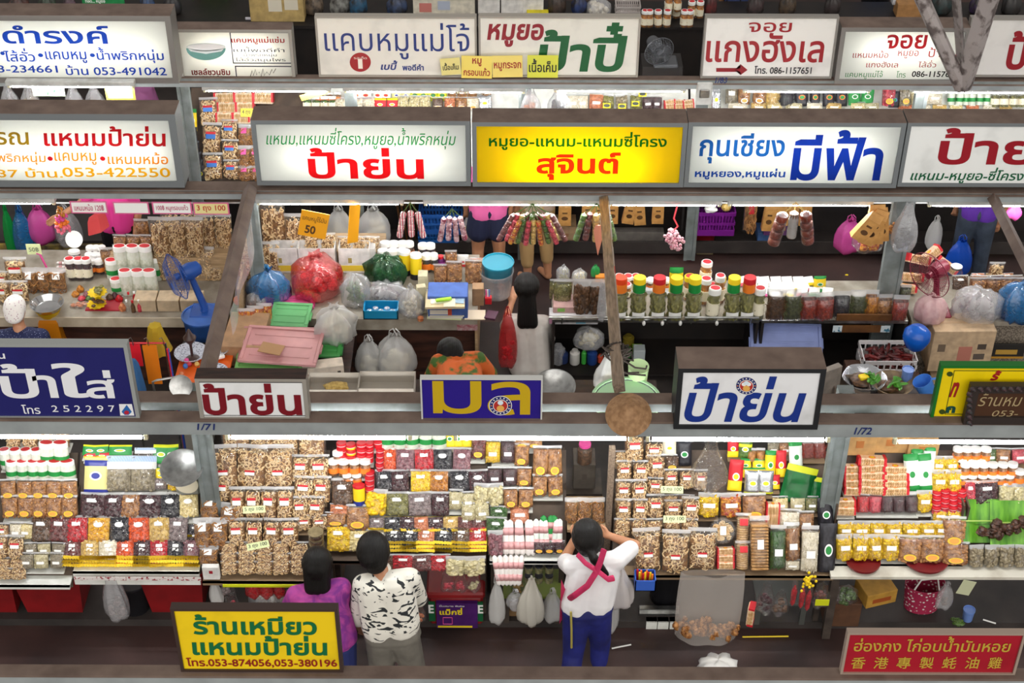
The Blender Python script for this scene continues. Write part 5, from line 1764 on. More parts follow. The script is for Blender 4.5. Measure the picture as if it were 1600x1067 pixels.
P = atZ(1217,976,.07)
o = empty('low_stool',P,'low dark stool behind the chilli packets','stool')
Mb().bbox(-.19,0,.2,.19,.25,.23,.006).obj('seat',mat('stool_grey','4a4c48',.5),o)
for k in (-1,1):
    Mb().box(k*.17 - .02,0,0,k*.17 + .02,.03,.2).obj('leg','stool_grey',o,smooth=False)
carton('dark brown carton standing under the bean bags',1314,979,54,40,.2,Z=.07,col='5a3a24')
heap_bag('clear bag of green vegetables on the dark carton',1322,945,40,24,.36,'clear_film','fill_leaf',name='vegetable_bag',seed=5)
carton('torn yellow printed carton under the worn counter plank',1376,946,52,22,.2,Z=.3,col='b88a34',prints=((.2,.3,.8,.6,'9a4a1c'),),rz=.3)
# woven basket bag
P = atZ(1443,966,.07)
o = Mb().lathe([(.11,0),(.13,.01),(.15,.2),(.155,.26),(.15,.26),(.13,.03),(0,.02)],24,ey=.7).obj('woven_bag',mat('weave','e4dcd8',.6,col2='a02448',tex='voronoi',scale=34,lo=.2,hi=.34),loc=P + Vector((0,.12,0)),ang=50)
tag(o,'red and white woven bag under the worn counter plank','bag')
Mb().tube([(-.1,-.07,.25),(-.07,-.09,.38),(.05,-.09,.4),(.09,-.07,.25)],.007,6).obj('handle','white',o)
carrier('clear bag hanging beside the woven bag',1482,908,26,48,8.3,'carrier_clear','fill_tea',seed=14)
P = atY(1516,908,8.18)
tag(Mb().box(-.05,0,-.14,.05,.003,0).obj('paper_note',mat('note_paper','c4c8a4',.7),loc=P,rot=(0,.25,0),smooth=False),'pale paper note hanging from the worn counter plank','note')
tub('light blue plastic cup on the ground under the counter plank',1513,974,9,.1,.07,mat('cup_blue','6f8fd0',.35),'plastic_cup',1.15,cat='cup')
P = atZ(1495,975,.07)
m_ = Mb()
for i in range(12):
    m_.blob((rnd.gauss(0,.02),rnd.gauss(0,.02),.02 + rnd.uniform(0,.03)),.025,.02,.012,7,4,0,.2)
tag(m_.obj('green_leaves','fill_leaf',loc=P),'small clump of green leaves beside the blue cup','leaves')
for (x0,y0,x1,y1,c,lb) in ((1536,968,1556,974,'white','white stick lying under the counter plank'),(956,1013,986,1007,'white','thin white stick on the dark floor right of the blue trousers'),(1160,995,1232,994,'print_yellow','yellow painted bar along the plinth edge')):
    a,b = atZ(x0,y0,.1 if 'under' in lb else .012),atZ(x1,y1,.1 if 'under' in lb else .012)
    tag(Mb().tube([a*0,b - a],.006,6).obj('stick',c,loc=a),lb,'stick')
a,b = atZ(985,1017,.01),atZ(989,1045,.01)

# ---------------------------------------------------------------- the middle counters
ZT = .82
YN = 11.28
CT0,CTN = Vector((0,11.5,ZT)),Vector((0,0,1))
mat('counter_wood','4a2a1e',.55,col2='2c1710',scale=4,stretch=(1,1,5),bump=.05)
mat('counter_edge','a29a8c',.6,col2='857c6e',scale=7)


def counter(label,px0,px1,face,edge='counter_edge',y=498,dep=.85,edge_h=.1,open_=False):
    a,b = atZ(px0,y,ZT),atZ(px1,y,ZT)
    w = b.x - a.x
    o = empty('counter',((a.x + b.x)/2,YN,.07),label,'counter')
    T = Matrix.Translation((0,0,-.07))
    Mb().box(-w/2,0,ZT - .03,w/2,dep,ZT - .001,T=T).obj('counter_top','counter_edge',o,smooth=False)
    Mb().box(-w/2,-.012,ZT - edge_h,w/2,.0,ZT - .002,T=T).obj('edge_board',edge,o,smooth=False)
    if open_:
        Mb().box(-w/2,dep*.9,.07,w/2,dep*.92,ZT - .03,T=T).obj('back_board',face,o,smooth=False)
        Mb().box(-w/2,.01,.18,w/2,dep*.9,.2,T=T).obj('shelf',face,o,smooth=False)
    else:
        Mb().box(-w/2,.06,.07,w/2,.08,ZT - .03,T=T).obj('front_panel',face,o,smooth=False)
        Mb().box(-w/2,dep - .02,.07,w/2,dep,ZT - .03,T=T).obj('back_board',face,o,smooth=False)
    for k in (-1,1):
        Mb().box(k*w/2 - .012 - .012*k,-.01,.07,k*w/2 + .012 - .012*k,dep - .02,ZT - .03,T=T).obj('side_panel','pale_wood' if not open_ else face,o,smooth=False)
    return o


counter('wooden counter with a pale front edge under the plastic jars',-60,344,'counter_wood',dep=1.05,edge=mat('cream_edge','cdbfa8',.6,col2='b3a48c',scale=6))
counter('wooden counter with grey edge beside the long-haired woman',384,746,'counter_wood',edge_h=.12,dep=1.0)
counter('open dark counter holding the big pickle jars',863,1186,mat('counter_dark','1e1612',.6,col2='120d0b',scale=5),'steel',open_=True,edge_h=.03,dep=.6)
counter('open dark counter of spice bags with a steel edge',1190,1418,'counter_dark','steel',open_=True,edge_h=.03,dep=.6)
counter('counter with a speckled front behind the big carton',1424,1700,mat('speckle','8d8274',.5,col2='5f564c',tex='voronoi',scale=60),edge_h=.05,dep=.68)

m1 = Stall('counter by blue fan',CT0,CTN,.05)
m2 = Stall('counter by the red sack',CT0,CTN,.05)
m1b = Stall('counter by blue fan',CT0 + Vector((0,0,.25)),CTN,.05)
m2b = Stall('counter by the red sack',CT0 + Vector((0,0,.14)),CTN,.05)
for (x0,x1,y,lb,q) in ((170,366,402,'wooden riser under the puffy crackling bags',.25),(414,600,391,'wooden riser under the back crackling bags',.14)):
    a,b = atZ(x0,y,ZT + q),atZ(x1,y,ZT + q)
    tag(Mb().box(0,0,0,b.x - a.x,.3,q - .005).obj('wooden_riser','pale_wood',loc=(a.x,a.y,ZT),smooth=False),lb,'riser')
m3 = Stall('pickle counter',CT0,CTN,.0)
m4 = Stall('spice counter',CT0,CTN,.05)
m5 = Stall('counter behind maroon fan',CT0,CTN,.05)
CK = T3('crackM')
row(m1,CK,441,34,'29:34','crackling bag with folded top','front end')
row(m1,T3('strip'),454,31,'51:22 71:22 94:27','brown strip bag','beside the scale')
row(m1,CK,446,20,'7:20 ','loose crackling bag','far end')
row(m1,CK,470,28,'8:28 34:30','crackling bag behind the hairnet','')
row(m1,'wlid',404,16,'143:13 152:14 161:13','white-lidded jam jar','back layer',over={'contents': 'fill_plum'})
row(m1,'wlid',415,16,'141:13 151:14 160:14','white-lidded jam jar','middle layer',over={'contents': 'fill_plum'})
row(m1,'wlid',427,18,'145:15 158:15','white-lidded jam jar','front layer',over={'contents': 'fill_plum'})
row(m1,'honey',436,28,'114:17 127:18 138:16','dark jam jar','behind the tray',over={'contents': 'fill_plum'})
row(m1,'wlid',410,16,'118:18','dark jar with white lid','under the dish',over={'contents': 'fill_plum'})
for i in range(3):
    spawn(K['stick'],Matrix.Translation(atZ(88,411 + 6*i,ZT + .03)) @ Matrix.Rotation(pi/2,4,'Y') @ Matrix.Diagonal((1.2,1.2,.5,1)),'pale pink sausage roll lying flat, %s from back beside the pink stand' % ORD[i],'sausage rolls beside the pink stand')
row(m1,T3('nut'),425,33,'174:23','tan nut bag','behind the green band jar',only=('nuts',))
row(m1,T3('nut'),410,24,'190:19 208:20 230:21','','second layer',fills=('plum','amber','plum'),descs=['plum raisin bag','amber nut bag','dark plum sauce bag'],only=('nuts',))
row(m1b,T3('nut'),392,22,'190:20 210:20 231:20','nut bag with white header','back layer',only=('nuts',))
row(m1b,T3('nut'),375,28,'224:22','nut bag with red header','top of nut bags')
W2 = {'label': mat('garlic_white','dfe0d2',.5,col2='b9bda6',scale=60)}
row(m1,'wjar',440,32,'195:20 214:20 234:20','red-lidded jar of pale garlic','upper layer',over=W2,lift=.13)
row(m1,'wjar',459,32,'201:20 220:20 239:21','tall jar of pale garlic','lower layer',over=W2)
row(m1,'wjar',442,24,'179:19','jar with green band','upper layer',lift=.06)
row(m1,'wjar',458,20,'185:18','jar with green band','lower layer')
row(m1,'wjar',436,30,'247:16','jar with red lid behind the fan','')
CB = T3('crackL')
row(m1b,CB,398,50,'256:31 283:28 307:28','puffy crackling bag','middle layer',only=('crackling',))
row(m1b,CB,384,42,'327:27 352:25','puffy crackling bag','back layer',only=('crackling',))
row(m1b,CB,370,34,'270:26 300:27','puffy crackling bag','top layer',only=('crackling',))
row(m1,CB,418,42,'342:33','puffy crackling bag','front layer by the partition',only=('crackling',))
row(m1,CB,434,42,'262:30 293:30 323:30','crackling bag','behind the blue fan',only=('crackling',))
row(m1,CB,418,26,'300:26 316:24','flattened crackling bag','behind the fan',only=('crackling',))
row(m1,CB,436,22,'338:30','flattened crackling bag','under the partition',only=('crackling',))
# crackling column between the post and the partition
for q in range(6):
    P = atY(386 - q*-1.5,446 - q*22,11.72)
    spawn(K['crackM%d' % (q % 3)],fit(K['crackM%d' % (q % 3)],P,24,27,.05),'crackling bag %s up in the column beside the middle post' % ORD[q],'column of crackling bags beside the post',None,('crackling',))
# partition board and clear sheet
pb = Mb().box(0,0,0,.02,.85,.3)
o = pb.obj('partition_board','pale_wood',loc=(atZ(384,480,ZT).x - .03,YN,ZT),smooth=False)
tag(o,'pale wooden partition board between the two crackling counters','board')
# clear film hanging from the timber
A2,B2 = atY(391,300,YB + .02) ,atY(330,560,YA + .6)
g = Mb().grid(lambda u,v: A2.lerp(B2,.12 + .6*u) + Vector((.03 + .02*sin(9*u),0,-.05 - .34*v*(1 - .35*u) + .01*sin(12*u))),14,6)
o = g.obj('hanging_film','carrier_clear')
tag(o,'clear film sheet hanging from the brown timber over the counters','film')
# price cards on pink frames, hanging pack, garland
PC = [(139,324,58,'แหนมหม้อ 120฿','b03060'),(205,325,56,None,None),(269,325,62,'100฿ หมูกรอบแก้ว','b03060'),(330,326,56,'3 ถุง 100','c02020')]
for i,(x,y,w,t,c) in enumerate(PC):
    P = atY(x,y,YB + .03)
    s = ppm(P)
    W,H = w/s,19/s/.85
    o = Mb().box(-W/2,0,-H/2,W/2,.003,H/2).obj('price_card',mat('card_rose','d86a94',.5),loc=P,smooth=False)
    Mb().box(-W*.46,-.002,-H*.4,W*.46,0,H*.4).obj('paper','print_white' if i < 3 else mat('card_f0e0b0','eadf9a',.6),o,smooth=False)
    if t:
        letters(o,t,(-W*.4,-H*.28,W*.4,H*.3),-.004,mat('ink_' + c,c,.5),.01)
    tag(o,('pink-edged price card with two lines of rose writing','pink-edged blank white card','pink-edged card priced one hundred','pink-edged card with a yellow three for hundred panel')[i],'card','pink-edged cards on the beam')
P = atY(150,335,YB + .02)
s = ppm(P)
o = Mb().lathe([(.1,-.17),(.105,-.16),(.09,-.04),(.07,0)],4,T=Matrix.Rotation(pi/4,4,'Z'),ey=.3).obj('pink_pack',mat('red_film','f05a5c',.25,alpha=.85),loc=P,smooth=False)
tag(o,'translucent red pack hanging under the pink-edged cards','pack')
P = atY(92,322,YB)
o = empty('flower_garland',P,'pink and orange flower garland hanging from the beam','garland')
for j,(c,z0,z1,n,r) in enumerate((('fill_amber',-.0,-.1,14,.03),('print_pink',-.1,-.16,24,.05),('print_orange',-.15,-.19,24,.055),(mat('garland_pink','f07890',.6),-.19,-.26,40,.06))):
    m_ = Mb()
    for i in range(n):
        m_.blob((rnd.uniform(-1,1)*r,rnd.uniform(-1,1)*r*.6,rnd.uniform(z1,z0)),.013,.013,.015,6,4,0,.1)
    m_.obj('flowers',c,o)
# dish on its edge, pink stand card, scale, offerings
P = atZ(122,402,ZT)
o = Mb().lathe([(.03,0),(.075,.012),(.08,.02),(.074,.02),(.03,.008),(0,.008)],26,T=Matrix.Translation((0,0,.2)) @ Matrix.Rotation(1.1,4,'X')).obj('enamel_dish','print_white',loc=P)
tag(o,'white enamel dish propped on the dark jam jars','dish')
P = atZ(74,420,ZT)
o = empty('card_stand',P,'pink card stand with a pale green handwritten card','card')
Mb().tube([(0,0,0),(-.04,0,.16),(-.07,0,.17)],.01,6).obj('stem','print_pink',o)
Mb().box(-.15,-.005,.16,-.02,.002,.27).obj('card',mat('card_dfe8b0','dfe8b0',.6),o,smooth=False)
letters(o,'50฿',(-.13,.19,-.04,.24),-.007,mat('ink_506050','506050',.5),0)
P = atZ(86,534,.5)
o = empty('market_scale',P,'orange-yellow market scale with a round steel pan','scale')
Mb().lathe([(.15,0),(.16,.04),(.15,.06),(.12,.26),(.1,.3)],4,T=Matrix.Rotation(pi/4,4,'Z')).obj('body',mat('scale_orange','d88412',.4),o,smooth=False)
Mb().box(-.14,-.12,-.03,.14,.13,0).obj('base',mat('base_pink','c84a50',.4),o,smooth=False)
Mb().lathe([(.08,.3),(.1,.34),(.11,.36)],20).obj('collar',mat('scale_yellow','e6b81c',.4),o)
Mb().lathe([(.05,.36),(.11,.37),(.14,.42),(.146,.425),(.138,.425),(.1,.38),(0,.376)],32).obj('pan','chrome',o)
P = atZ(160,486,ZT)
o = Mb().box(-.15,0,0,.15,.16,.012).obj('red_mat',mat('mat_red','a8182c',.5),loc=P,smooth=False)
tag(o,'red plastic mat under the yellow lotus dishes','mat')
for i,(x,y,z) in enumerate(((153,462,.1),(152,480,.015))):
    P = atZ(x,y,ZT + z)
    o = empty('lotus_dish',P,('upper','lower')[i] + ' scalloped yellow offering dish with small snacks','dish')
    d = Mb().lathe([(.03,0),(.045,.02),(.08,.035),(.082,.042),(.05,.03),(0,.026)],24,fold=.1,kf=12)
    d.obj('dish',mat('dish_yellow','f0cc1a',.4),o)
    if i == 0:
        Mb().lathe([(.03,-.09),(.02,-.05),(.03,.0)],12).obj('foot','dish_yellow',o)
    m_ = Mb()
    for _ in range(9):
        m_.blob((rnd.gauss(0,.025),rnd.gauss(0,.025),.05 + rnd.uniform(0,.02)),.02,.018,.014,7,4,0,.1)
    stuff(m_.obj('snacks','fill_tea' if i else 'fill_olive',o))
P = atZ(124,484,ZT)
o = Mb().bbox(-.09,0,.0,.09,.1,.03,.008).obj('snack_tray','clear_film',loc=P,rot=(0,0,-.1))
m_ = Mb()
for i in range(12):
    m_.blob((rnd.uniform(-.07,.07),rnd.uniform(.02,.08),.02),.02,.014,.012,7,4,0,.1)
stuff(m_.obj('snacks','fill_peach',o))
tag(o,'clear tray of small orange pastries beside the red mat','tray')
for i,(x,y,c,h) in enumerate(((118,462,'fill_amber',.04),(126,455,'fill_amber',.05),(136,462,'fill_mauve',.04),(128,468,'fill_rose',.03),(140,468,'fill_leaf',.03),(172,468,'fill_tea',.05),(180,466,'fill_plum',.05),(187,470,'fill_red',.05),(192,484,'fill_peach',.06))):
    P = atZ(x,y,ZT)
    o = Mb().lathe([(.03,0),(.035,h*.5),(.02,h),(.006,h*1.3)],12,fold=.08,kf=5,seed=i).obj('offering_snack',c,loc=P)
    tag(o,'small wrapped %s snack among the offerings, %s from back' % (c[5:],ORD[i]),'snack')
for i,(x,y) in enumerate(((200,486),(209,487),(219,486),(203,474),(212,473))):
    P = atZ(x,y,ZT)
    c = ('glass','fill_tea','fill_rose','glass','fill_red')[i]
    o = Mb().lathe([(.019,0),(.02,.004),(.02,.06),(.01,.085),(.008,.11)],12).obj('small_bottle',c,loc=P)
    Mb().lathe([(.01,.1),(.01,.12),(0,.121)],10).obj('cap','print_red' if i % 2 else 'print_white',o)
    tag(o,'small %s drink bottle beside the red mat, %s one' % (('clear','brown','pink','clear','red')[i],ORD[i]),'bottle')
for i in range(3):
    carton('flat cream carton under the garlic jars, %s from left' % ORD[i],228 + 36*i,487,34,17,.16,Z=ZT - .03 + .03,col='cdb696',group='flat cartons under the garlic jars')


# desk fans
def fan(label,head_px,base_px,Y,col,motor_dx,aim,r_px,stem_lean):
    P = atY(head_px[0],head_px[1],Y)
    s = ppm(P)
    R = r_px/s
    mc = mat('fan_' + col,col,.35)
    wm = mat('wire_' + col,col,.4)
    Bp = atY(base_px[0],base_px[1],Y + .05)
    o = empty('desk_fan',Bp,label,'fan')
    h = P - Bp
    A = Matrix.Translation(h) @ Matrix.Rotation(aim,4,'Z') @ Matrix.Rotation(.1,4,'X')
    g = Mb()
    for k in range(36):
        a = 2*pi*k/36
        g.tube([A @ Vector((cos(a)*R*q,y,sin(a)*R*q)) for q,y in ((.18,-.07),(.7,-.06),(1,0),(.7,.05),(.2,.06))],.0016,3,cap=False)
    for q,y in ((1,0),(.7,-.06),(.18,-.07),(.7,.05)):
        g.tube([A @ Vector((cos(2*pi*k/30)*R*q,y,sin(2*pi*k/30)*R*q)) for k in range(31)],.004 if q == 1 else .002,4,cap=False)
    g.obj('cage',wm,o)
    for k in range(3):
        b = Mb().grid(lambda u,v: A @ Vector(((.15 + .7*u)*R*cos(2.1*k + (v - .5)*1.1),.02*(v - .5) + .0,(.15 + .7*u)*R*sin(2.1*k + (v - .5)*1.1))),6,5)
        b.obj('blade',mat('blade_' + col,col,.3,alpha=.5),o)
    Mb().lathe([(.02,-.03),(.03,-.02),(.03,.02)],14,T=A @ Matrix.Rotation(pi/2,4,'X')).obj('hub',mc,o)
    Mb().lathe([(.03,-.22),(.06,-.2),(.075,-.12),(.065,-.05),(.035,-.04)],18,T=A @ Matrix.Rotation(pi/2,4,'X')).obj('motor',mc,o)
    mp = A @ Vector((0,.12,-.03))
    Mb().tube([mp,mp + Vector((0,.02,-.06)),Vector((0,.06,.04)),Vector((0,.05,0))],[.03,.036,.044,.05],10,flat=.7).obj('stem',mc,o)
    Mb().bbox(-.12,-.06,-.035,.12,.16,.005,.012).obj('base',mc,o)
    return o


fan('blue desk fan with wire cage standing on a blue covered tub',(276,432),(318,490),11.05,'1c4a98',1,-1.0,38,0)
fan('maroon desk fan with wire cage standing behind the big carton',(1452,430),(1464,488),11.3,'7c1c34',1,-.9,39,0)
P = atZ(312,535,.45)
tub('blue plastic covered tub carrying the blue fan',314,538,30,.19,.8,mat('tub_blue','2f5fae',.45,col2='24508f',scale=6,bump=.3),'covered_tub',1.12,cat='tub')
P = atZ(314,538,.8)
tag(Mb().box(-.16,.0,0,.16,.32,.73).obj('wooden_crate','counter_dark',loc=(P.x,P.y,.07),smooth=False),'dark crate under the blue covered tub','crate')

# second counter
row(m2b,CB,386,60,'431:39','tall crackling bag','back layer',only=('crackling',))
row(m2b,CB,388,46,'463:31','crackling bag behind the yellow card','back layer',only=('crackling',))
row(m2b,CK,392,24,'488:24 514:24','small crackling bag','behind the white carton',only=('crackling',))
row(m2b,CK,392,20,'540:22 562:22 582:22','small crackling bag','behind the second carton',only=('crackling',))
row(m2,CB,424,40,'426:32','crackling bag','front layer',only=('crackling',))
CP = ((.3,.42,.42,.62,'9a8a50'),(0,.1,1,.32,'e6c83c'))
for x,w,lb in ((446,43,'white carton with yellow stripe at the left'),(497,57,'longer white carton with yellow stripe behind the red sack'),(555,48,'white carton with yellow stripe holding crackling')):
    carton(lb,x,427,w,37,.14,Z=ZT,col='e9e6e2',prints=CP,open_top=True,group='white striped cartons')
carton('white carton end beside the yellow-striped cartons',583,424,9,34,.14,Z=ZT,col='d9d6d2')
row(m2,'wlid',404,22,'602:17 616:17 630:17 640:15','white-lidded bottle','back layer',over={'contents': 'fill_tea'})
row(m2,'wlid',416,22,'600:17 615:17 630:18','white-lidded bottle','front layer',over={'contents': 'fill_tea'})
row(m2,'wlid',407,22,'662:15 673:15','white-lidded dark bottle','beside the purple bottle',over={'contents': 'fill_soot'})
row(m2,'wlid',425,24,'668:16 679:13','white-lidded dark bottle','below the purple bottle',over={'contents': 'fill_soot'})
row(m2,'tin',428,27,'634:17 650:17:28:434','yellow tin with black fruit picture','',over={'lid': 'print_white','label': 'fill_soot'})
carton('pale green folded card behind the white lids',620,396,26,10,.02,Z=ZT + .03,col='cfe0a0',name='card',cat='card')
P = atZ(689,421,ZT)
o = Mb().lathe([(.04,0),(.042,.005),(.042,.06),(.042,.1),(.028,.125),(.024,.13)],16).obj('purple_bottle',mat('purple_drink','5a1458',.3),loc=P)
Mb().lathe([(.0428,.06),(.0428,.1)],16).obj('label',mat('print_violet','a03aa0',.4),o)
Mb().lathe([(.026,.126),(.027,.15),(.024,.152),(0,.152)],16).obj('cap','print_red',o)
tag(o,'purple drink bottle with red cap on the counter','bottle')
row(m2,T3('nut'),421,26,'706:18','brown nut bag beside the purple bottle','')
row(m2,T3('nut'),440,24,'688:20 710:24:28 740:26:30','brown nut bag','front layer',only=('nuts',))
row(m2,'whtpk',416,16,'722:18','white packet behind the nut bags','')
row(m2,T3('fruit'),425,20,'747:28','peach snack tray with yellow label','',fills=('peach',),over={'label': 'print_yellow'},tilt=.8)
row(m2,T3('herb'),424,20,'772:20','clear bag of pale noodles','',fills=('pale',))
heap_bag('blue plastic sack lying beside the partition board',420,478,62,50,ZT,'carrier_blue','fill_ash',seed=2,fold=.08)
heap_bag('big red plastic sack of round fruit on the counter',494,472,84,60,ZT,'carrier_red','fill_rose',seed=5,fat=.9,fold=.05)
heap_bag('shiny dark green plastic pack on the counter',602,452,58,44,ZT,mat('green_film','2a5a34',.12,col2='10301a',scale=14,alpha=.8,bump=.5),'fill_soot',name='plastic_pack',seed=3,knot=False,fold=.12)
heap_bag('clear and green crumpled pack beside the red sack',556,482,40,48,ZT,'carrier_clear','fill_leaf',name='plastic_pack',seed=7,knot=False,fold=.14)
heap_bag('purple-tinged clear pack behind the turquoise tray',604,474,56,22,ZT,'carrier_clear','fill_plum',name='plastic_pack',seed=8,knot=False,fold=.14)
heap_bag('clear bag with a coil beside the turquoise tray',643,498,36,46,ZT,'carrier_clear','fill_white',seed=9,fold=.08)
heap_bag('small maroon bag beside the pink lid',402,482,34,20,ZT,'carrier_clear','fill_maroon',seed=4,knot=False)
P = atZ(595,499,ZT)
s = ppm(P)
o = empty('turquoise_tray',P,'turquoise plastic tray of small clear cups','tray')
W = 54/s
t_ = Mb()
for q in ((-W/2,0,W/2,.008),(-W/2,.15,W/2,.158),(-W/2,0,-W/2 + .008,.158),(W/2 - .008,0,W/2,.158)):
    t_.box(q[0],q[1],0,q[2],q[3],.09)
t_.box(-W/2,0,0,W/2,.158,.008)
t_.obj('tray',mat('turquoise','188ab8',.35),o,smooth=False)
for i in range(5):
    Mb().lathe([(.018,.02),(.024,.06)],12,c=(-.1 + .05*i,.05 + .04*(i % 2),0)).obj('cup','carrier_clear',o)
# stack of papers, boxes, pens, basket
carton('blue carton under the papers on the counter',700,498,62,34,.22,Z=ZT,col='4a68b0',prints=((.05,.2,.5,.4,'e8e0d0'),(.5,.15,.6,.45,'c0503a')))
a = atZ(699,472,ZT + .19)
o = Mb().box(-.19,-.12,0,.15,.12,.02).obj('cream_board',mat('cream_board','ddc9a0',.6),loc=(a.x,a.y + .02,ZT + .19),rot=(0,0,.03),smooth=False)
tag(o,'cream board with papers on top of the blue carton','board')
for i,(dx,dy,w,d,c,rz) in enumerate(((-.05,.02,.2,.14,'eae4d2',.1),(.08,0,.14,.1,'9ab4c8',-.1),(.02,-.05,.1,.12,'e6dcc4',.05))):
    tag(Mb().box(-w/2,-d/2,0,w/2,d/2,.003).obj('paper_sheet',mat('sheet_' + c,c,.7),loc=(a.x + dx,a.y + dy,ZT + .211 + .004*i),rot=(0,0,rz),smooth=False),('cream paper sheet lying on the cream board','pale blue printed sheet on the cream board','small folded sheet on the cream board edge')[i],'paper')
tag(Mb().bbox(-.07,-.018,0,.07,.018,.02,.005).obj('lime_stapler',mat('lime','9ad422',.35),loc=(a.x - .03,a.y - .03,ZT + .23),rot=(0,0,.25)),'lime green stapler on the papers','stapler')
for i in range(3):
    p = atZ(694,506 - i,ZT)
    tag(Mb().box(-.15,-.05,0,.15,.09,.012).obj('paper_stack',mat('sheet_' + ('dfe4b0','e8e4da','d8d4c0')[i],('dfe4b0','e8e4da','d8d4c0')[i],.7),loc=(p.x + .01*i,YN + .03,ZT + .013*i),rot=(0,0,-.06 + .06*i),smooth=False),('lime paper bundle at the counter edge','white paper bundle at the counter edge','cream paper bundle at the counter edge')[i],'paper')
carton('small brown carton beside the paper stack',747,478,18,26,.1,Z=ZT,col='9c7a58')
carton('cream carton standing behind the coil bag',661,452,15,20,.1,Z=ZT,col='d4cdaa')
carton('narrow cream box beside the coil bag',660,490,14,40,.06,Z=ZT,col='cfc6a4',rz=.2)
P = atZ(763,476,ZT)
o = empty('pen_cup',P,'red pen cup beside the turquoise basket','cup')
Mb().bbox(-.03,0,0,.03,.05,.07,.004).obj('cup','print_red',o)
for i in range(3):
    Mb().tube([(-.015 + .012*i,.02,.03),(-.02 + .014*i,.03,.14)],.005,6).obj('pen',('print_pink','white','print_blue')[i],o)
tub('turquoise basket lining the bag bin beside the woman',778,446,24,.16,ZT,mat('teal_basket','1f8fa8',.4),'basket',1.2,cat='basket')
tub('clear bag-lined bin under the turquoise basket',776,474,26,.26,ZT - .12,'carrier_clear','lined_bin',1.2,rim=False,cat='bin')
tag(Mb().bbox(-.05,0,0,.05,.12,.02,.003).obj('purple_notebook',mat('notebook','4a2038',.5),loc=atZ(765,500,ZT),rot=(0,0,-.25)),'purple notebook on the counter corner','notebook')
tag(Mb().box(-.09,0,0,.09,.14,.008).obj('cream_folder',mat('sheet_e0cfb4','e0cfb4',.7),loc=atZ(742,500,ZT),smooth=False),'cream folder beside the purple notebook','folder')
o = Mb().lathe([(.026,0),(.026,.03),(0,.03)],18).obj('tape_roll','fill_peach',loc=atZ(657,500,ZT)); tag(o,'roll of brown tape at the counter edge','tape')
for i,(x,y) in enumerate(((722,512),(738,512))):
    P = atY(x,y,YN - .018)
    tag(Mb().box(-.045,0,-.03,.045,.004,.03).obj('sticker',mat('sticker_red','9a4a54',.5,col2='b8a0a0',scale=30),loc=P,smooth=False),('left','right')[i] + ' small maroon sticker on the grey counter edge','sticker')
# bags hanging on the counter front
carrier('white carrier bag with red print hanging behind the larger bag',575,522,44,64,YN - .16,'carrier_white','fill_white',seed=3,neck=.3)
carrier('larger white carrier bag hanging on the counter front',616,513,62,72,YN - .2,'carrier_white','fill_white',seed=6,neck=.25,fold=.1)
carrier('long red carrier bag hanging at the counter corner',793,478,30,98,YN - .1,'carrier_red','fill_rose',seed=7,neck=.4)

# storage corner in front: lids, cartons, bags
ZS = .74
a,b = atZ(350,592,ZS),atZ(545,592,ZS)
w = b.x - a.x
o = empty('storage_table',((a.x + b.x)/2,a.y,.07),'brown storage table piled with tub lids and cartons','table')
Mb().box(-w/2,0,ZS - .1,w/2,.84,ZS - .07).obj('table_top','dark_wood',o,smooth=False)
for k in (-1,1):
    for y in (.03,.78):
        Mb().box(k*(w/2 - .03) - .02,y,0,k*(w/2 - .03) + .02,y + .04,ZS - .1).obj('leg','dark_wood',o,smooth=False)


def tub_lid(label,cx,cy,w,dp,Z,rz,tilt,col,rx=0):
    P = atZ(cx,cy,Z)
    s = ppm(P)
    W,D = w/s/2,dp/2
    mc = mat('lid_' + col,col,.45,col2='%02x%02x%02x' % tuple(int(int(col[i:i + 2],16)*.9) for i in (0,2,4)),scale=4)
    b = Mb().bbox(-W,-D,0,W,D,.014,.005)
    o = b.obj('tub_lid',mc,loc=P,rot=(tilt,rx,rz),ang=30)
    e = Mb()
    for q in ((-W,-D,W,-D + .03),(-W,D - .03,W,D),(-W,-D + .03,-W + .03,D - .03),(W - .03,-D + .03,W,D - .03)):
        e.bbox(q[0],q[1],.012,q[2],q[3],.026,.004)
    e.obj('raised_rim',mc,o,ang=30)
    g = Mb()
    for k in range(3):
        y = -D*.55 + D*.55*k
        g.bbox(-W*.78,y - .012,.012,W*.78,y + .012,.019,.003)
    g.obj('ribs',mc,o,ang=30)
    for k in (-1,1):
        Mb().bbox(k*W - .012,-.05,-.012,k*W + .012,.05,.012,.003).obj('clip',mc,o)
    tag(o,label,'lid')
    return o,W,D


tub_lid('pale green tub lid leaning behind the pink lid',454,494,62,.3,ZS + .1,-.08,.15,'66b070')
tub_lid('green tub lid under the big pink lid',424,556,104,.38,ZS + .12,-.04,.1,'76b060')
tub_lid('big dusty pink tub lid on the storage table',441,542,122,.44,ZS + .19,-.1,.12,'c98e8e')
tub_lid('dusty pink tub lid showing under another',434,540,116,.42,ZS + .155,-.02,.12,'b87c7c')
tub_lid('bright pink tub lid edge behind the green lid',450,476,80,.2,ZS + .09,.16,.0,'e05a9c')
tub_lid('green tub lid at the right of the pink lid',513,548,40,.2,ZS + .08,-.05,.05,'3f9a48')
P = atZ(424,545,ZS + .24)
tag(Mb().box(-.1,-.06,0,.1,.06,.006).obj('cardboard_piece',mat('kraft','a88058',.75),loc=P,rot=(.12,0,-.3),smooth=False),'brown cardboard piece lying on the pink lid','cardboard')
carton('brown open carton under the tub lids',380,582,62,40,.5,Z=ZS - .07,col='a8825e',rz=-.05)
carton('white carton end under the green lid',450,588,78,16,.3,Z=ZS - .07,col='dcd8d2')
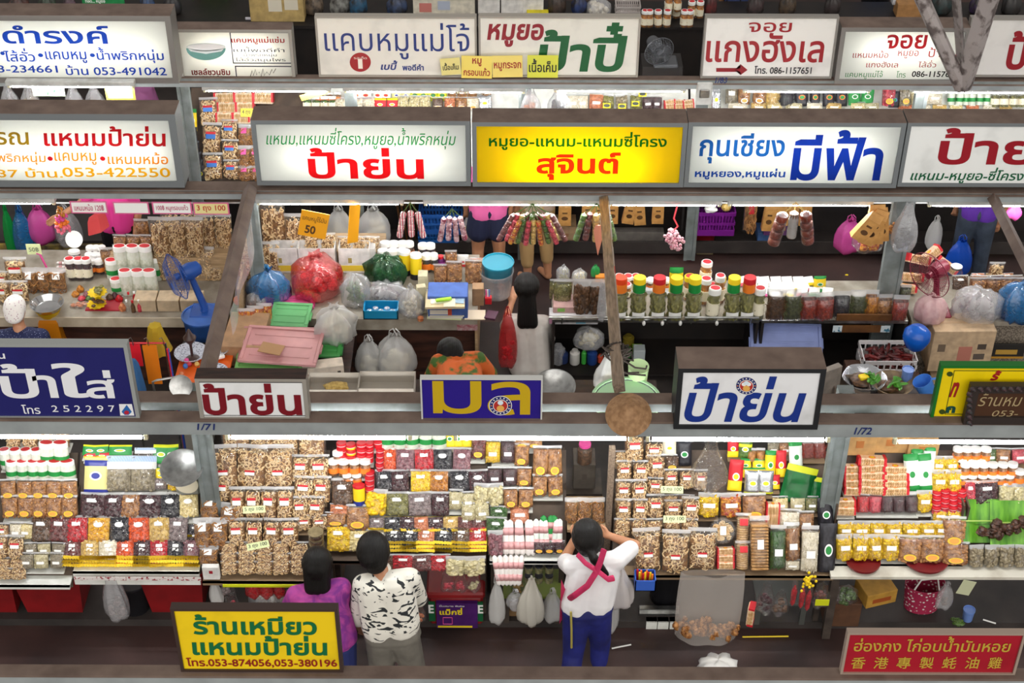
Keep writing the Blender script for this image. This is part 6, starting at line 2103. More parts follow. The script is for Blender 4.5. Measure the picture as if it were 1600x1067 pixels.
carton('white printed carton standing at the table corner',507,600,64,26,.12,Z=ZS - .05,col='d4c6b4',rz=.2,prints=((.08,.2,.24,.7,'8a5a54'),(.5,.35,.8,.6,'b07a30','ถุงร้อน'),(.84,.5,.92,.7,'403830')))
carton('dark green box under the right green lid',516,566,40,16,.2,Z=ZS - .07,col='2e6a3c')
heap_bag('white carrier bag with looped handles on the storage table',524,540,60,54,ZS + .1,'carrier_white','fill_white',seed=12,fold=.12)
for i,(x,w) in enumerate(((388,28),(402,26),(416,24))):
    spawn(K['fruit%d' % i],fit(K['fruit%d' % i],atZ(x,530 - 4*i,ZS - .05),w,48,.15),'yellow-wrapped snack pack, %s from left beside the green lid' % ORD[i],'yellow-wrapped packs on the storage table',{'dried_fruit': 'fill_mixed','label': 'print_yellow'})
tag(Mb().blob((0,0,.04),.045,.045,.045,12,8).obj('orange_fruit','print_orange',loc=atZ(373,475,ZT)),'orange fruit beside the partition board','fruit')

# shelf trays right behind the front rail
for (x0,x1,y,lb) in ((480,560,614,'pale plastic tray with a yellow packet behind the front rail'),(560,648,612,'long clear tray behind the front rail')):
    a,b = atY(x0,y + 12,9.0),atY(x1,y + 12,9.0)
    w = b.x - a.x
    o = Mb().box(-w/2,0,0,w/2,.2,.006).box(-w/2,0,0,w/2,.006,.1).box(-w/2,.2,0,w/2,.206,.1).box(-w/2,0,0,-w/2 + .006,.2,.1).box(w/2 - .006,0,0,w/2,.2,.1).obj('plastic_tray',mat('milky','b8b0a4',.35,alpha=.75),loc=((a.x + b.x)/2,9.0,a.z),smooth=False)
    tag(o,lb,'tray')
    if x0 < 500:
        stuff(Mb().blob((.02,.1,.05),.1,.06,.03,10,6,0,.15).obj('contents','fill_sand',o))
# left corner things: orange panels, stand with hooks
P = atZ(228,600,.07)
o = empty('hanging_rack',P,'steel hook rack with hanging orange and red boards','rack')
P1,P2 = atY(196,536,10.3) - P,atY(258,536,10.3) - P
Mb().tube([P1,P2],.008,6).obj('rail','print_red',o)
for i,(x0,x1,y0,y1,c) in enumerate(((200,224,536,572,'d81c2c'),(222,254,540,600,'e07a10'))):
    a,b = atY(x0,y0,10.3 - .02*i) - P,atY(x1,y1,10.3 - .02*i) - P
    Mb().box(a.x,a.y,b.z,b.x,a.y + .01,a.z).obj('board',mat('board_%s' % c,c,.5),o,smooth=False)
for i in range(3):
    a = atY(202 + 24*i,534,10.28) - P
    Mb().tube([a + Vector((0,0,.03)),a + Vector((.02,-.01,.05)),a + Vector((.03,-.01,.02)),a + Vector((.03,-.01,-.03))],.004,5).obj('hook','steel',o)
for k in (P1,P2):
    Mb().tube([k,(k.x,k.y,0)],.01,6).obj('leg','steel',o)
o = Mb().lathe([(.01,0),(.05,-.02),(.07,-.12),(.11,-.28)][::-1],18,fold=.12,kf=7).obj('mustard_cloth',mat('mustard','b89a1e',.8),loc=atY(241,505,10.6)); tag(o,'mustard yellow cloth hanging above the orange board','cloth')
o = Mb().lathe([(.02,0),(.04,-.05),(.06,-.3),(.05,-.42)][::-1],16,fold=.1,kf=6).obj('blue_cloth',mat('blue_cloth','2a5a8a',.8),loc=atY(208,562,10.1)); tag(o,'blue cloth bundle hanging beside the navy sign','cloth')
a,b = atY(262,545,10.15),atY(272,590,10.15)
b.z = .1
tag(Mb().tube([a - b,b*0],.012,8).obj('umbrella_handle',mat('stripe','2a50b0',.5,col2='d02030',tex='wave',scale=8),loc=b),'folded blue and red umbrella beside the orange board','umbrella')
P = atZ(290,612,.85)
o = empty('orange_shelf',P,'orange shelf holding patterned bowls and small ornaments','shelf')
Mb().box(-.12,0,-.02,.32,.55,0).obj('shelf_board',mat('shelf_orange','e8641c',.5),o,smooth=False)
Mb().box(-.08,.05,-.78,.1,.5,-.02).obj('cabinet',mat('shelf_cream','b8b4a6',.6),o,smooth=False)
for i,(x,y,r) in enumerate(((299,550,26),(341,545,18),(337,580,20))):
    P = atZ(x,y + 6,.86)
    s = ppm(P)
    o = Mb().lathe([(r/s*.5,0),(r/s*.7,.01),(r/s,.04),(r/s*1.0,.046),(r/s*.65,.02),(0,.016)],26).obj('patterned_bowl',mat('indigo_pattern','2c3050',.4,col2='c8ccd8',tex='voronoi',scale=60,lo=.1,hi=.5),loc=P)
    tag(o,('large','small','middle-sized')[i] + ' indigo patterned bowl on the orange shelf','bowl')
P = atZ(301,560,.88)
o = Mb().lathe([(.06,0),(.05,.01),(.012,.03),(.012,.14),(.02,.16),(.05,.2),(.055,.22),(.03,.25),(.01,.3),(0,.31)],18).obj('wooden_lamp',mat('dark_lathe','3a2420',.35),loc=P); tag(o,'dark turned wooden ornament standing in the large bowl','ornament')
for i,(x,y,c) in enumerate(((292,566,'print_pink'),(296,572,'fill_rose'),(284,588,'fill_peach'),(308,572,'fill_sand'),(290,575,'print_blue'),(333,602,'print_orange'))):
    P = atZ(x,y,.87)
    tag(Mb().blob((0,0,.02),.022,.022,.024,9,6,0,.1).obj('small_ornament',c,loc=P),'small %s ornament on the orange shelf, %s from back' % (c.split('_')[1],ORD[i]),'ornament')
P = atZ(342,560,.87)
tag(Mb().bbox(-.05,-.02,0,.05,.02,.03,.006).obj('small_phone','print_white',loc=P,rot=(0,0,.4)),'small white box leaning in a bowl beside the timber','box')
o = Mb().lathe([(.03,0),(.075,.02),(.08,.03),(.06,.025),(0,.02)],26,T=Matrix.Rotation(1.1,4,'X')).obj('clamp_lamp','steel',loc=atY(284,606,8.5)); tag(o,'round chrome clamp lamp beside the small white sign','lamp')
a = atY(240,612,8.5)
P0 = atY(284,602,8.52)
Mb().tube([(a - P0) + Vector((0,.02,-.08)),(a - P0) + Vector((0,.02,.07)),(a - P0) + Vector((.03,.02,.085)),Vector((-.02,.02,.06)),Vector((0,.02,.02))],.008,8).obj('arm','steel',o)
o.location = P0

# pickle counter
LJ = ['orange','yellow','red','yellow','yellow','yellow','red']
for i,(x,lid,band) in enumerate(((967,mat('lid_orange_red','e0461c',.35),'print_orange'),(996,'print_yellow','print_green'),(1026,'print_red','print_orange'),(1053,'print_yellow','print_green'),(1082,'print_yellow','print_green'),
                                     (1142,'print_yellow','print_green'),(1165,'print_red','print_orange'))):
    row(m3,'pickle',497,55,'%d:24' % x,'tall pickle jar with %s lid and %s band, %s along the edge' % (LJ[i],'orange' if band == 'print_orange' else 'green',ORD[i]),'',over={'lid': lid,'label': band},group='tall pickle jars along the counter edge',jit=.01)
row(m3,'honey',498,42,'1111:20 1183:18','pickle jar with round red lid','front edge',over={'contents': 'fill_olive'})
row(m3,'honey',474,34,'1099:18 1122:16:38','amber jar','second layer',over={'contents': 'fill_amber'})
row(m3,'honey',468,32,'1075:18','yellow-lidded amber jar','second layer',over={'lid': 'print_yellow'})
row(m3,'honey',470,32,'1124:17','yellow-lidded amber jar at the right','second layer',over={'lid': 'print_yellow'})
row(m3,'honey',450,28,'1100:18','red and white lidded jar on top','second layer',lift=.06)
row(m3,'honey',456,22,'966:15 980:15 993:15','red-lidded small jar','back layer')
row(m3,'honey',464,18,'978:15 1108:14 1112:12','red-lidded small jar','middle layer')
row(m3,'wlid',452,14,'1004:12 1016:12 1028:12 1040:12','pale-lidded small jar','back layer')
row(m3,'yelpk',462,38,'1055:20','yellow snack packet standing up','back layer')
for i,(x,y) in enumerate(((984,462),(1012,460),(1038,466))):
    carton('white printed paper card lying between jars, %s from left' % ORD[i],x,y,18,6,.1,Z=ZT,col='d8dce2',name='paper_card',cat='card')
row(m3,T3('bean'),466,26,'867:18 884:20','brown bean bag','back layer',fills=('olive','tea'),only=('beans',))
row(m3,T3('bean'),476,34,'878:28 906:22','tan bean bag with clear top','middle layer',fills=('olive','amber'),only=('beans',))
row(m3,T3('round'),487,44,'908:26 933:26','brown soybean bag','front layer',fills=('tea','tea'))
heap_bag('tied clear bag standing behind the soybean bags',880,440,22,22,ZT,'carrier_clear','fill_olive',seed=11)
heap_bag('second tied clear bag behind the soybean bags',905,444,24,20,ZT,'carrier_clear','fill_pale',seed=12)
heap_bag('small green knotted bag behind the pole',930,434,14,18,ZT + .05,'carrier_green',seed=13)
carton('orange box beside the green knotted bag',938,445,16,12,.06,Z=ZT,col='e08a28')
carton('flat pink box under the soybean bags',887,490,46,10,.2,Z=ZT,col='c09a94',prints=((.15,.3,.4,.8,'7cb050'),))
carton('flat white box with blue end under the pink box',896,507,76,14,.12,Z=ZT - .09,col='d8d6d8',prints=((.55,.1,.75,.9,'70b0c8'),(0,.1,.12,.9,'d8a0c0')))
carrier('long clear bag hanging on the pole side of the counter',942,440,14,62,YN - .05,'carrier_clear',handles=False,name='plastic_bag',seed=2,neck=.6)
for k,(x0,x1) in enumerate(((858,1064),(1070,1186))):
    a,b = atY(x0,496,YN - .06),atY(x1,496,YN - .06)
    o = Mb().tube([a - a,b - a],.01,8).obj('steel_rail','steel',loc=a); tag(o,('longer','shorter')[k] + ' steel rail along the pickle counter edge','rail')
    for q in (.1,.9):
        Mb().tube([(b - a)*q,(b - a)*q + Vector((0,.05,-.1))],.008,6).obj('bracket','steel',o)
for i,x in enumerate((1006,1035,1063,1120)):
    P = atY(x,505,YN - .03)
    tag(Mb().blob((0,0,0),.016,.016,.026,10,6).obj('white_bulb','print_white',loc=P),'small white bulb under the steel rail, %s from left' % ORD[i],'bulb','white bulbs under the rail')
# things stored under the pickle counter
stor = ((872,572,20,34,'carrier_clear','clear film bundle'),(880,570,16,20,'20305a','navy tub'),(898,572,16,26,'c9c6c0','white round tub'),(912,570,8,26,'3aa03a','green bottle'),(925,572,16,26,'1c3c7a','blue tub'),
        (938,568,9,14,'b8442a','red jar'),(982,545,18,20,'7a6a20','olive tin'),(978,560,16,12,'3a6a34','green box'),(998,572,18,30,'a8b0b0','grey box'),(996,555,16,10,'8ab83a','lime box'))
for i,(x,y,w,h,c,nm) in enumerate(stor):
    P = atZ(x,y,.21)
    s = ppm(P)
    W,H = w/s/2,h/s
    m_ = c if c in MATS else mat('store_' + c,c,.45)
    if 'box' in nm:
        o = Mb().bbox(-W,0,0,W,.1,H,.004).obj(nm.replace(' ','_'),m_,loc=P)
    else:
        o = Mb().lathe([(W*.9,0),(W,.006),(W,H*.8),(W*.6,H*.86),(W*.6,H),(0,H)],14,fold=.1 if 'bundle' in nm else 0).obj(nm.replace(' ','_'),m_,loc=P + Vector((0,W,0)))
    tag(o,nm + ' stored on the shelf under the pickle counter',nm.split()[-1])
heap_bag('clear bag of crumpled film on the shelf under the counter',920,548,44,30,.4,'carrier_clear','fill_pale',seed=21,knot=False)
# spice counter
row(m4,T3('herb'),498,40,'1209:28','bag of brown dried sticks with white label','front edge',fills=('tea',))
row(m4,T3('herb'),498,40,'1236:26','bag of grey-green herbs','front edge',fills=('herb',))
row(m4,T3('powder'),498,36,'1261:26 1287:27','bag of red chilli powder','front edge',fills=('chilli',))
row(m4,T3('powder'),494,34,'1312:26','bag of black spice','front edge',fills=('soot',))
row(m4,T3('herb'),492,34,'1337:24','second bag of grey-green herbs','front edge',fills=('herb',))
row(m4,T3('powder'),492,34,'1358:20 1379:24:28','','front edge',fills=('amber','nut'),descs=['amber spice bag','brown flake bag'])
row(m4,T3('powder'),500,34,'1402:24','dark red chilli bag','front edge',fills=('chilli',))
row(m4,T3('powder'),462,20,'1384:20 1398:18','','second layer',fills=('leaf','soot'),descs=['lime green covered pack','dark spice bag'])
row(m4,T3('powder'),470,22,'1412:16','dark herb bag','second layer',fills=('herb',))
for j,(y,n,x0,dx) in enumerate(((447,7,1162,17.5),(456,7,1176,17.0),(464,6,1192,20))):
    for i in range(n):
        x = x0 + dx*i
        c = ('fill_rose','print_green','print_white','print_white','print_pink','print_white','print_yellow')[(i + 2*j) % 7]
        P = atZ(x,y,ZT + .01)
        o = bpy.data.objects.new('flat_packet',K['whtpk'].parts[0][1]); COL.objects.link(o)
        o.matrix_world = Matrix.Translation(P) @ Matrix.Rotation(rnd.uniform(-.3,.3),4,'Z') @ Matrix.Rotation(-1.3,4,'X') @ Matrix.Diagonal((.95,.8,.75,1))
        o.material_slots[1].link = 'OBJECT'; o.material_slots[1].material = MT(c)
        tag(o,'white printed sachet lying flat, %s from left in the %s row behind spices' % (ORD[i],ORD[j]),'sachet','flat sachets behind the spices')
row(m4,'yelpk',452,18,'1280:18','yellow printed sachet standing up','behind the spices')
P = atY(1350,500,YN - .04)
tag(Mb().box(-.24,0,-.01,.24,.02,.055).obj('wooden_strip',mat('strip_wood','6a4420',.5,col2='4a2c14',scale=6),loc=P,smooth=False),'brown wooden strip in front of the spice bags','strip')
P = atY(1346,513,YN - .02)
o = Mb().box(-.2,0,-.045,.2,.01,.03).obj('drawer_front','strip_wood',loc=P,smooth=False); tag(o,'brown drawer front with white stickers under the spices','drawer')
for k in (-1,1):
    Mb().box(k*.21 - .04,-.003,-.04,k*.21 + .04,0,.03).obj('sticker',mat('sticker_blue','c8d4d8',.5,col2='3a7088',scale=24,lo=.55,hi=.6),o,smooth=False)
# blue lid, balloon, carton, crate
tub_lid('pale blue ribbed tub lid leaning against the spice counter',1228,536,112,.36,.56,-.02,.55,'8a98cc')
P = atY(1432,528,10.9)
o = Mb().lathe([(.004,-.15),(.03,-.13),(.085,-.08),(.118,0),(.112,.06),(.07,.105),(.0,.12)],26).obj('blue_balloon',mat('balloon','1060c8',.25,col2='0c52b0',scale=2),loc=P); tag(o,'round blue balloon beside the big carton','balloon')
Mb().tube([(0,0,-.15),(.01,0,-.3),(0,.01,-.42)],.002,4).obj('string','white',o)
carton('big tan carton with a red round print on its front',1496,580,96,62,.27,Z=.4,col='c4a886',rz=.02,tape='b89a78',prints=((.44,.25,.66,.62,'b07060'),(.1,.5,.22,.68,'6a5a4a'),(.74,.55,.88,.68,'4a4038'),(.7,.3,.88,.44,'5a5048'),(.3,.08,.6,.16,'a0604e')))
carton('smaller tan carton under the big tan carton',1496,620,92,30,.3,Z=.12,col='b89c7c')
P = atZ(1388,592,.45)
s = ppm(P)
o = empty('white_crate',P,'white plastic crate of dark red dried peppers','crate')
W = 84/s/2
c = Mb()
for q in ((-W,0,W,.01),(-W,.3,W,.31),(-W,0,-W + .01,.31),(W - .01,0,W,.31)):
    c.box(q[0],q[1],.15,q[2],q[3],.19)
    c.box(q[0],q[1],0,q[2],q[3],.1)
for k in range(9):
    x = -W + .01 + k*(2*W - .03)/8
    c.box(x,0,.1,x + .012,.01,.15).box(x,.3,.1,x + .012,.31,.15)
for k in range(6):
    y = .01 + k*.05
    c.box(-W,y,.1,-W + .01,y + .012,.15).box(W - .01,y,.1,W,y + .012,.15)
c.box(-W,0,0,W,.31,.008)
c.obj('crate_body',mat('crate_white','d6d2d2',.45),o,smooth=False)
m_ = Mb()
for i in range(46):
    T = Euler((rnd.uniform(-.4,.4),rnd.uniform(-.4,.4),rnd.uniform(0,6))).to_matrix().to_4x4()
    m_.blob((rnd.uniform(-W*.85,W*.85),rnd.uniform(.04,.27),rnd.uniform(.08,.16)),.07,.02,.016,8,5,0,.1,T)
stuff(m_.obj('dried_peppers',mat('pepper','6e1c1a',.35,col2='2c0c10',scale=12),o))
m_ = Mb()
for i,(x,y,r,c1,lb) in enumerate(((1352,616,33,'foil','silver foil dish with sponge and herbs behind the front rail'),(1396,624,31,mat('clay','8a7454',.5,col2='6a5640',scale=20),'tan clay bowl with green leaves behind the front rail'))):
    P = atZ(x,y,.75)
    s = ppm(P)
    R = r/s
    P.y += R*.6
    o = Mb().lathe([(R*.6,0),(R*.8,.03),(R,.09),(R*1.04,.1),(R*.9,.09),(R*.6,.03),(0,.025)],28,fold=.03 if i == 0 else 0,kf=22).obj('dish' if i == 0 else 'clay_bowl',c1,loc=P); tag(o,lb,'dish' if i == 0 else 'bowl')
    if i == 0:
        Mb().bbox(-.05,-.03,.08,.03,.03,.12,.008,T=Matrix.Rotation(.3,4,'Z')).obj('sponge','print_yellow',o)
    lf = Mb()
    for _ in range(16):
        T = Euler((rnd.uniform(-.5,.5),rnd.uniform(-.5,.5),rnd.uniform(0,6))).to_matrix().to_4x4()
        lf.blob(((.06 if i == 0 else .02) + rnd.gauss(0,.025),-.03 + rnd.gauss(0,.03),.1 + rnd.uniform(0,.03)),.04,.016,.006,8,4,0,.1,T)
    stuff(lf.obj('leaves',mat('fresh_leaf','4f9a22',.4,col2='2e6a14',scale=20),o))
    stuff(Mb().blob((-.02,0,.07),R*.6,R*.5,.03,12,6,0,.12).obj('contents','fill_tea',o))
o = tub('pale blue plastic cup on the clay bowl edge',1418,598,9,.1,.82,'cup_blue','plastic_cup',1.1,cat='cup')
P = atZ(1452,618,.75)
o = Mb().lathe([(.06,0),(.065,.01),(.08,.18),(.078,.18),(.06,.02),(0,.015)],22,T=Matrix.Rotation(-.5,4,'Y')).obj('blue_jug',mat('jug_blue','4a86d8',.35),loc=P); tag(o,'tilted blue plastic jug beside the yellow sign','jug')
Mb().tube([Matrix.Rotation(-.5,3,'Y') @ Vector(p) for p in ((.06,0,.03),(.13,0,.05),(.14,0,.13),(.075,0,.16))],.01,8).obj('handle','jug_blue',o)
carton('open grey wooden tray behind the front rail',1330,626,56,18,.2,Z=.72,col='7a6a5c',open_top=True,name='wooden_tray',cat='tray')
carton('folded grey board leaning beside the deep box sign',1297,622,32,46,.06,Z=.72,col='8a8076',rz=.5,name='grey_board',cat='board')
carton('dark brown wooden box under the white crate',1372,660,110,66,.3,Z=.07,col='4a2e1e',name='wooden_box',cat='box')
# work table carrying bowls behind the rail on the right, and on the left
for (x0,x1,y,z,lb) in ((1290,1470,630,.72,'work table of bowls behind the right end of front rail'),):
    a,b = atZ(x0,y,z),atZ(x1,y,z)
    w = b.x - a.x
    o = empty('work_table',((a.x + b.x)/2,a.y - .05,.07),lb,'table')
    Mb().box(-w/2,0,z - .1,w/2,.42,z - .07).obj('table_top','dark_wood',o,smooth=False)
    for k in (-1,1):
        for q in (.02,.36):
            Mb().box(k*w*.46 - .02,q,0,k*w*.46 + .02,q + .04,z - .1).obj('leg','dark_wood',o,smooth=False)
# right-hand counter behind the maroon fan
row(m5,T3('nut'),463,26,'1524:24 1546:22 1565:20 1586:22','brown nut bag','front layer',only=('nuts',))
row(m5,T3('fruit'),452,20,'1500:24 1528:26 1556:26 1584:26','dark brown snack pack','middle layer',fills=('tea','nut','plum','tea'),tilt=.5)
row(m5,CK,437,24,'1552:24','small pale crackling bag with clear top','back layer',only=('crackling',))
row(m5,T3('fruit'),442,14,'1530:20 1552:22 1575:22','orange flat snack pack','back layer',fills=('peach','sand','mixed'),tilt=1.0)
heap_bag('large clear bag of grey packs beside the maroon fan',1527,507,74,44,ZT,'carrier_clear','fill_ash',seed=15,knot=False)
heap_bag('pale pink plastic sack behind the maroon fan stem',1453,508,48,40,ZT,mat('pink_sack','e8c4c4',.4,alpha=.75,bump=.3,scale=20,col2='d8b0b0'),'fill_rose',seed=16,knot=False)
heap_bag('bright blue plastic sack cut by the photo edge',1592,506,66,54,ZT,'carrier_blue','fill_ash',seed=17,knot=False,fold=.1)
for i,(x,y,rz,rl) in enumerate(((1432,392,.1,.3),(1457,384,.5,-.5),(1422,420,0,.1),(1475,400,-.4,.5),(1411,437,.1,.2))):
    P = atZ(x,y + 20,ZT + (.1 if i < 2 else .02))
    spawn(K['cracker'],Matrix.Translation(P) @ Matrix.Rotation(rz,4,'Z') @ Matrix.Rotation(rl,4,'Y') @ Matrix.Rotation(-.5,4,'X') @ Matrix.Diagonal((1.2,1.1,1.6,1)),('red and cream cracker block %s from left in the heap behind the fan' % ORD[i]),'cracker blocks heaped behind the maroon fan')
P = atZ(1490,440,ZT)
o = Mb().lathe([(.06,0),(.065,.01),(.065,.11),(.05,.14),(.052,.16),(0,.161)],20).obj('glass_jar','glass',loc=P); Mb().lathe([(.052,.15),(.052,.17),(0,.171)],20).obj('lid','steel',o); tag(o,'big glass jar with steel lid beside the blue carrier bag','jar')
for q in range(7):
    P = atY(1388 + 10*(q % 2),402 + 7*q,11.75)
    tag(Mb().lathe([(.004,-.05),(.03,-.04),(.03,.04),(.004,.05)],8,ey=.4,fold=.15,kf=4,seed=q).obj('foil_sachet','foil',loc=P,rot=(0,.2,0)),'shiny foil sachet, %s down the strip beside the post' % ORD[q],'sachet','strip of foil sachets at the post')
carton('dark board with gold print on the speckled counter front',1570,560,56,22,.02,Y=YN - .03,col='1c1814',name='sign_board',cat='sign',prints=((.2,.3,.8,.62,'b08a3a'),(0,.0,1,.14,'b0802a')))

ZB = atY(560,628,9.0).z - .012
a,b = atY(478,628,8.99),atY(1030,628,8.99)
w = b.x - a.x
o = empty('back_shelf',((a.x + b.x)/2,8.99,.07),'long dark shelf behind the front rail carrying trays, bowl and basket','shelf')
Mb().box(-w/2,0,ZB - .1,w/2,.3,ZB - .075).obj('shelf_board','dark_wood',o,smooth=False)
for k in (-1,1):
    Mb().box(k*w*.49 - .02,.2,0,k*w*.49 + .02,.25,ZB - .1).obj('leg','dark_wood',o,smooth=False)
# steel bowl, basket with mint pail, conical hat, knot of cloth on the pole
P = atZ(866,612,ZB)
o = Mb().lathe([(.05,0),(.11,.02),(.15,.07),(.156,.075),(.148,.075),(.1,.03),(0,.012)],34,T=Matrix.Rotation(.25,4,'X')).obj('steel_bowl','steel',loc=P); tag(o,'round steel bowl behind the blue two-letter sign','bowl')
P = atZ(978,636,ZB + .12)
o = Mb().lathe([(.16,-.12),(.2,.0),(.235,.055),(.245,.06),(.245,.07),(.225,.07),(.19,.0),(.15,-.1),(0,-.11)],34).obj('wide_basket',mat('basket_grey','6a6e72',.5,col2='3c4044',tex='voronoi',scale=70),loc=P); tag(o,'wide grey basket with a mint green rim behind the conical hat','basket')
Mb().lathe([(.236,.056),(.25,.058),(.252,.078),(.232,.078),(.228,.066)],34).obj('rim',mat('mint','b4dcb0',.4),o)
P = atZ(995,606,ZB + .06)
o = Mb().lathe([(.062,0),(.066,.01),(.074,.22),(.076,.23),(.06,.225),(0,.22)],24,T=Matrix.Rotation(.15,4,'X')).obj('mint_pail',mat('mint_light','c4e2a8',.4),loc=P); tag(o,'upside-down mint green pail in the wide basket','pail')
carrier('white printed plastic bag leaning in the wide basket',952,556,44,56,9.15,'carrier_white','fill_white',handles=False,seed=4)
P = atY(982,648,8.2)
o = Mb().lathe([(.155,0),(.15,.006),(.1,.05),(.05,.095),(.012,.12),(.0,.124)],36,T=Matrix.Rotation(.55,4,'X')).obj('conical_hat',mat('palm_hat','a8825c',.7,col2='8a6644',scale=30,bump=.1),loc=P); tag(o,'woven conical palm hat hanging on the front rail','hat')
kp = POLE_A.lerp(POLE_B,.83)
m_ = Mb()
rr = random.Random(4)
for i in range(16):
    a0 = rr.uniform(0,6.28)
    m_.tube([kp*0 + Vector((cos(a0 + q*.9)*(.05 + .012*q) + (.03*q if i > 11 else 0),-.02 + sin(a0 + q*.9)*.05,rr.uniform(-.05,.05) - (.03*q if i > 11 else 0))) for q in range(6)],.007,5)
tag(m_.obj('rope_knot',mat('old_rope','3a322c',.8),loc=kp),'dark tangled rope knot on the grey timber','rope')
for i,t in enumerate((.28,.43)):
    kp = POLE_A.lerp(POLE_B,t)
    tag(Mb().lathe([(.058,-.012),(.06,0),(.058,.012)],4,T=Matrix.Rotation(pi/4,4,'Z')).obj('tie_band','fill_tea' if i == 0 else 'print_red',loc=kp,smooth=False),('dark tie band on the grey timber','red tie band on the grey timber')[i],'band')

# ---------------------------------------------------------------- the far stands across the aisle
C0 = Vector((0,13.32,.78))
q1 = Stall('far crackling stand',C0,FN,.45)
q2 = Stall('far stand behind yellow sign',C0,FN,.45)
q3 = Stall('far stand by 1/83 mark',C0,FN,.45)
for j,(y,its) in enumerate(((196,'328:28:38 '),(241,'331:29:43 359:26:30:221'),(282,'334:30:38 360:26:30:252 362:24:27:280'))):
    row(q1,T3('crackM'),y,38,its,'crackling bag with blue label',('upper','middle','lower')[j] + ' tier',over={'label': 'print_blue'})
for j,y in enumerate((230,263,282)):
    row(q1,T3('strip'),y,31 if j < 2 else 20,'382:20 400:20','brown strip bag with rose header',('upper','middle','lower')[j] + ' pair',over={'label': 'print_pink'})
for j,(y,its) in enumerate(((162,'352:32 382:30 412:30'),(177,'356:30 384:28'),(193,'352:26 378:26 402:24'))):
    row(q1,'cracker',y,15,its,'white and red crisp pack',('top','second','third')[j] + ' layer',over={'cracker_pack': mat('crisp_wrap','eee4d4',.3,col2='e0c8a0',scale=40)},jit=.02)
for j,y in enumerate((224,245,262,274,283)):
    row(q1,'darkpk',y,22,'%d:13' % (302 + 3*j),'dark packet with yellow label, %s down beside the post' % ORD[j],'',over={'label': 'print_yellow'})
row(q1,'yelpk',205,30,'303:10 ','green and yellow bunting pack at the post','')
P = at(391,176,C0 + FN*.1,FN)
plate_card('yellow far card with red four for hundred writing',391,170,30,13,P,'4 ถุง 100','f0dc50')
P = atY(490,148,YC + .1)
tag(Mb().box(-.13,0,-.03,.13,.003,.03).obj('price_card',mat('card_e8d060','e8d060',.5),loc=P,rot=(0,-.3,0),smooth=False),'blank yellow card leaning under the far lamp','card')
row(q2,'wlid',171,18,'480:13 494:13 508:13 520:12','white-lidded green jar','front tier',over={'contents': 'fill_leaf','label': 'print_cream'})
row(q2,'wlid',160,14,'500:13 515:13 528:12','white-lidded jar','back tier',over={'label': 'print_orange'})
row(q2,'round1',172,18,'533:20 558:18 577:18','white snack bag','front tier',fills=('white',))
row(q2,'whtpk',157,15,'556:16 572:16 590:14 603:14','orange and white packet','back tier',over={'label': 'print_orange'})
row(q2,'bluepk',157,15,'620:14 634:13','blue-topped packet','back tier')
row(q2,'grnpk',172,16,'594:17 613:17','red-labelled packet','front tier',over={'printed_packet': 'print_red'})
row(q2,'yelpk',158,17,'648:14 662:14 677:14 691:14','lime-yellow packet','back tier',over={'printed_packet': 'print_lime','label': 'fill_soot'})
row(q2,'round2',172,20,'630:17 647:17 665:17','clear bag of pale rings','front tier',fills=('pale',))
row(q2,T3('nut'),172,18,'684:17 703:17 721:18 739:19','beige snack bag with pink label','front tier',fills=('tea','peach','nut','white'),over={'label': 'print_cream'})
row(q2,T3('strip'),158,16,'706:14 722:16 738:16 760:16','tan pack','back tier')
row(q2,'foilpk',172,20,'758:20','silver foil pack','front tier end')
carrier('clear bag tied with yellow string hanging beside the green bunch',829,140,32,38,YC + .05,'carrier_clear','fill_peach',handles=False,seed=1)
carrier('bunch of bags tied with green ties under the far lamp',874,138,36,36,YC + .1,'carrier_clear','fill_soot',handles=False,seed=2)
row(q2,T3('bean'),172,22,'895:20 910:18','white-flecked snack bag','right end',fills=('white',))
row(q2,T3('bean'),172,24,'931:22','pink-brown snack bag','right end',fills=('peach',))
row(q2,T3('round'),172,22,'950:18 972:18 994:18','dark bag with yellow tag','right end',fills=('olive','taupe','olive'))
for i,(x,y) in enumerate(((948,165),(972,166),(993,162),(1004,147))):
    plate_card('small blank yellow tag %s from left on the dark far bags' % ORD[i],x,y,12,8,at(x,y,C0 + FN*.11,FN),'•','f4dc10',group='yellow tags on the far bags')
row(q2,T3('bean'),172,20,'1012:16 1026:14','dark berry bag','right end',fills=('plum',))
for i in range(6):
    row(q2,'cracker',172 - 6*(i // 3),9,'%d:17' % (1047 + 14*(i % 3)),'white and rose roll pack, %s in the heap' % ORD[i],'right end',over={'cracker_pack': 'crisp_wrap'},jit=.15)
P = atY(1099,165,YC - .02)
o = Mb().bbox(-.075,0,0,.075,.06,.24,.012).obj('meter_box','batten',loc=P); tag(o,'beige electric meter box at the far post','meter')
Mb().bbox(-.045,-.012,.08,.045,0,.17,.008).obj('window','steel',o)
row(q3,'foilpk',172,30,'1119:14','silver foil pack beside the meter','')
row(q3,T3('bean'),163,36,'1142:18','tall seed bag','',fills=('taupe',))
row(q3,T3('nut'),164,26,'1162:19 1185:20','reddish seed bag','back tier',over={'label': 'print_white'})
row(q3,T3('herb'),166,26,'1206:20 1228:22','','back tier',fills=('sand','soot'),descs=['bag of pale sticks','bag of black sticks'])
row(q3,'darkpk',166,26,'1252:20 1273:15 1295:18 1314:18','dark packet with coloured label','back tier',over={'label': 'print_orange'})
row(q3,'coffee',164,24,'1335:18 1354:18','dark green tea packet','back tier',over={'herb_tea_packet': 'print_green'})
row(q3,T3('bean'),173,12,'1152:30 1185:24 1210:24 1240:26 1272:24 1302:24 1340:22 1362:22','flat pale packet','front tier',fills=('white','sand','cream','pale'))
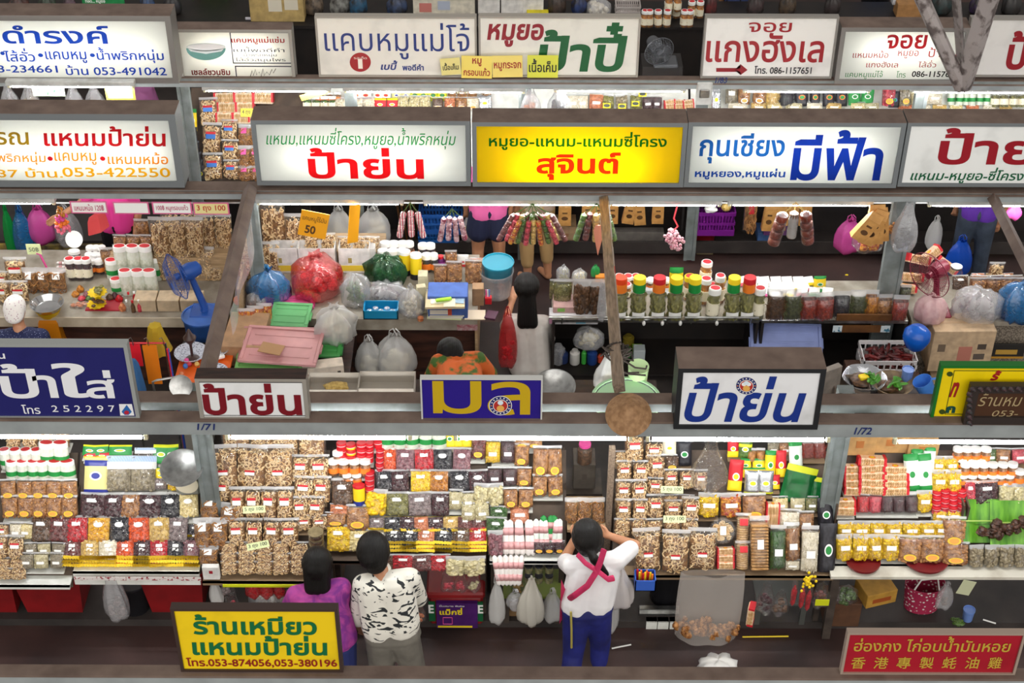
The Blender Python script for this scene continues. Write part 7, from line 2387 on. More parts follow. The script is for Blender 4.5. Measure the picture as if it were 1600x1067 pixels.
row(q3,T3('nut'),166,30,'1388:20 1413:18','','back tier',fills=('rose','taupe'),descs=['pink-brown crisp bag','grey seed bag'])
row(q3,'darkpk',168,22,'1396:16','black packet with blue label','middle tier',over={'label': 'print_blue'})
row(q3,T3('bean'),163,20,'1434:22 1459:24','beige mushroom bag','back tier',fills=('pale','white'))
row(q3,T3('fruit'),173,9,'1415:24 1442:24 1468:22 1494:20 1520:20 1546:20 1572:20','flat film packet','front tier',fills=('peach','white','sand','cream'),tilt=.9)
row(q3,'wjar',164,20,'1486:11 1498:11 1508:9 1518:11 1530:11 1541:10','narrow jar with round label','back tier')
row(q3,'honey',168,22,'1554:14 1568:14 1583:14 1598:14','pickle jar','back tier',over={'contents': 'fill_olive','lid': 'print_white'})
for x0,x1,lb in ((292,470,'far sloping stand of crackling beside the far post'),(472,1078,'far sloping stand of jars and packets behind the yellow sign'),(1082,1690,'far sloping stand of seed bags beside the meter box')):
    a,b = at(x0,290,C0,FN),at(x1,290,C0,FN)
    w = b.x - a.x
    zf = a.z
    o = empty('display_stand',((a.x + b.x)/2,a.y,.07),lb,'display stand')
    Mb().add([(-w/2,0,zf - .15),(w/2,0,zf - .15),(w/2,.75,zf + .6),(-w/2,.75,zf + .6),(-w/2,0,zf - .18),(w/2,0,zf - .18),(w/2,.75,zf + .57),(-w/2,.75,zf + .57)],
             [(0,1,2,3),(7,6,5,4),(0,4,5,1),(3,2,6,7),(0,3,7,4),(1,5,6,2)]).obj('sloping_board','white_board' if x0 > 300 else 'shelf_dark',o,smooth=False)
    Mb().box(-w/2,-.02,zf - .24,w/2,0,zf - .12).obj('front_board','shelf_dark',o,smooth=False)
    Mb().box(-w/2,.45,0,w/2,.47,zf + .1).obj('back_panel','wall_dark',o,smooth=False)
    Mb().box(-w/2,.02,0,w/2,.04,.14).obj('kick_board','step_concrete',o,smooth=False)

# brown paper bags hanging along the far stands and in the near bunch
mat('kraft_bag','c79452',.6,col2='b07f42',scale=18)
pb = Mb().add([(-.05,-.03,0),(.05,-.03,0),(.05,.03,0),(-.05,.03,0),(-.048,-.03,.19),(.048,-.03,.19),(.048,.02,.19),(-.048,.02,.19),(-.045,-.012,.25),(.045,-.012,.25),(.045,-.006,.25),(-.045,-.006,.25)],
              [(0,3,2,1)] + [(i + a,i + b,i + b + 4,i + a + 4) for i in (0,4) for a,b in ((0,1),(1,2),(2,3),(3,0))] + [(8,9,10,11)])
em = Mb().lathe([(.026,0),(.026,.002),(.018,.002),(.018,.0)],16,ey=.8,T=Matrix.Translation((0,-.0305,.08)) @ Matrix.Rotation(pi/2,4,'X')).lathe([(.01,.0),(.01,.002),(0,.002)],10,T=Matrix.Translation((0,-.0305,.08)) @ Matrix.Rotation(pi/2,4,'X')).box(-.02,-.0335,.13,.02,-.031,.145)
K['kraft'] = Kind('paper_bag','bag',.1,.25,.06,[('paper_bag',pb.mesh('paper_bag',['kraft_bag'],smooth=False),None,False),('emblem',em.mesh('emblem',[mat('emblem_ink','5a3a1a',.6)],smooth=False),0,False)])
for i,(x,y,w,h,r) in enumerate(((917,345,17,34,0),(934,347,18,36,0),(956,347,18,36,0),(980,347,18,36,.15),(1000,349,18,36,-.1),(1027,347,18,34,0),(1198,358,18,42,.05),(1217,357,18,42,0),(1236,350,18,34,0),(1256,350,18,34,0),(1531,356,19,40,0),(1551,356,19,40,0),(882,350,20,34,0))):
    k = K['kraft']
    spawn(k,fit(k,atY(x,y,13.06),w,h,0,0,r),'brown paper bag with dark emblem, %s from left across the aisle' % ORD[min(i,14)],'brown paper bags across the aisle')
for i,(x,y,w,h,r) in enumerate(((1338,372,24,46,.55),(1350,378,24,52,.35),(1365,378,26,56,-.05),(1378,374,20,48,-.15))):
    k = K['kraft']
    spawn(k,fit(k,atY(x,y,YB - .06 + .03*i),w,h,0,0,r),'brown paper bag %s from left in the hanging bunch at the grey post' % ORD[i],'hanging bunch of brown paper bags')
a,b = atY(-40,317,13.03),atY(1640,317,13.03)
tag(Mb().tube([a*0,b - a],.01,6).obj('hanging_rail','steel',loc=a),'steel rail holding the paper bags across the aisle','rail')
carrier('orange-brown snack bag under the hanging paper bags',1362,345,50,44,YB + .05,'clear_film','fill_mixed',handles=False,seed=5,name='snack_bag')
row(Stall('far stand front',Vector((0,13.1,0)),Vector((0,1,0)),0),T3('strip'),361,42,'1170:20','brown snack bag with maroon label hanging by paper bags','',over={'label': 'fill_red'})
# goods hanging from the middle beam
def hung(label,cx,ty,n,w,h,m,fillm,group=None,Y=YB - .05,spread=.35,name='sausage_string',tie='fill_leaf'):
    P = atY(cx,ty,Y)
    s = ppm(P)
    o = empty(name,P,label,'bunch of packs',group)
    t = Mb()
    for i in range(n):
        u = (i - (n - 1)/2)/max(1,n - 1)
        W,H = w/s,h/s/.85
        q = .22*H
        x,y0 = u*W*.8,.02*(i % 2) - .02
        t.tube([(0,0,0),(x*.6,y0,-q*.6),(x,y0,-q)],.004,4)
        b = Mb()
        R = min(.055,W/n*.6)
        L = H - q
        b.lathe([(R*.3,-L),(R,-L*.95),(R*1.05,-L*.66),(R,-L*.62),(R*1.05,-L*.58),(R,-L*.3),(R*.9,-L*.08),(R*.3,0)],12,T=Matrix.Translation((x,y0,-q)) @ Matrix.Rotation(-u*spread,4,'Y'))
        b.obj('pack',m,o)
        c = Mb()
        for k in range(4):
            c.lathe([(R*.85,0),(R*.95,.01),(R*.95,L*.17),(R*.85,L*.19)],10,0,T=Matrix.Translation((x,y0,-q)) @ Matrix.Rotation(-u*spread,4,'Y') @ Matrix.Translation((0,0,-L*(.98 - .24*k))))
        stuff(c.obj('contents',fillm[i % len(fillm)],o))
    t.obj('ties',tie,o)
    return o


hung('three strings of red and white sausages hanging left of the blue basket',641,316,3,26,54,'clear_film',(mat('sausage_red','c85060',.4,col2='f0e0dc',tex='wave',scale=14),))
hung('cluster of pink-lidded sausage tubes hanging before the blue basket',706,326,4,30,50,'clear_film',(mat('sausage_dark','8a3048',.4,col2='e8c8cc',scale=22),))
hung('fan-shaped bunch of colourful sweet packets hanging in the aisle',832,318,9,72,62,'clear_film',('fill_maroon','fill_rose','fill_sand','fill_maroon','fill_leaf'),spread=.9)
hung('inner row of the sweet packets with green bases',834,330,7,52,52,'clear_film',('fill_mixed','fill_leaf','fill_rose','fill_sand'),Y=YB - .1,spread=.7)
hung('bunch of green and purple packets hanging behind the grey timber',932,318,5,44,58,'clear_film',('fill_leaf','fill_maroon','fill_sand','fill_white'),spread=.5,Y=YB + .03)
hung('pair of brown sauce bags with cream labels hanging under the lamp',1243,316,2,44,66,'clear_film',(mat('sauce','7a2e18',.3,col2='4e1a10',scale=14),),tie='fill_sand')
hung('pair of white-topped sauce bags behind the brown ones',1243,318,3,40,54,'header_film',('fill_white','fill_tea'),Y=YB + .02,tie='fill_sand')
P = atY(1058,322,YB)
o = empty('onion_net',P,'red net of shallots hanging on a pink ribbon','net')
Mb().tube([(0,0,0),(-.02,0,-.12),(.02,0,-.2),(-.01,0,-.24)],.008,5).obj('ribbon',mat('ribbon','e8505a',.5),o)
for i,(x,z,r) in enumerate(((-.03,-.3,.055),(.02,-.37,.06))):
    m_ = Mb()
    for k in range(34):
        a_,e_ = rnd.uniform(0,6.28),rnd.uniform(-1.4,1.4)
        m_.blob((x + cos(a_)*cos(e_)*r,sin(a_)*cos(e_)*r,z + sin(e_)*r),.016,.016,.016,7,5)
    stuff(m_.obj('shallots',mat('shallot','a8506a',.4,col2='e8c8cc',scale=60),o))
P = atY(936,352,YB - .1)
tag(Mb().lathe([(.002,-.3),(.035,-.12),(.045,-.05),(.03,0)],4,ey=.3).obj('paper_pennant',mat('pennant','d88a70',.6),loc=P,smooth=False),'salmon pink pennant hanging beside the grey timber','pennant')
for i,(x,y,w,h,ry,t,lb) in enumerate(((490,351,44,40,.22,'50.-','yellow card priced fifty hanging over the crackling'),(553,350,18,58,.12,None,'yellow card turned edge-on beside the white carrier bags'))):
    P = atY(x,y,YB + .0)
    s = ppm(P)
    W,H = w/s/2,h/s/1.7
    o = Mb().box(-W,0,-H,W,.004,H).obj('price_card',mat('card_amber','f2a818',.5),loc=P,rot=(0,ry,0 if t else .5),smooth=False); tag(o,lb,'card')
    if t:
        letters(o,'50',(-W*.55,-H*.75,W*.2,-H*.1),-.003,'emblem_ink',.03)
        letters(o,'แคบหมูไร้มัน',(-W*.85,H*.15,W*.85,H*.7),-.003,'emblem_ink',.0)
carrier('clear carrier bag of dark herbs hanging at the grey post',1422,318,40,72,YB - .05,'carrier_clear','fill_soot',handles=False,seed=6)
carrier('orange paper strip bag behind the dark herb bag',1398,316,20,54,YB + .1,'clear_film','fill_amber',handles=False,seed=7,name='snack_bag')
carrier('round pink net hanging at the timber on the right',1587,318,24,22,YB + .2,'carrier_pink','fill_rose',handles=False,seed=8,name='net_bag')
for i,(x,y,w,h,m_) in enumerate(((5,316,20,78,'carrier_green'),(27,318,36,78,'carrier_blue'),(56,316,44,60,'carrier_pink'),(98,318,44,62,'carrier_clear'))):
    carrier('%s carrier bag hanging on the far left of the aisle' % ('green','light blue','pink','clear grey')[i],x,y,w,h,13.0,m_,'fill_ash' if i in (1,3) else None,seed=i + 20)
# under the far stands: baskets, buckets, cartons
def basket(label,x0,x1,y,hpx,Z,col,dp=.3,slats=True,taper=.85):
    a,b = atZ(x0,y,Z),atZ(x1,y,Z)
    W = (b.x - a.x)/2
    H = hpx/ppm(a)/.85
    c = Mb()
    f = lambda x,yy,z: (x*(taper + (1 - taper)*z/H),dp/2 + (yy - dp/2)*(taper + (1 - taper)*z/H),z)
    n = 12
    for sgn in (0,1):
        for k in range(n):
            x = -W + 2*W*k/n
            y_ = dp*k/n
            c.add([f(x,sgn*dp,0),f(x + 1.2*W/n,sgn*dp,0),f(x + 1.2*W/n,sgn*dp,H),f(x,sgn*dp,H)],[(0,1,2,3)])
            c.add([f((2*sgn - 1)*W,y_,0),f((2*sgn - 1)*W,y_ + .7*dp/n,0),f((2*sgn - 1)*W,y_ + .7*dp/n,H),f((2*sgn - 1)*W,y_,H)],[(0,1,2,3)])
    for z0,z1 in ((0,.25),(.45,.55),(.85,1)):
        for q in (0,1):
            c.box(-W,q*dp - .005,z0*H,W,q*dp + .005,z1*H).box((2*q - 1)*W - .005,0,z0*H,(2*q - 1)*W + .005,dp,z1*H)
    c.box(-W*taper,.02,0,W*taper,dp - .02,.01)
    o = c.obj('basket',mat('basket_' + col,col,.45),loc=((a.x + b.x)/2,a.y,Z),smooth=False)
    tag(o,label,'basket')
    return o


basket('teal plastic basket at the bottom of the basket stack',661,715,398,26,.0,'1c7a74',.26)
basket('blue plastic basket in the middle of the basket stack',654,716,379,16,.19,'1f66b8',.28)
basket('blue plastic basket leaning at the top of the stack',655,722,366,30,.32,'2058a8',.28)
basket('purple plastic basket on the red bucket',1086,1146,368,36,.34,'7a1c8a',.26)
tub('red bucket under the purple basket',1101,393,17,.26,.03,mat('bucket_red','9a1824',.4),'bucket',1.15)
carton('cream block under the red bucket',1101,398,26,9,.14,Z=0,col='c8b890',name='block',cat='block')
tub('grey bucket beside the pink-shirted shopper',742,402,24,.3,0,mat('bucket_grey','5a5c5e',.5),'bucket',1.15)
carrier('clear bag with yellow handles in the grey bucket',738,330,34,44,13.1,'carrier_clear','fill_sand',seed=31)
carton('tan carton with faint print behind the sweets',880,380,40,24,.24,Z=.15,col='b89a74',prints=((.4,.4,.7,.6,'a07050'),))
carton('long pale board under the paper bags',985,378,104,14,.1,Z=.1,col='6e6862',name='board',cat='board')
for i,(x,w,c) in enumerate(((1200,34,'4a6fa8'),(1215,44,'6a3a78'),(1540,40,'5a2a7a'))):
    carton(('blue storage box under the paper bags','purple lid box under the paper bags','purple tub under the right paper bags')[i],x,378 - 10*i,w,13,.2,Z=.12 + .1*(i == 1),col=c,name='storage_box',cat='box')
for i,(x,y,w,h,m_,lb) in enumerate(((528,318,46,60,'carrier_white','white carrier bag with green print beyond the yellow cards'),(582,318,54,60,'carrier_white','large white carrier bag beyond the yellow cards'),(1332,335,44,56,'carrier_pink','pink carrier bag beyond the hanging paper bags'),(1466,336,26,50,'carrier_white','white carrier bag beside the blue jeans'))):
    carrier(lb,x,y,w,h,13.0,m_,'fill_white' if i < 2 else None,seed=i + 40)
tag(Mb().blob((0,0,.05),.05,.05,.045,12,8).obj('yellow_fruit','fill_sand',loc=atZ(1134,330,.62)),'yellow fruit lying in the purple basket','fruit')
tag(Mb().blob((0,0,.02),.06,.05,.03,10,6,0,.2).obj('white_cloth','white',loc=atZ(1110,330,.62)),'white cloth lying in the purple basket','cloth')
for i in range(5):
    a = atZ(632 + 6*i,388 - 2*i,0)
    tag(Mb().tube([a*0,Vector((-.06,.02,.55))],.012,6).obj('bamboo_stick','strip_wood',loc=a),'brown stick leaning in a bundle beside the basket stack, %s from left' % ORD[i],'stick','leaning sticks beside the baskets')
tag(Mb().blob((0,0,.006),.018,.012,.006,8,4,0,.2).obj('yellow_scrap','print_yellow',loc=atZ(1323,430,0)),'small yellow scrap on the aisle floor','scrap')

# ---------------------------------------------------------------- the next row behind, seen over the far signs
ZX = .85
b0,b1 = atZ(-60,38,ZX),atZ(1660,38,ZX)
o = empty('counter',((b0.x + b1.x)/2,b0.y,.0),'long dark counter of the next row behind the far signs','counter')
Mb().box(b0.x,0,ZX - .04,b1.x,.7,ZX - .002).obj('counter_top','counter_dark',o,smooth=False)
Mb().box(b0.x,.05,0,b1.x,.07,ZX - .04).obj('front_panel','counter_dark',o,smooth=False)
P4 = lambda x,y: atZ(x,y,ZX)
carton('taped tan carton with white papers behind the china bowl sign',434,34,84,46,.3,Z=ZX,col='c0a468',prints=((.35,.3,.6,.95,'dcd4c0'),(.65,.35,.9,.95,'d8d0bc')))
carton('small white printed slip on the taped carton',407,38,46,9,.02,Z=ZX - .06,col='d8d6e0',name='paper_slip',cat='paper')
for x,y,w,h,c,lb in ((76,143,50,13,'c8dcc0','pale green printed card hanging under the lit lamp at the left'),(188,147,46,17,'e6d060','yellow-edged white card hanging under the lit lamp at the left')):
    o = card(lb,x,y,w,h,YC - .62,c,[])
    s = ppm(o.location)
    Mb().box(-w*.42/s,-.002,-h*.42/s,w*.42/s,0,h*.42/s).obj('paper','print_white' if x > 100 else mat('veg_print','e4ece0',.5,col2='3a8a4a',scale=30),o,smooth=False)
for i,(x,c) in enumerate(((10,'fill_ash'),(42,'fill_sand'),(112,'fill_ash'),(145,'fill_tea'))):
    carrier('small clear bag of goods hanging %s under the left lamp' % ORD[i],x,134,30,34,YC - .1,'carrier_clear',c,handles=False,seed=i)
carton('green banner behind the blue-lettered phone sign',163,14,66,16,.02,Z=ZX + .1,col='1e8a4a',name='banner',cat='banner',prints=((.08,.45,.55,.75,'e8f0e8','ทอด... หมูยอ'),))
carton('white notice boards leaning over the cream signs',694,26,96,30,.1,Z=ZX,col='e0d8c4',name='notice_board',cat='board',prints=((.1,.2,.3,.6,'c87a70'),(.4,.3,.6,.7,'b0b8c8')))
for i,x in enumerate((764,800,832)):
    carton('white foam box stack, %s from left over the cream signs' % ORD[i],x,22,34,24,.16,Z=ZX,col='e8e4de',name='foam_box',cat='box',group='white foam boxes')
carton('yellow tray under the foam boxes',840,27,34,6,.1,Z=ZX,col='e0d020',name='tray',cat='tray')
basket('pale plastic crate over the green-lettered sign',962,1000,28,16,ZX,'b8b0ac',.2)
heap_bag('clear bag beside the pale crate',936,28,40,24,ZX,'carrier_clear','fill_white',seed=30)
for j,(y,xs) in enumerate(((28,(1043,1056,1080,1092)),(42,(1006,1014,1028,1041,1068,1076)),(18,(1044,1058)))):
    row(Stall('next row counter',Vector((0,0,ZX + (.12 if j == 2 else 0))),Vector((0,0,1)),0),'honey',y,20,' '.join('%d:12' % x for x in xs),'red-lidded jar',('middle','front','back')[j] + ' layer')
P = atY(1036,99,14.3)
tag(Mb().box(-.2,0,0,.2,.3,P.z - .04).obj('dark_cabinet','counter_dark',loc=(P.x,14.3,0),smooth=False),'dark cabinet under the grey desk fan','cabinet')
fan('grey desk fan behind the green-lettered sign',(1030,80),(1040,98),14.3,'4a4c50',1,.3,24,0)
carton('tan carton at the top beside the steel bracket',1420,28,40,18,.2,Z=ZX,col='a87a48')
carton('white packet on the top tan carton',1408,8,28,12,.1,Z=ZX + .1,col='c8c8cc',name='packet',cat='packet')
for i,(x,w,c) in enumerate(((30,30,'5a3a34'),(75,26,'3a4a3a'),(110,20,'6a4a5a'),(232,22,'3a5a8a'),(270,28,'2a2a30'),(490,30,'7a6a5a'),(530,30,'8a8a84'),(560,26,'2a5a7a'),(620,30,'3a4a6a'),(870,26,'4a3a30'),(905,24,'283a6a'),(1110,20,'6a2a2a'),(1180,26,'4a3a3a'),(1230,26,'5a4a3a'),(1300,24,'3a3030'),(1470,30,'2a3a3a'),(1530,30,'3a2a4a'),(1580,30,'2a2a2a'))):
    heap_bag('dim bag of goods on the next row counter, %s' % ('between the banner and the wall','over the phone sign','near the banner','blue one by the banner','black one by the green shirt','brown one by the carton','grey one by the notice boards','teal one by the notice boards','navy one by the notice boards','brown one by the foam boxes','dark blue one by the crate','red one by the jars','brown one over the arrow sign','tan one over the arrow sign','dark one by the teal shirt','teal one by the bracket','purple one by the bracket','black one in the corner')[i],x,24,w,26,ZX,mat('dim_' + c,c,.5,col2='2a2624',scale=12),seed=i,knot=i % 2 == 0)

# ---------------------------------------------------------------- people
SKIN = mat('skin','c08a68',.5,col2='b07a58',scale=6)
HAIR = mat('hair','14100d',.5,col2='080706',tex='wave',scale=40,stretch=(1,1,.15),bump=.4,spec=.25)


def skin_obj(name,caps,m,parent=None,vox=.008,it=6):
    b = Mb()
    for c in caps:
        if len(c) == 4:
            b.capsule(*c,n=12)
        else:
            b.blob(c[0],c[1],c[2],c[3],14,10,T=c[4] if len(c) > 4 else None)
    o = b.obj(name,m,parent,ang=None)
    r = o.modifiers.new('join','REMESH')
    r.mode,r.voxel_size,r.use_smooth_shade = 'VOXEL',vox,True
    s = o.modifiers.new('soften','SMOOTH')
    s.factor,s.iterations = .5,it
    return o


def hand(w,d,n,s=1):
    d,n = d.normalized(),n.normalized()
    e = d.cross(n).normalized()*s
    c = [(w,w + d*.03,.026,.03)]
    for i in (-1,1):
        c.append((w + d*.01 + e*.014*i,w + d*.075 + e*.02*i,.017,.015))
    for i,L in enumerate((.066,.078,.074,.058)):
        a = w + d*.078 + e*(.03 - .02*i)
        k = a + d*L*.5 + n*.008
        c += [(a,k,.0095,.0088),(k,k + d*L*.4 + n*(.018 + .005*i),.0088,.0075)]
    t = w + d*.028 + e*.028
    k = t + (d*.6 + e*.7 + n*.3)*.035
    return c + [(t,k,.013,.011),(k,k + (d + n*.4)*.03,.011,.009)]


def figure(label,J,shirt,legs,hair='short',sleeve=.6,leg_to=1.0,k=1.0,face=Vector((0,1,0)),shoe=None,skirt=0,shirt_name='shirt',group=None,hem=.0):
    """J: world points pelvis, chest, neck, head and for a in l, r: sh, el, wr, hip, kn, an."""
    g = {q: Vector(v) for q,v in J.items()}
    org = Vector((g['pelvis'].x,g['pelvis'].y,0))
    g = {q: v - org for q,v in g.items()}
    f = face.normalized()
    up = (g['head'] - g['neck']).normalized()
    side = f.cross(up).normalized()
    hd = g['head']
    R = Matrix((side,f,up)).transposed().to_4x4()
    sx = (g['rsh'] - g['lsh']).normalized()
    caps = [(hd,.08*k,.092*k,.112*k,R),(hd - up*.05*k + f*.03*k,.052*k,.055*k,.06*k,R),(g['neck'] - up*.02,hd - up*.04,.052*k,.05*k),
            (hd + f*.086*k - up*.012*k,hd + f*.1*k - up*.035*k,.01,.014)]
    for s in (-1,1):
        caps.append((hd + side*s*.074*k - up*.01*k,.012,.018,.03,R))
    tor = []
    for s in (-1,1):
        tor += [(g['chest'] + sx*s*.068*k,g['pelvis'] + sx*s*.06*k,.1*k,.105*k)]
    tor += [(g['lsh'],g['rsh'],.062*k,.062*k),(g['chest'],g['neck'],.1*k,.06*k)]
    caps += tor
    arms,leg = {},{}
    for a in 'lr':
        arms[a] = [(g[a + 'sh'],g[a + 'el'],.05*k,.04*k),(g[a + 'el'],g[a + 'wr'],.041*k,.027*k)]
        leg[a] = [(g['pelvis'] + (g[a + 'hip'] - g['pelvis'])*.9,g[a + 'kn'],.098*k,.062*k),(g[a + 'kn'],g[a + 'kn'].lerp(g[a + 'an'],.35),.06*k,.058*k),(g[a + 'kn'].lerp(g[a + 'an'],.35),g[a + 'an'],.058*k,.036*k)]
        caps += arms[a] + leg[a]
        caps += hand(g[a + 'wr'],g[a + 'wr'] - g[a + 'el'],f if abs((g[a + 'wr'] - g[a + 'el']).normalized().dot(f)) < .8 else Vector((0,0,-1)),1 if a == 'l' else -1)
        caps.append((g[a + 'an'] + Vector((0,0,-.03)),g[a + 'an'] + f*.15 + Vector((0,0,-.05)),.04,.032))
    o = skin_obj('person',caps,SKIN,vox=.0065,it=3)
    o.location = org
    tag(o,label,'person',group)
    t = .014
    big = lambda c,e: [(q[0],q[1],q[2] + e,q[3] + e) for q in c]
    low = g['pelvis'] + (g['pelvis'] - g['chest']).normalized()*hem
    sh = big([(g['chest'] + sx*s*.07*k,low + sx*s*.068*k,.105*k,.112*k) for s in (-1,1)] + [tor[2]] + [(g['chest'],g['neck'] - up*.035,.1*k,.05*k)],t)
    for a in 'lr':
        e = g[a + 'sh'].lerp(g[a + 'el'],min(1,sleeve))
        sh.append((g[a + 'sh'],e,.06*k + t,.05*k + t))
        if sleeve > 1:
            sh.append((g[a + 'el'],g[a + 'el'].lerp(g[a + 'wr'],sleeve - 1),.055*k,.045*k))
    skin_obj(shirt_name,sh,shirt,o,.009)
    tr = []
    for a in 'lr':
        q = min(1,leg_to*2)
        tr.append((g['pelvis'] + (g[a + 'hip'] - g['pelvis'])*.9,g[a + 'hip'].lerp(g[a + 'kn'],q),.112*k,(.112 - .034*q)*k + (.03 if leg_to < .6 else 0)))
        if leg_to > .5:
            tr.append((g[a + 'kn'],g[a + 'kn'].lerp(g[a + 'an'],(leg_to - .5)*2),.078*k,.066*k))
    tr.append((g['lhip'] + Vector((0,0,.05)),g['rhip'] + Vector((0,0,.05)),.112*k,.112*k))
    skin_obj('shorts' if leg_to < .6 else 'trousers',tr,legs,o,.009)
    if shoe:
        for a in 'lr':
            skin_obj('shoe',[(g[a + 'an'] + Vector((0,0,-.035)) - f*.03,g[a + 'an'] + f*.16 + Vector((0,0,-.05)),.048,.042)],shoe,o,.008)
    hc = [(hd + up*.012 - f*.012*k,.113*k,.114*k,.11*k,R),(hd - f*.045*k - up*.03*k,.09*k,.062*k,.08*k,R)]
    if hair == 'long':
        hc += [(hd - f*.06*k + side*.02*s - up*.03,hd - f*.1*k + side*.045*s - up*.3,.056,.05) for s in (-1,0,1)]
    elif hair == 'bob':
        hc += [(hd - f*.05*k + side*.045*s,hd - f*.06*k + side*.045*s - up*.15,.055,.05) for s in (-1,0,1)]
    elif hair == 'tail':
        hc += [(hd - f*.09*k - up*.03,hd - f*.14*k - up*.07 + side*.03,.03,.034),(hd - f*.14*k - up*.07 + side*.03,hd - f*.13*k - up*.2 + side*.09,.036,.02)]
    if hair == 'net':
        skin_obj('hair_net',[(hd + up*.03,.1,.108,.1,R),(hd - f*.04,.09,.07,.08,R)],mat('net_print','b890a0',.7,col2='f0ebe6',tex='voronoi',scale=45,lo=.15,hi=.3),o,.008)
    else:
        skin_obj('hair',hc,HAIR,o,.008,4)
    return o,g,org


def PX(**kw):
    return {q: atY(*v) for q,v in kw.items()}


def stand_pose(px,py,H,yaw,larm=None,rarm=None,Z=0):
    """A relaxed upright pose with the feet at a point of the photograph on the floor."""
    B = atZ(px,py,Z)
    M = Matrix.Translation(B) @ Matrix.Rotation(yaw,4,'Z') @ Matrix.Scale(H/1.6,4)
    q = dict(pelvis=(0,0,.9),chest=(0,.02,1.17),neck=(0,.0,1.34),head=(0,.03,1.48),lsh=(-.155,0,1.29),rsh=(.155,0,1.29),lel=(-.21,-.03,1.04),rel=(.21,-.03,1.04),lwr=(-.2,.08,.84),rwr=(.2,.08,.84),
             lhip=(-.085,0,.86),rhip=(.085,0,.86),lkn=(-.1,.03,.47),rkn=(.1,.0,.47),lan=(-.11,-.02,.08),ran=(.11,-.04,.08))
    if larm:
        q['lel'],q['lwr'] = larm
    if rarm:
        q['rel'],q['rwr'] = rarm
    return {a: M @ Vector(v) for a,v in q.items()},M.to_3x3() @ Vector((0,1,0))


TEE = mat('white_tee','eceaea',.8,col2='dedcde',scale=5,bump=.15)
PRINT = mat('printed_shirt','e9e6da',.8,col2='24282a',tex='noise',scale=9,lo=.585,hi=.6,dist=1.6,stretch=(1,1,2.2),detail=1.5,bump=.06)
# woman in white T-shirt
o,g,og = figure('woman in white T-shirt, crossed pink apron straps and dark blue trousers',PX(
    head=(918,838,8.04),neck=(925,872,7.98),chest=(928,895,7.93),pelvis=(916,948,7.84),lsh=(894,884,7.95),rsh=(962,876,7.95),lel=(881,876,8.14),lwr=(898,842,8.2),rel=(992,852,8.1),rwr=(955,838,8.2),
    lhip=(901,958,7.84),rhip=(934,956,7.84),lkn=(896,1018,7.83),lan=(888,1080,7.72),rkn=(938,1003,7.98),ran=(936,1032,7.96)),
    TEE,mat('navy_trousers','1c2478',.7,col2='141a5c',scale=6),'tail',sleeve=.75,shoe=mat('shoe_white','d8d4cc',.6),hem=-.04)
ap = mat('apron_pink','c22458',.7,col2='a61c4a',scale=8)


def strap(pts,w,name='apron_strap',m=ap,th=.008):
    n = len(pts)
    b = Mb()
    P = [atY(*p) - og for p in pts]
    P2 = []
    for i in range(n - 1):
        for k in range(4):
            P2.append(P[i].lerp(P[i + 1],k/4))
    P2.append(P[-1])
    b.tube(P2,w,8,flat=th/w)
    return b.obj(name,m,o)


strap([(902,866,7.83),(915,880,7.8),(935,893,7.775),(950,905,7.76),(959,903,7.8)],.022)
strap([(944,858,7.83),(938,878,7.79),(932,893,7.77),(918,915,7.73),(898,930,7.74),(886,938,7.82)],.022)
Mb().grid(lambda u,v: atY(877 + 12*u - 3*v,935 + 40*v*(1 - .5*u) - 30*(1 - u)*(1 - v),7.83 + .05*u) - og,6,6).grid(lambda u,v: atY(877 + 12*u - 3*v,935 + 40*v*(1 - .5*u) - 30*(1 - u)*(1 - v),7.838 + .05*u) - og,6,6).obj('apron',ap,o)
strap([(892,956,7.71),(893,985,7.7),(893,1012,7.72)],.007,'apron_ribbon',mat('ribbon_yellow','a89a4a',.6))
Mb().blob(g['head'] + Vector((.02,-.095,.02)),.03,.012,.022,10,6).obj('hair_clip',mat('clip_purple','9a3a8a',.4),o)
# man in printed shirt
o,g,og = figure('man in white shirt with black brush prints and grey trousers',PX(
    head=(584,861,8.02),neck=(594,893,7.95),chest=(602,920,7.87),pelvis=(612,985,7.78),lsh=(568,914,7.9),rsh=(640,904,7.9),lel=(560,968,7.94),lwr=(566,985,8.12),rel=(654,936,8.0),rwr=(648,942,8.2),
    lhip=(595,998,7.78),rhip=(632,996,7.78),lkn=(596,1052,7.8),lan=(592,1108,7.7),rkn=(648,1050,7.8),ran=(662,1104,7.66)),PRINT,mat('grey_trousers','7a766c',.8,col2='66625a',scale=7,bump=.15),'short',sleeve=.95,k=1.1,shoe='black',hem=-.05)
cl = Mb().tube([g['neck'] + Vector((cos(a)*.062,sin(a)*.066 - .005,.012 + .018*sin(a))) for a in [2*pi*q/18 for q in range(19)]],.018,6)
cl.obj('collar',mat('collar_white','e9e6da',.8),o)
carrier('clear snack bag held in the right hand of the man in printed shirt',653,940,24,36,8.08,'clear_film','fill_peach',name='snack_bag',handles=False,seed=3,neck=.5)
# woman in purple
o,g,og = figure('woman in purple and pink tie-dyed top bending over the goods',PX(
    head=(496,880,8.0),neck=(498,918,7.95),chest=(500,938,7.9),pelvis=(517,996,7.8),lsh=(463,930,7.93),rsh=(533,918,7.95),lel=(445,962,8.0),lwr=(439,960,8.16),rel=(533,955,7.95),rwr=(517,948,8.14),
    lhip=(503,1006,7.8),rhip=(535,1004,7.8),lkn=(505,1056,7.82),lan=(505,1108,7.72),rkn=(541,1056,7.82),ran=(543,1106,7.72)),
    mat('tie_dye','7a2a86',.8,col2='c04a9a',scale=7,detail=5,dist=1.5,lo=.4,hi=.66),mat('blue_trousers','25306a',.8),'bob',sleeve=.9,shoe='black',shirt_name='blouse')
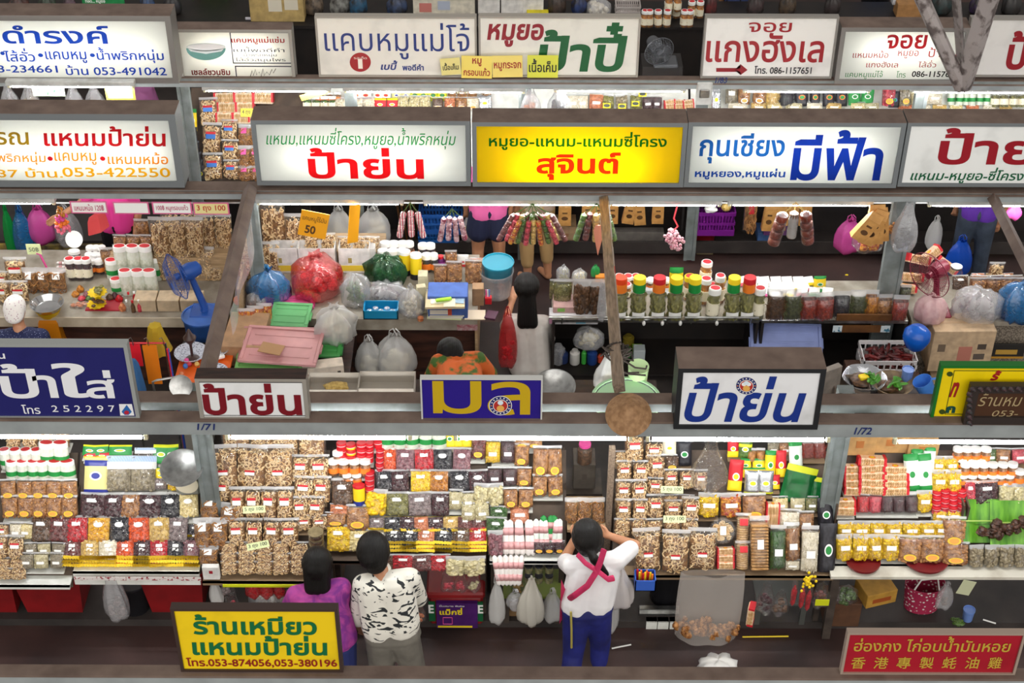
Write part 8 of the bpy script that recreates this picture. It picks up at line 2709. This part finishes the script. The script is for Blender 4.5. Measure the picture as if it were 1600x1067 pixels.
# seated seller with long hair, on a dark stool
o,g,og = figure('seated woman with long black hair and pale grey T-shirt, back turned',PX(
    head=(823,447,11.5),neck=(824,488,11.46),chest=(824,512,11.43),pelvis=(828,570,11.38),lsh=(800,503,11.43),rsh=(850,505,11.43),lel=(788,512,11.62),lwr=(799,474,11.78),rel=(859,540,11.55),rwr=(850,538,11.76),
    lhip=(814,570,11.4),rhip=(842,570,11.4),lkn=(808,562,11.8),lan=(806,622,11.78),rkn=(848,562,11.8),ran=(850,622,11.78)),mat('grey_tee','d2ccc4',.8,col2='bdb6ae',scale=5,bump=.2),'black','long',sleeve=.7,k=1.04,shoe='black',hem=.0)
zs = g['pelvis'].z - .13
s_ = empty('wooden_stool',(og.x,og.y,.07),'dark wooden stool under the seated long-haired woman','stool')
Mb().lathe([(.15,zs - .12),(.16,zs - .1),(.16,zs - .08),(0,zs - .08)],20).obj('seat','dark_wood',s_)
for a in range(4):
    Mb().tube([(.11*cos(a*1.57 + .78),.11*sin(a*1.57 + .78),zs - .1),(.16*cos(a*1.57 + .78),.16*sin(a*1.57 + .78),0)],.016,8).obj('leg','dark_wood',s_)
# bending seller in orange
figure('person with dark hair and orange sleeves bending down behind the counter',PX(
    head=(704,548,10.5),neck=(714,566,10.42),chest=(718,582,10.3),pelvis=(722,622,10.0),lsh=(686,566,10.4),rsh=(746,562,10.4),lel=(672,592,10.45),lwr=(676,612,10.6),rel=(768,586,10.42),rwr=(770,610,10.6),
    lhip=(708,628,10.0),rhip=(736,628,10.0),lkn=(708,690,10.1),lan=(708,756,9.9),rkn=(736,690,10.1),ran=(736,756,9.9)),mat('orange_dress','c25a1c',.8,col2='3a5a1c',scale=9,lo=.5,hi=.6),'black','bob',sleeve=.9,face=Vector((0,.75,-.66)))
# seller in hair net
figure('seller in a pale flowered hair net and dotted navy top',PX(
    head=(24,486,10.9),neck=(31,514,10.84),chest=(33,532,10.8),pelvis=(36,590,10.74),lsh=(2,528,10.8),rsh=(64,526,10.8),lel=(-8,560,10.86),lwr=(6,560,11.05),rel=(76,552,10.9),rwr=(62,532,11.1),
    lhip=(20,600,10.74),rhip=(52,600,10.74),lkn=(18,680,10.8),lan=(16,752,10.7),rkn=(54,680,10.8),ran=(56,752,10.7)),mat('dotted_navy','8a92b8',.8,col2='161f4a',tex='voronoi',scale=70,lo=.15,hi=.25),'black','net',sleeve=1.5)
# people beyond the middle counter and in the next row, mostly hidden
NS = mat('navy_shorts','161c3a',.8)
for px,py,H,yaw,sm,lm,hr,sl,lt,la,ra,lb in (
        (205,470,1.6,pi - .2,mat('pink_shirt','e83e98',.8),'black','bob',.6,1,None,((.32,.06,1.1),(.44,.2,1.06)),'seller in bright pink shirt behind the crackling, arm stretched out'),
        (764,450,1.62,.1,mat('pink_tee','e86aa8',.8),NS,'tail',.5,.24,None,((.22,0,1.06),(.2,.02,.84)),'shopper in pink top and navy shorts standing in the aisle'),
        (838,438,1.58,.5,mat('beige_top','a08a78',.8),mat('beige_trousers','a8885a',.8),'short',.6,.78,None,None,'shopper in beige cropped trousers behind the hanging sweets'),
        (1504,452,1.62,-.2,mat('purple_tee','5a2a9a',.8),mat('jeans','3f4a5a',.8,col2='2c3644',scale=8),'short',.5,1,None,((.24,-.02,1.02),(.2,.02,.78)),'shopper in purple top and faded jeans holding the blue bag'),
        (232,308,1.62,pi,mat('mauve_top','9a5a8a',.8),'black','bob',.8,1,None,None,'seller in mauve top seen between the two blue-lettered white signs'),
        (346,88,1.5,.3,mat('green_tee','4f8a2c',.8),'black','bob',.7,1,None,None,'seller in green top behind the far white bowl sign'),
        (1356,80,1.5,0,mat('teal_top','1c7a9a',.8,col2='3a6ad0',scale=4),'black','short',.7,1,None,None,'person in teal and blue top behind the steel bracket'),
        (1142,92,1.42,.4,mat('slate_top','33406a',.8),'black','short',.7,1,None,None,'person in slate blue top behind the red arrow sign')):
    J,f = stand_pose(px,py,H,yaw,la,ra)
    figure(lb,J,sm,lm,hr,sl,lt,H/1.62,f)
carrier('blue carrier bag held by the shopper in jeans',1506,366,42,62,12.75,'carrier_deep_blue','fill_ash',seed=9)
heap_bag('crumpled white cloth on the floor at the near beam',1122,1062,60,24,.0,'white',name='white_cloth',seed=6,knot=False,cat='cloth')
dup_labels = [k for k,v in LABELS.items() if len(v) > 1]
print('DUPLICATE LABELS',len(dup_labels),dup_labels[:30])
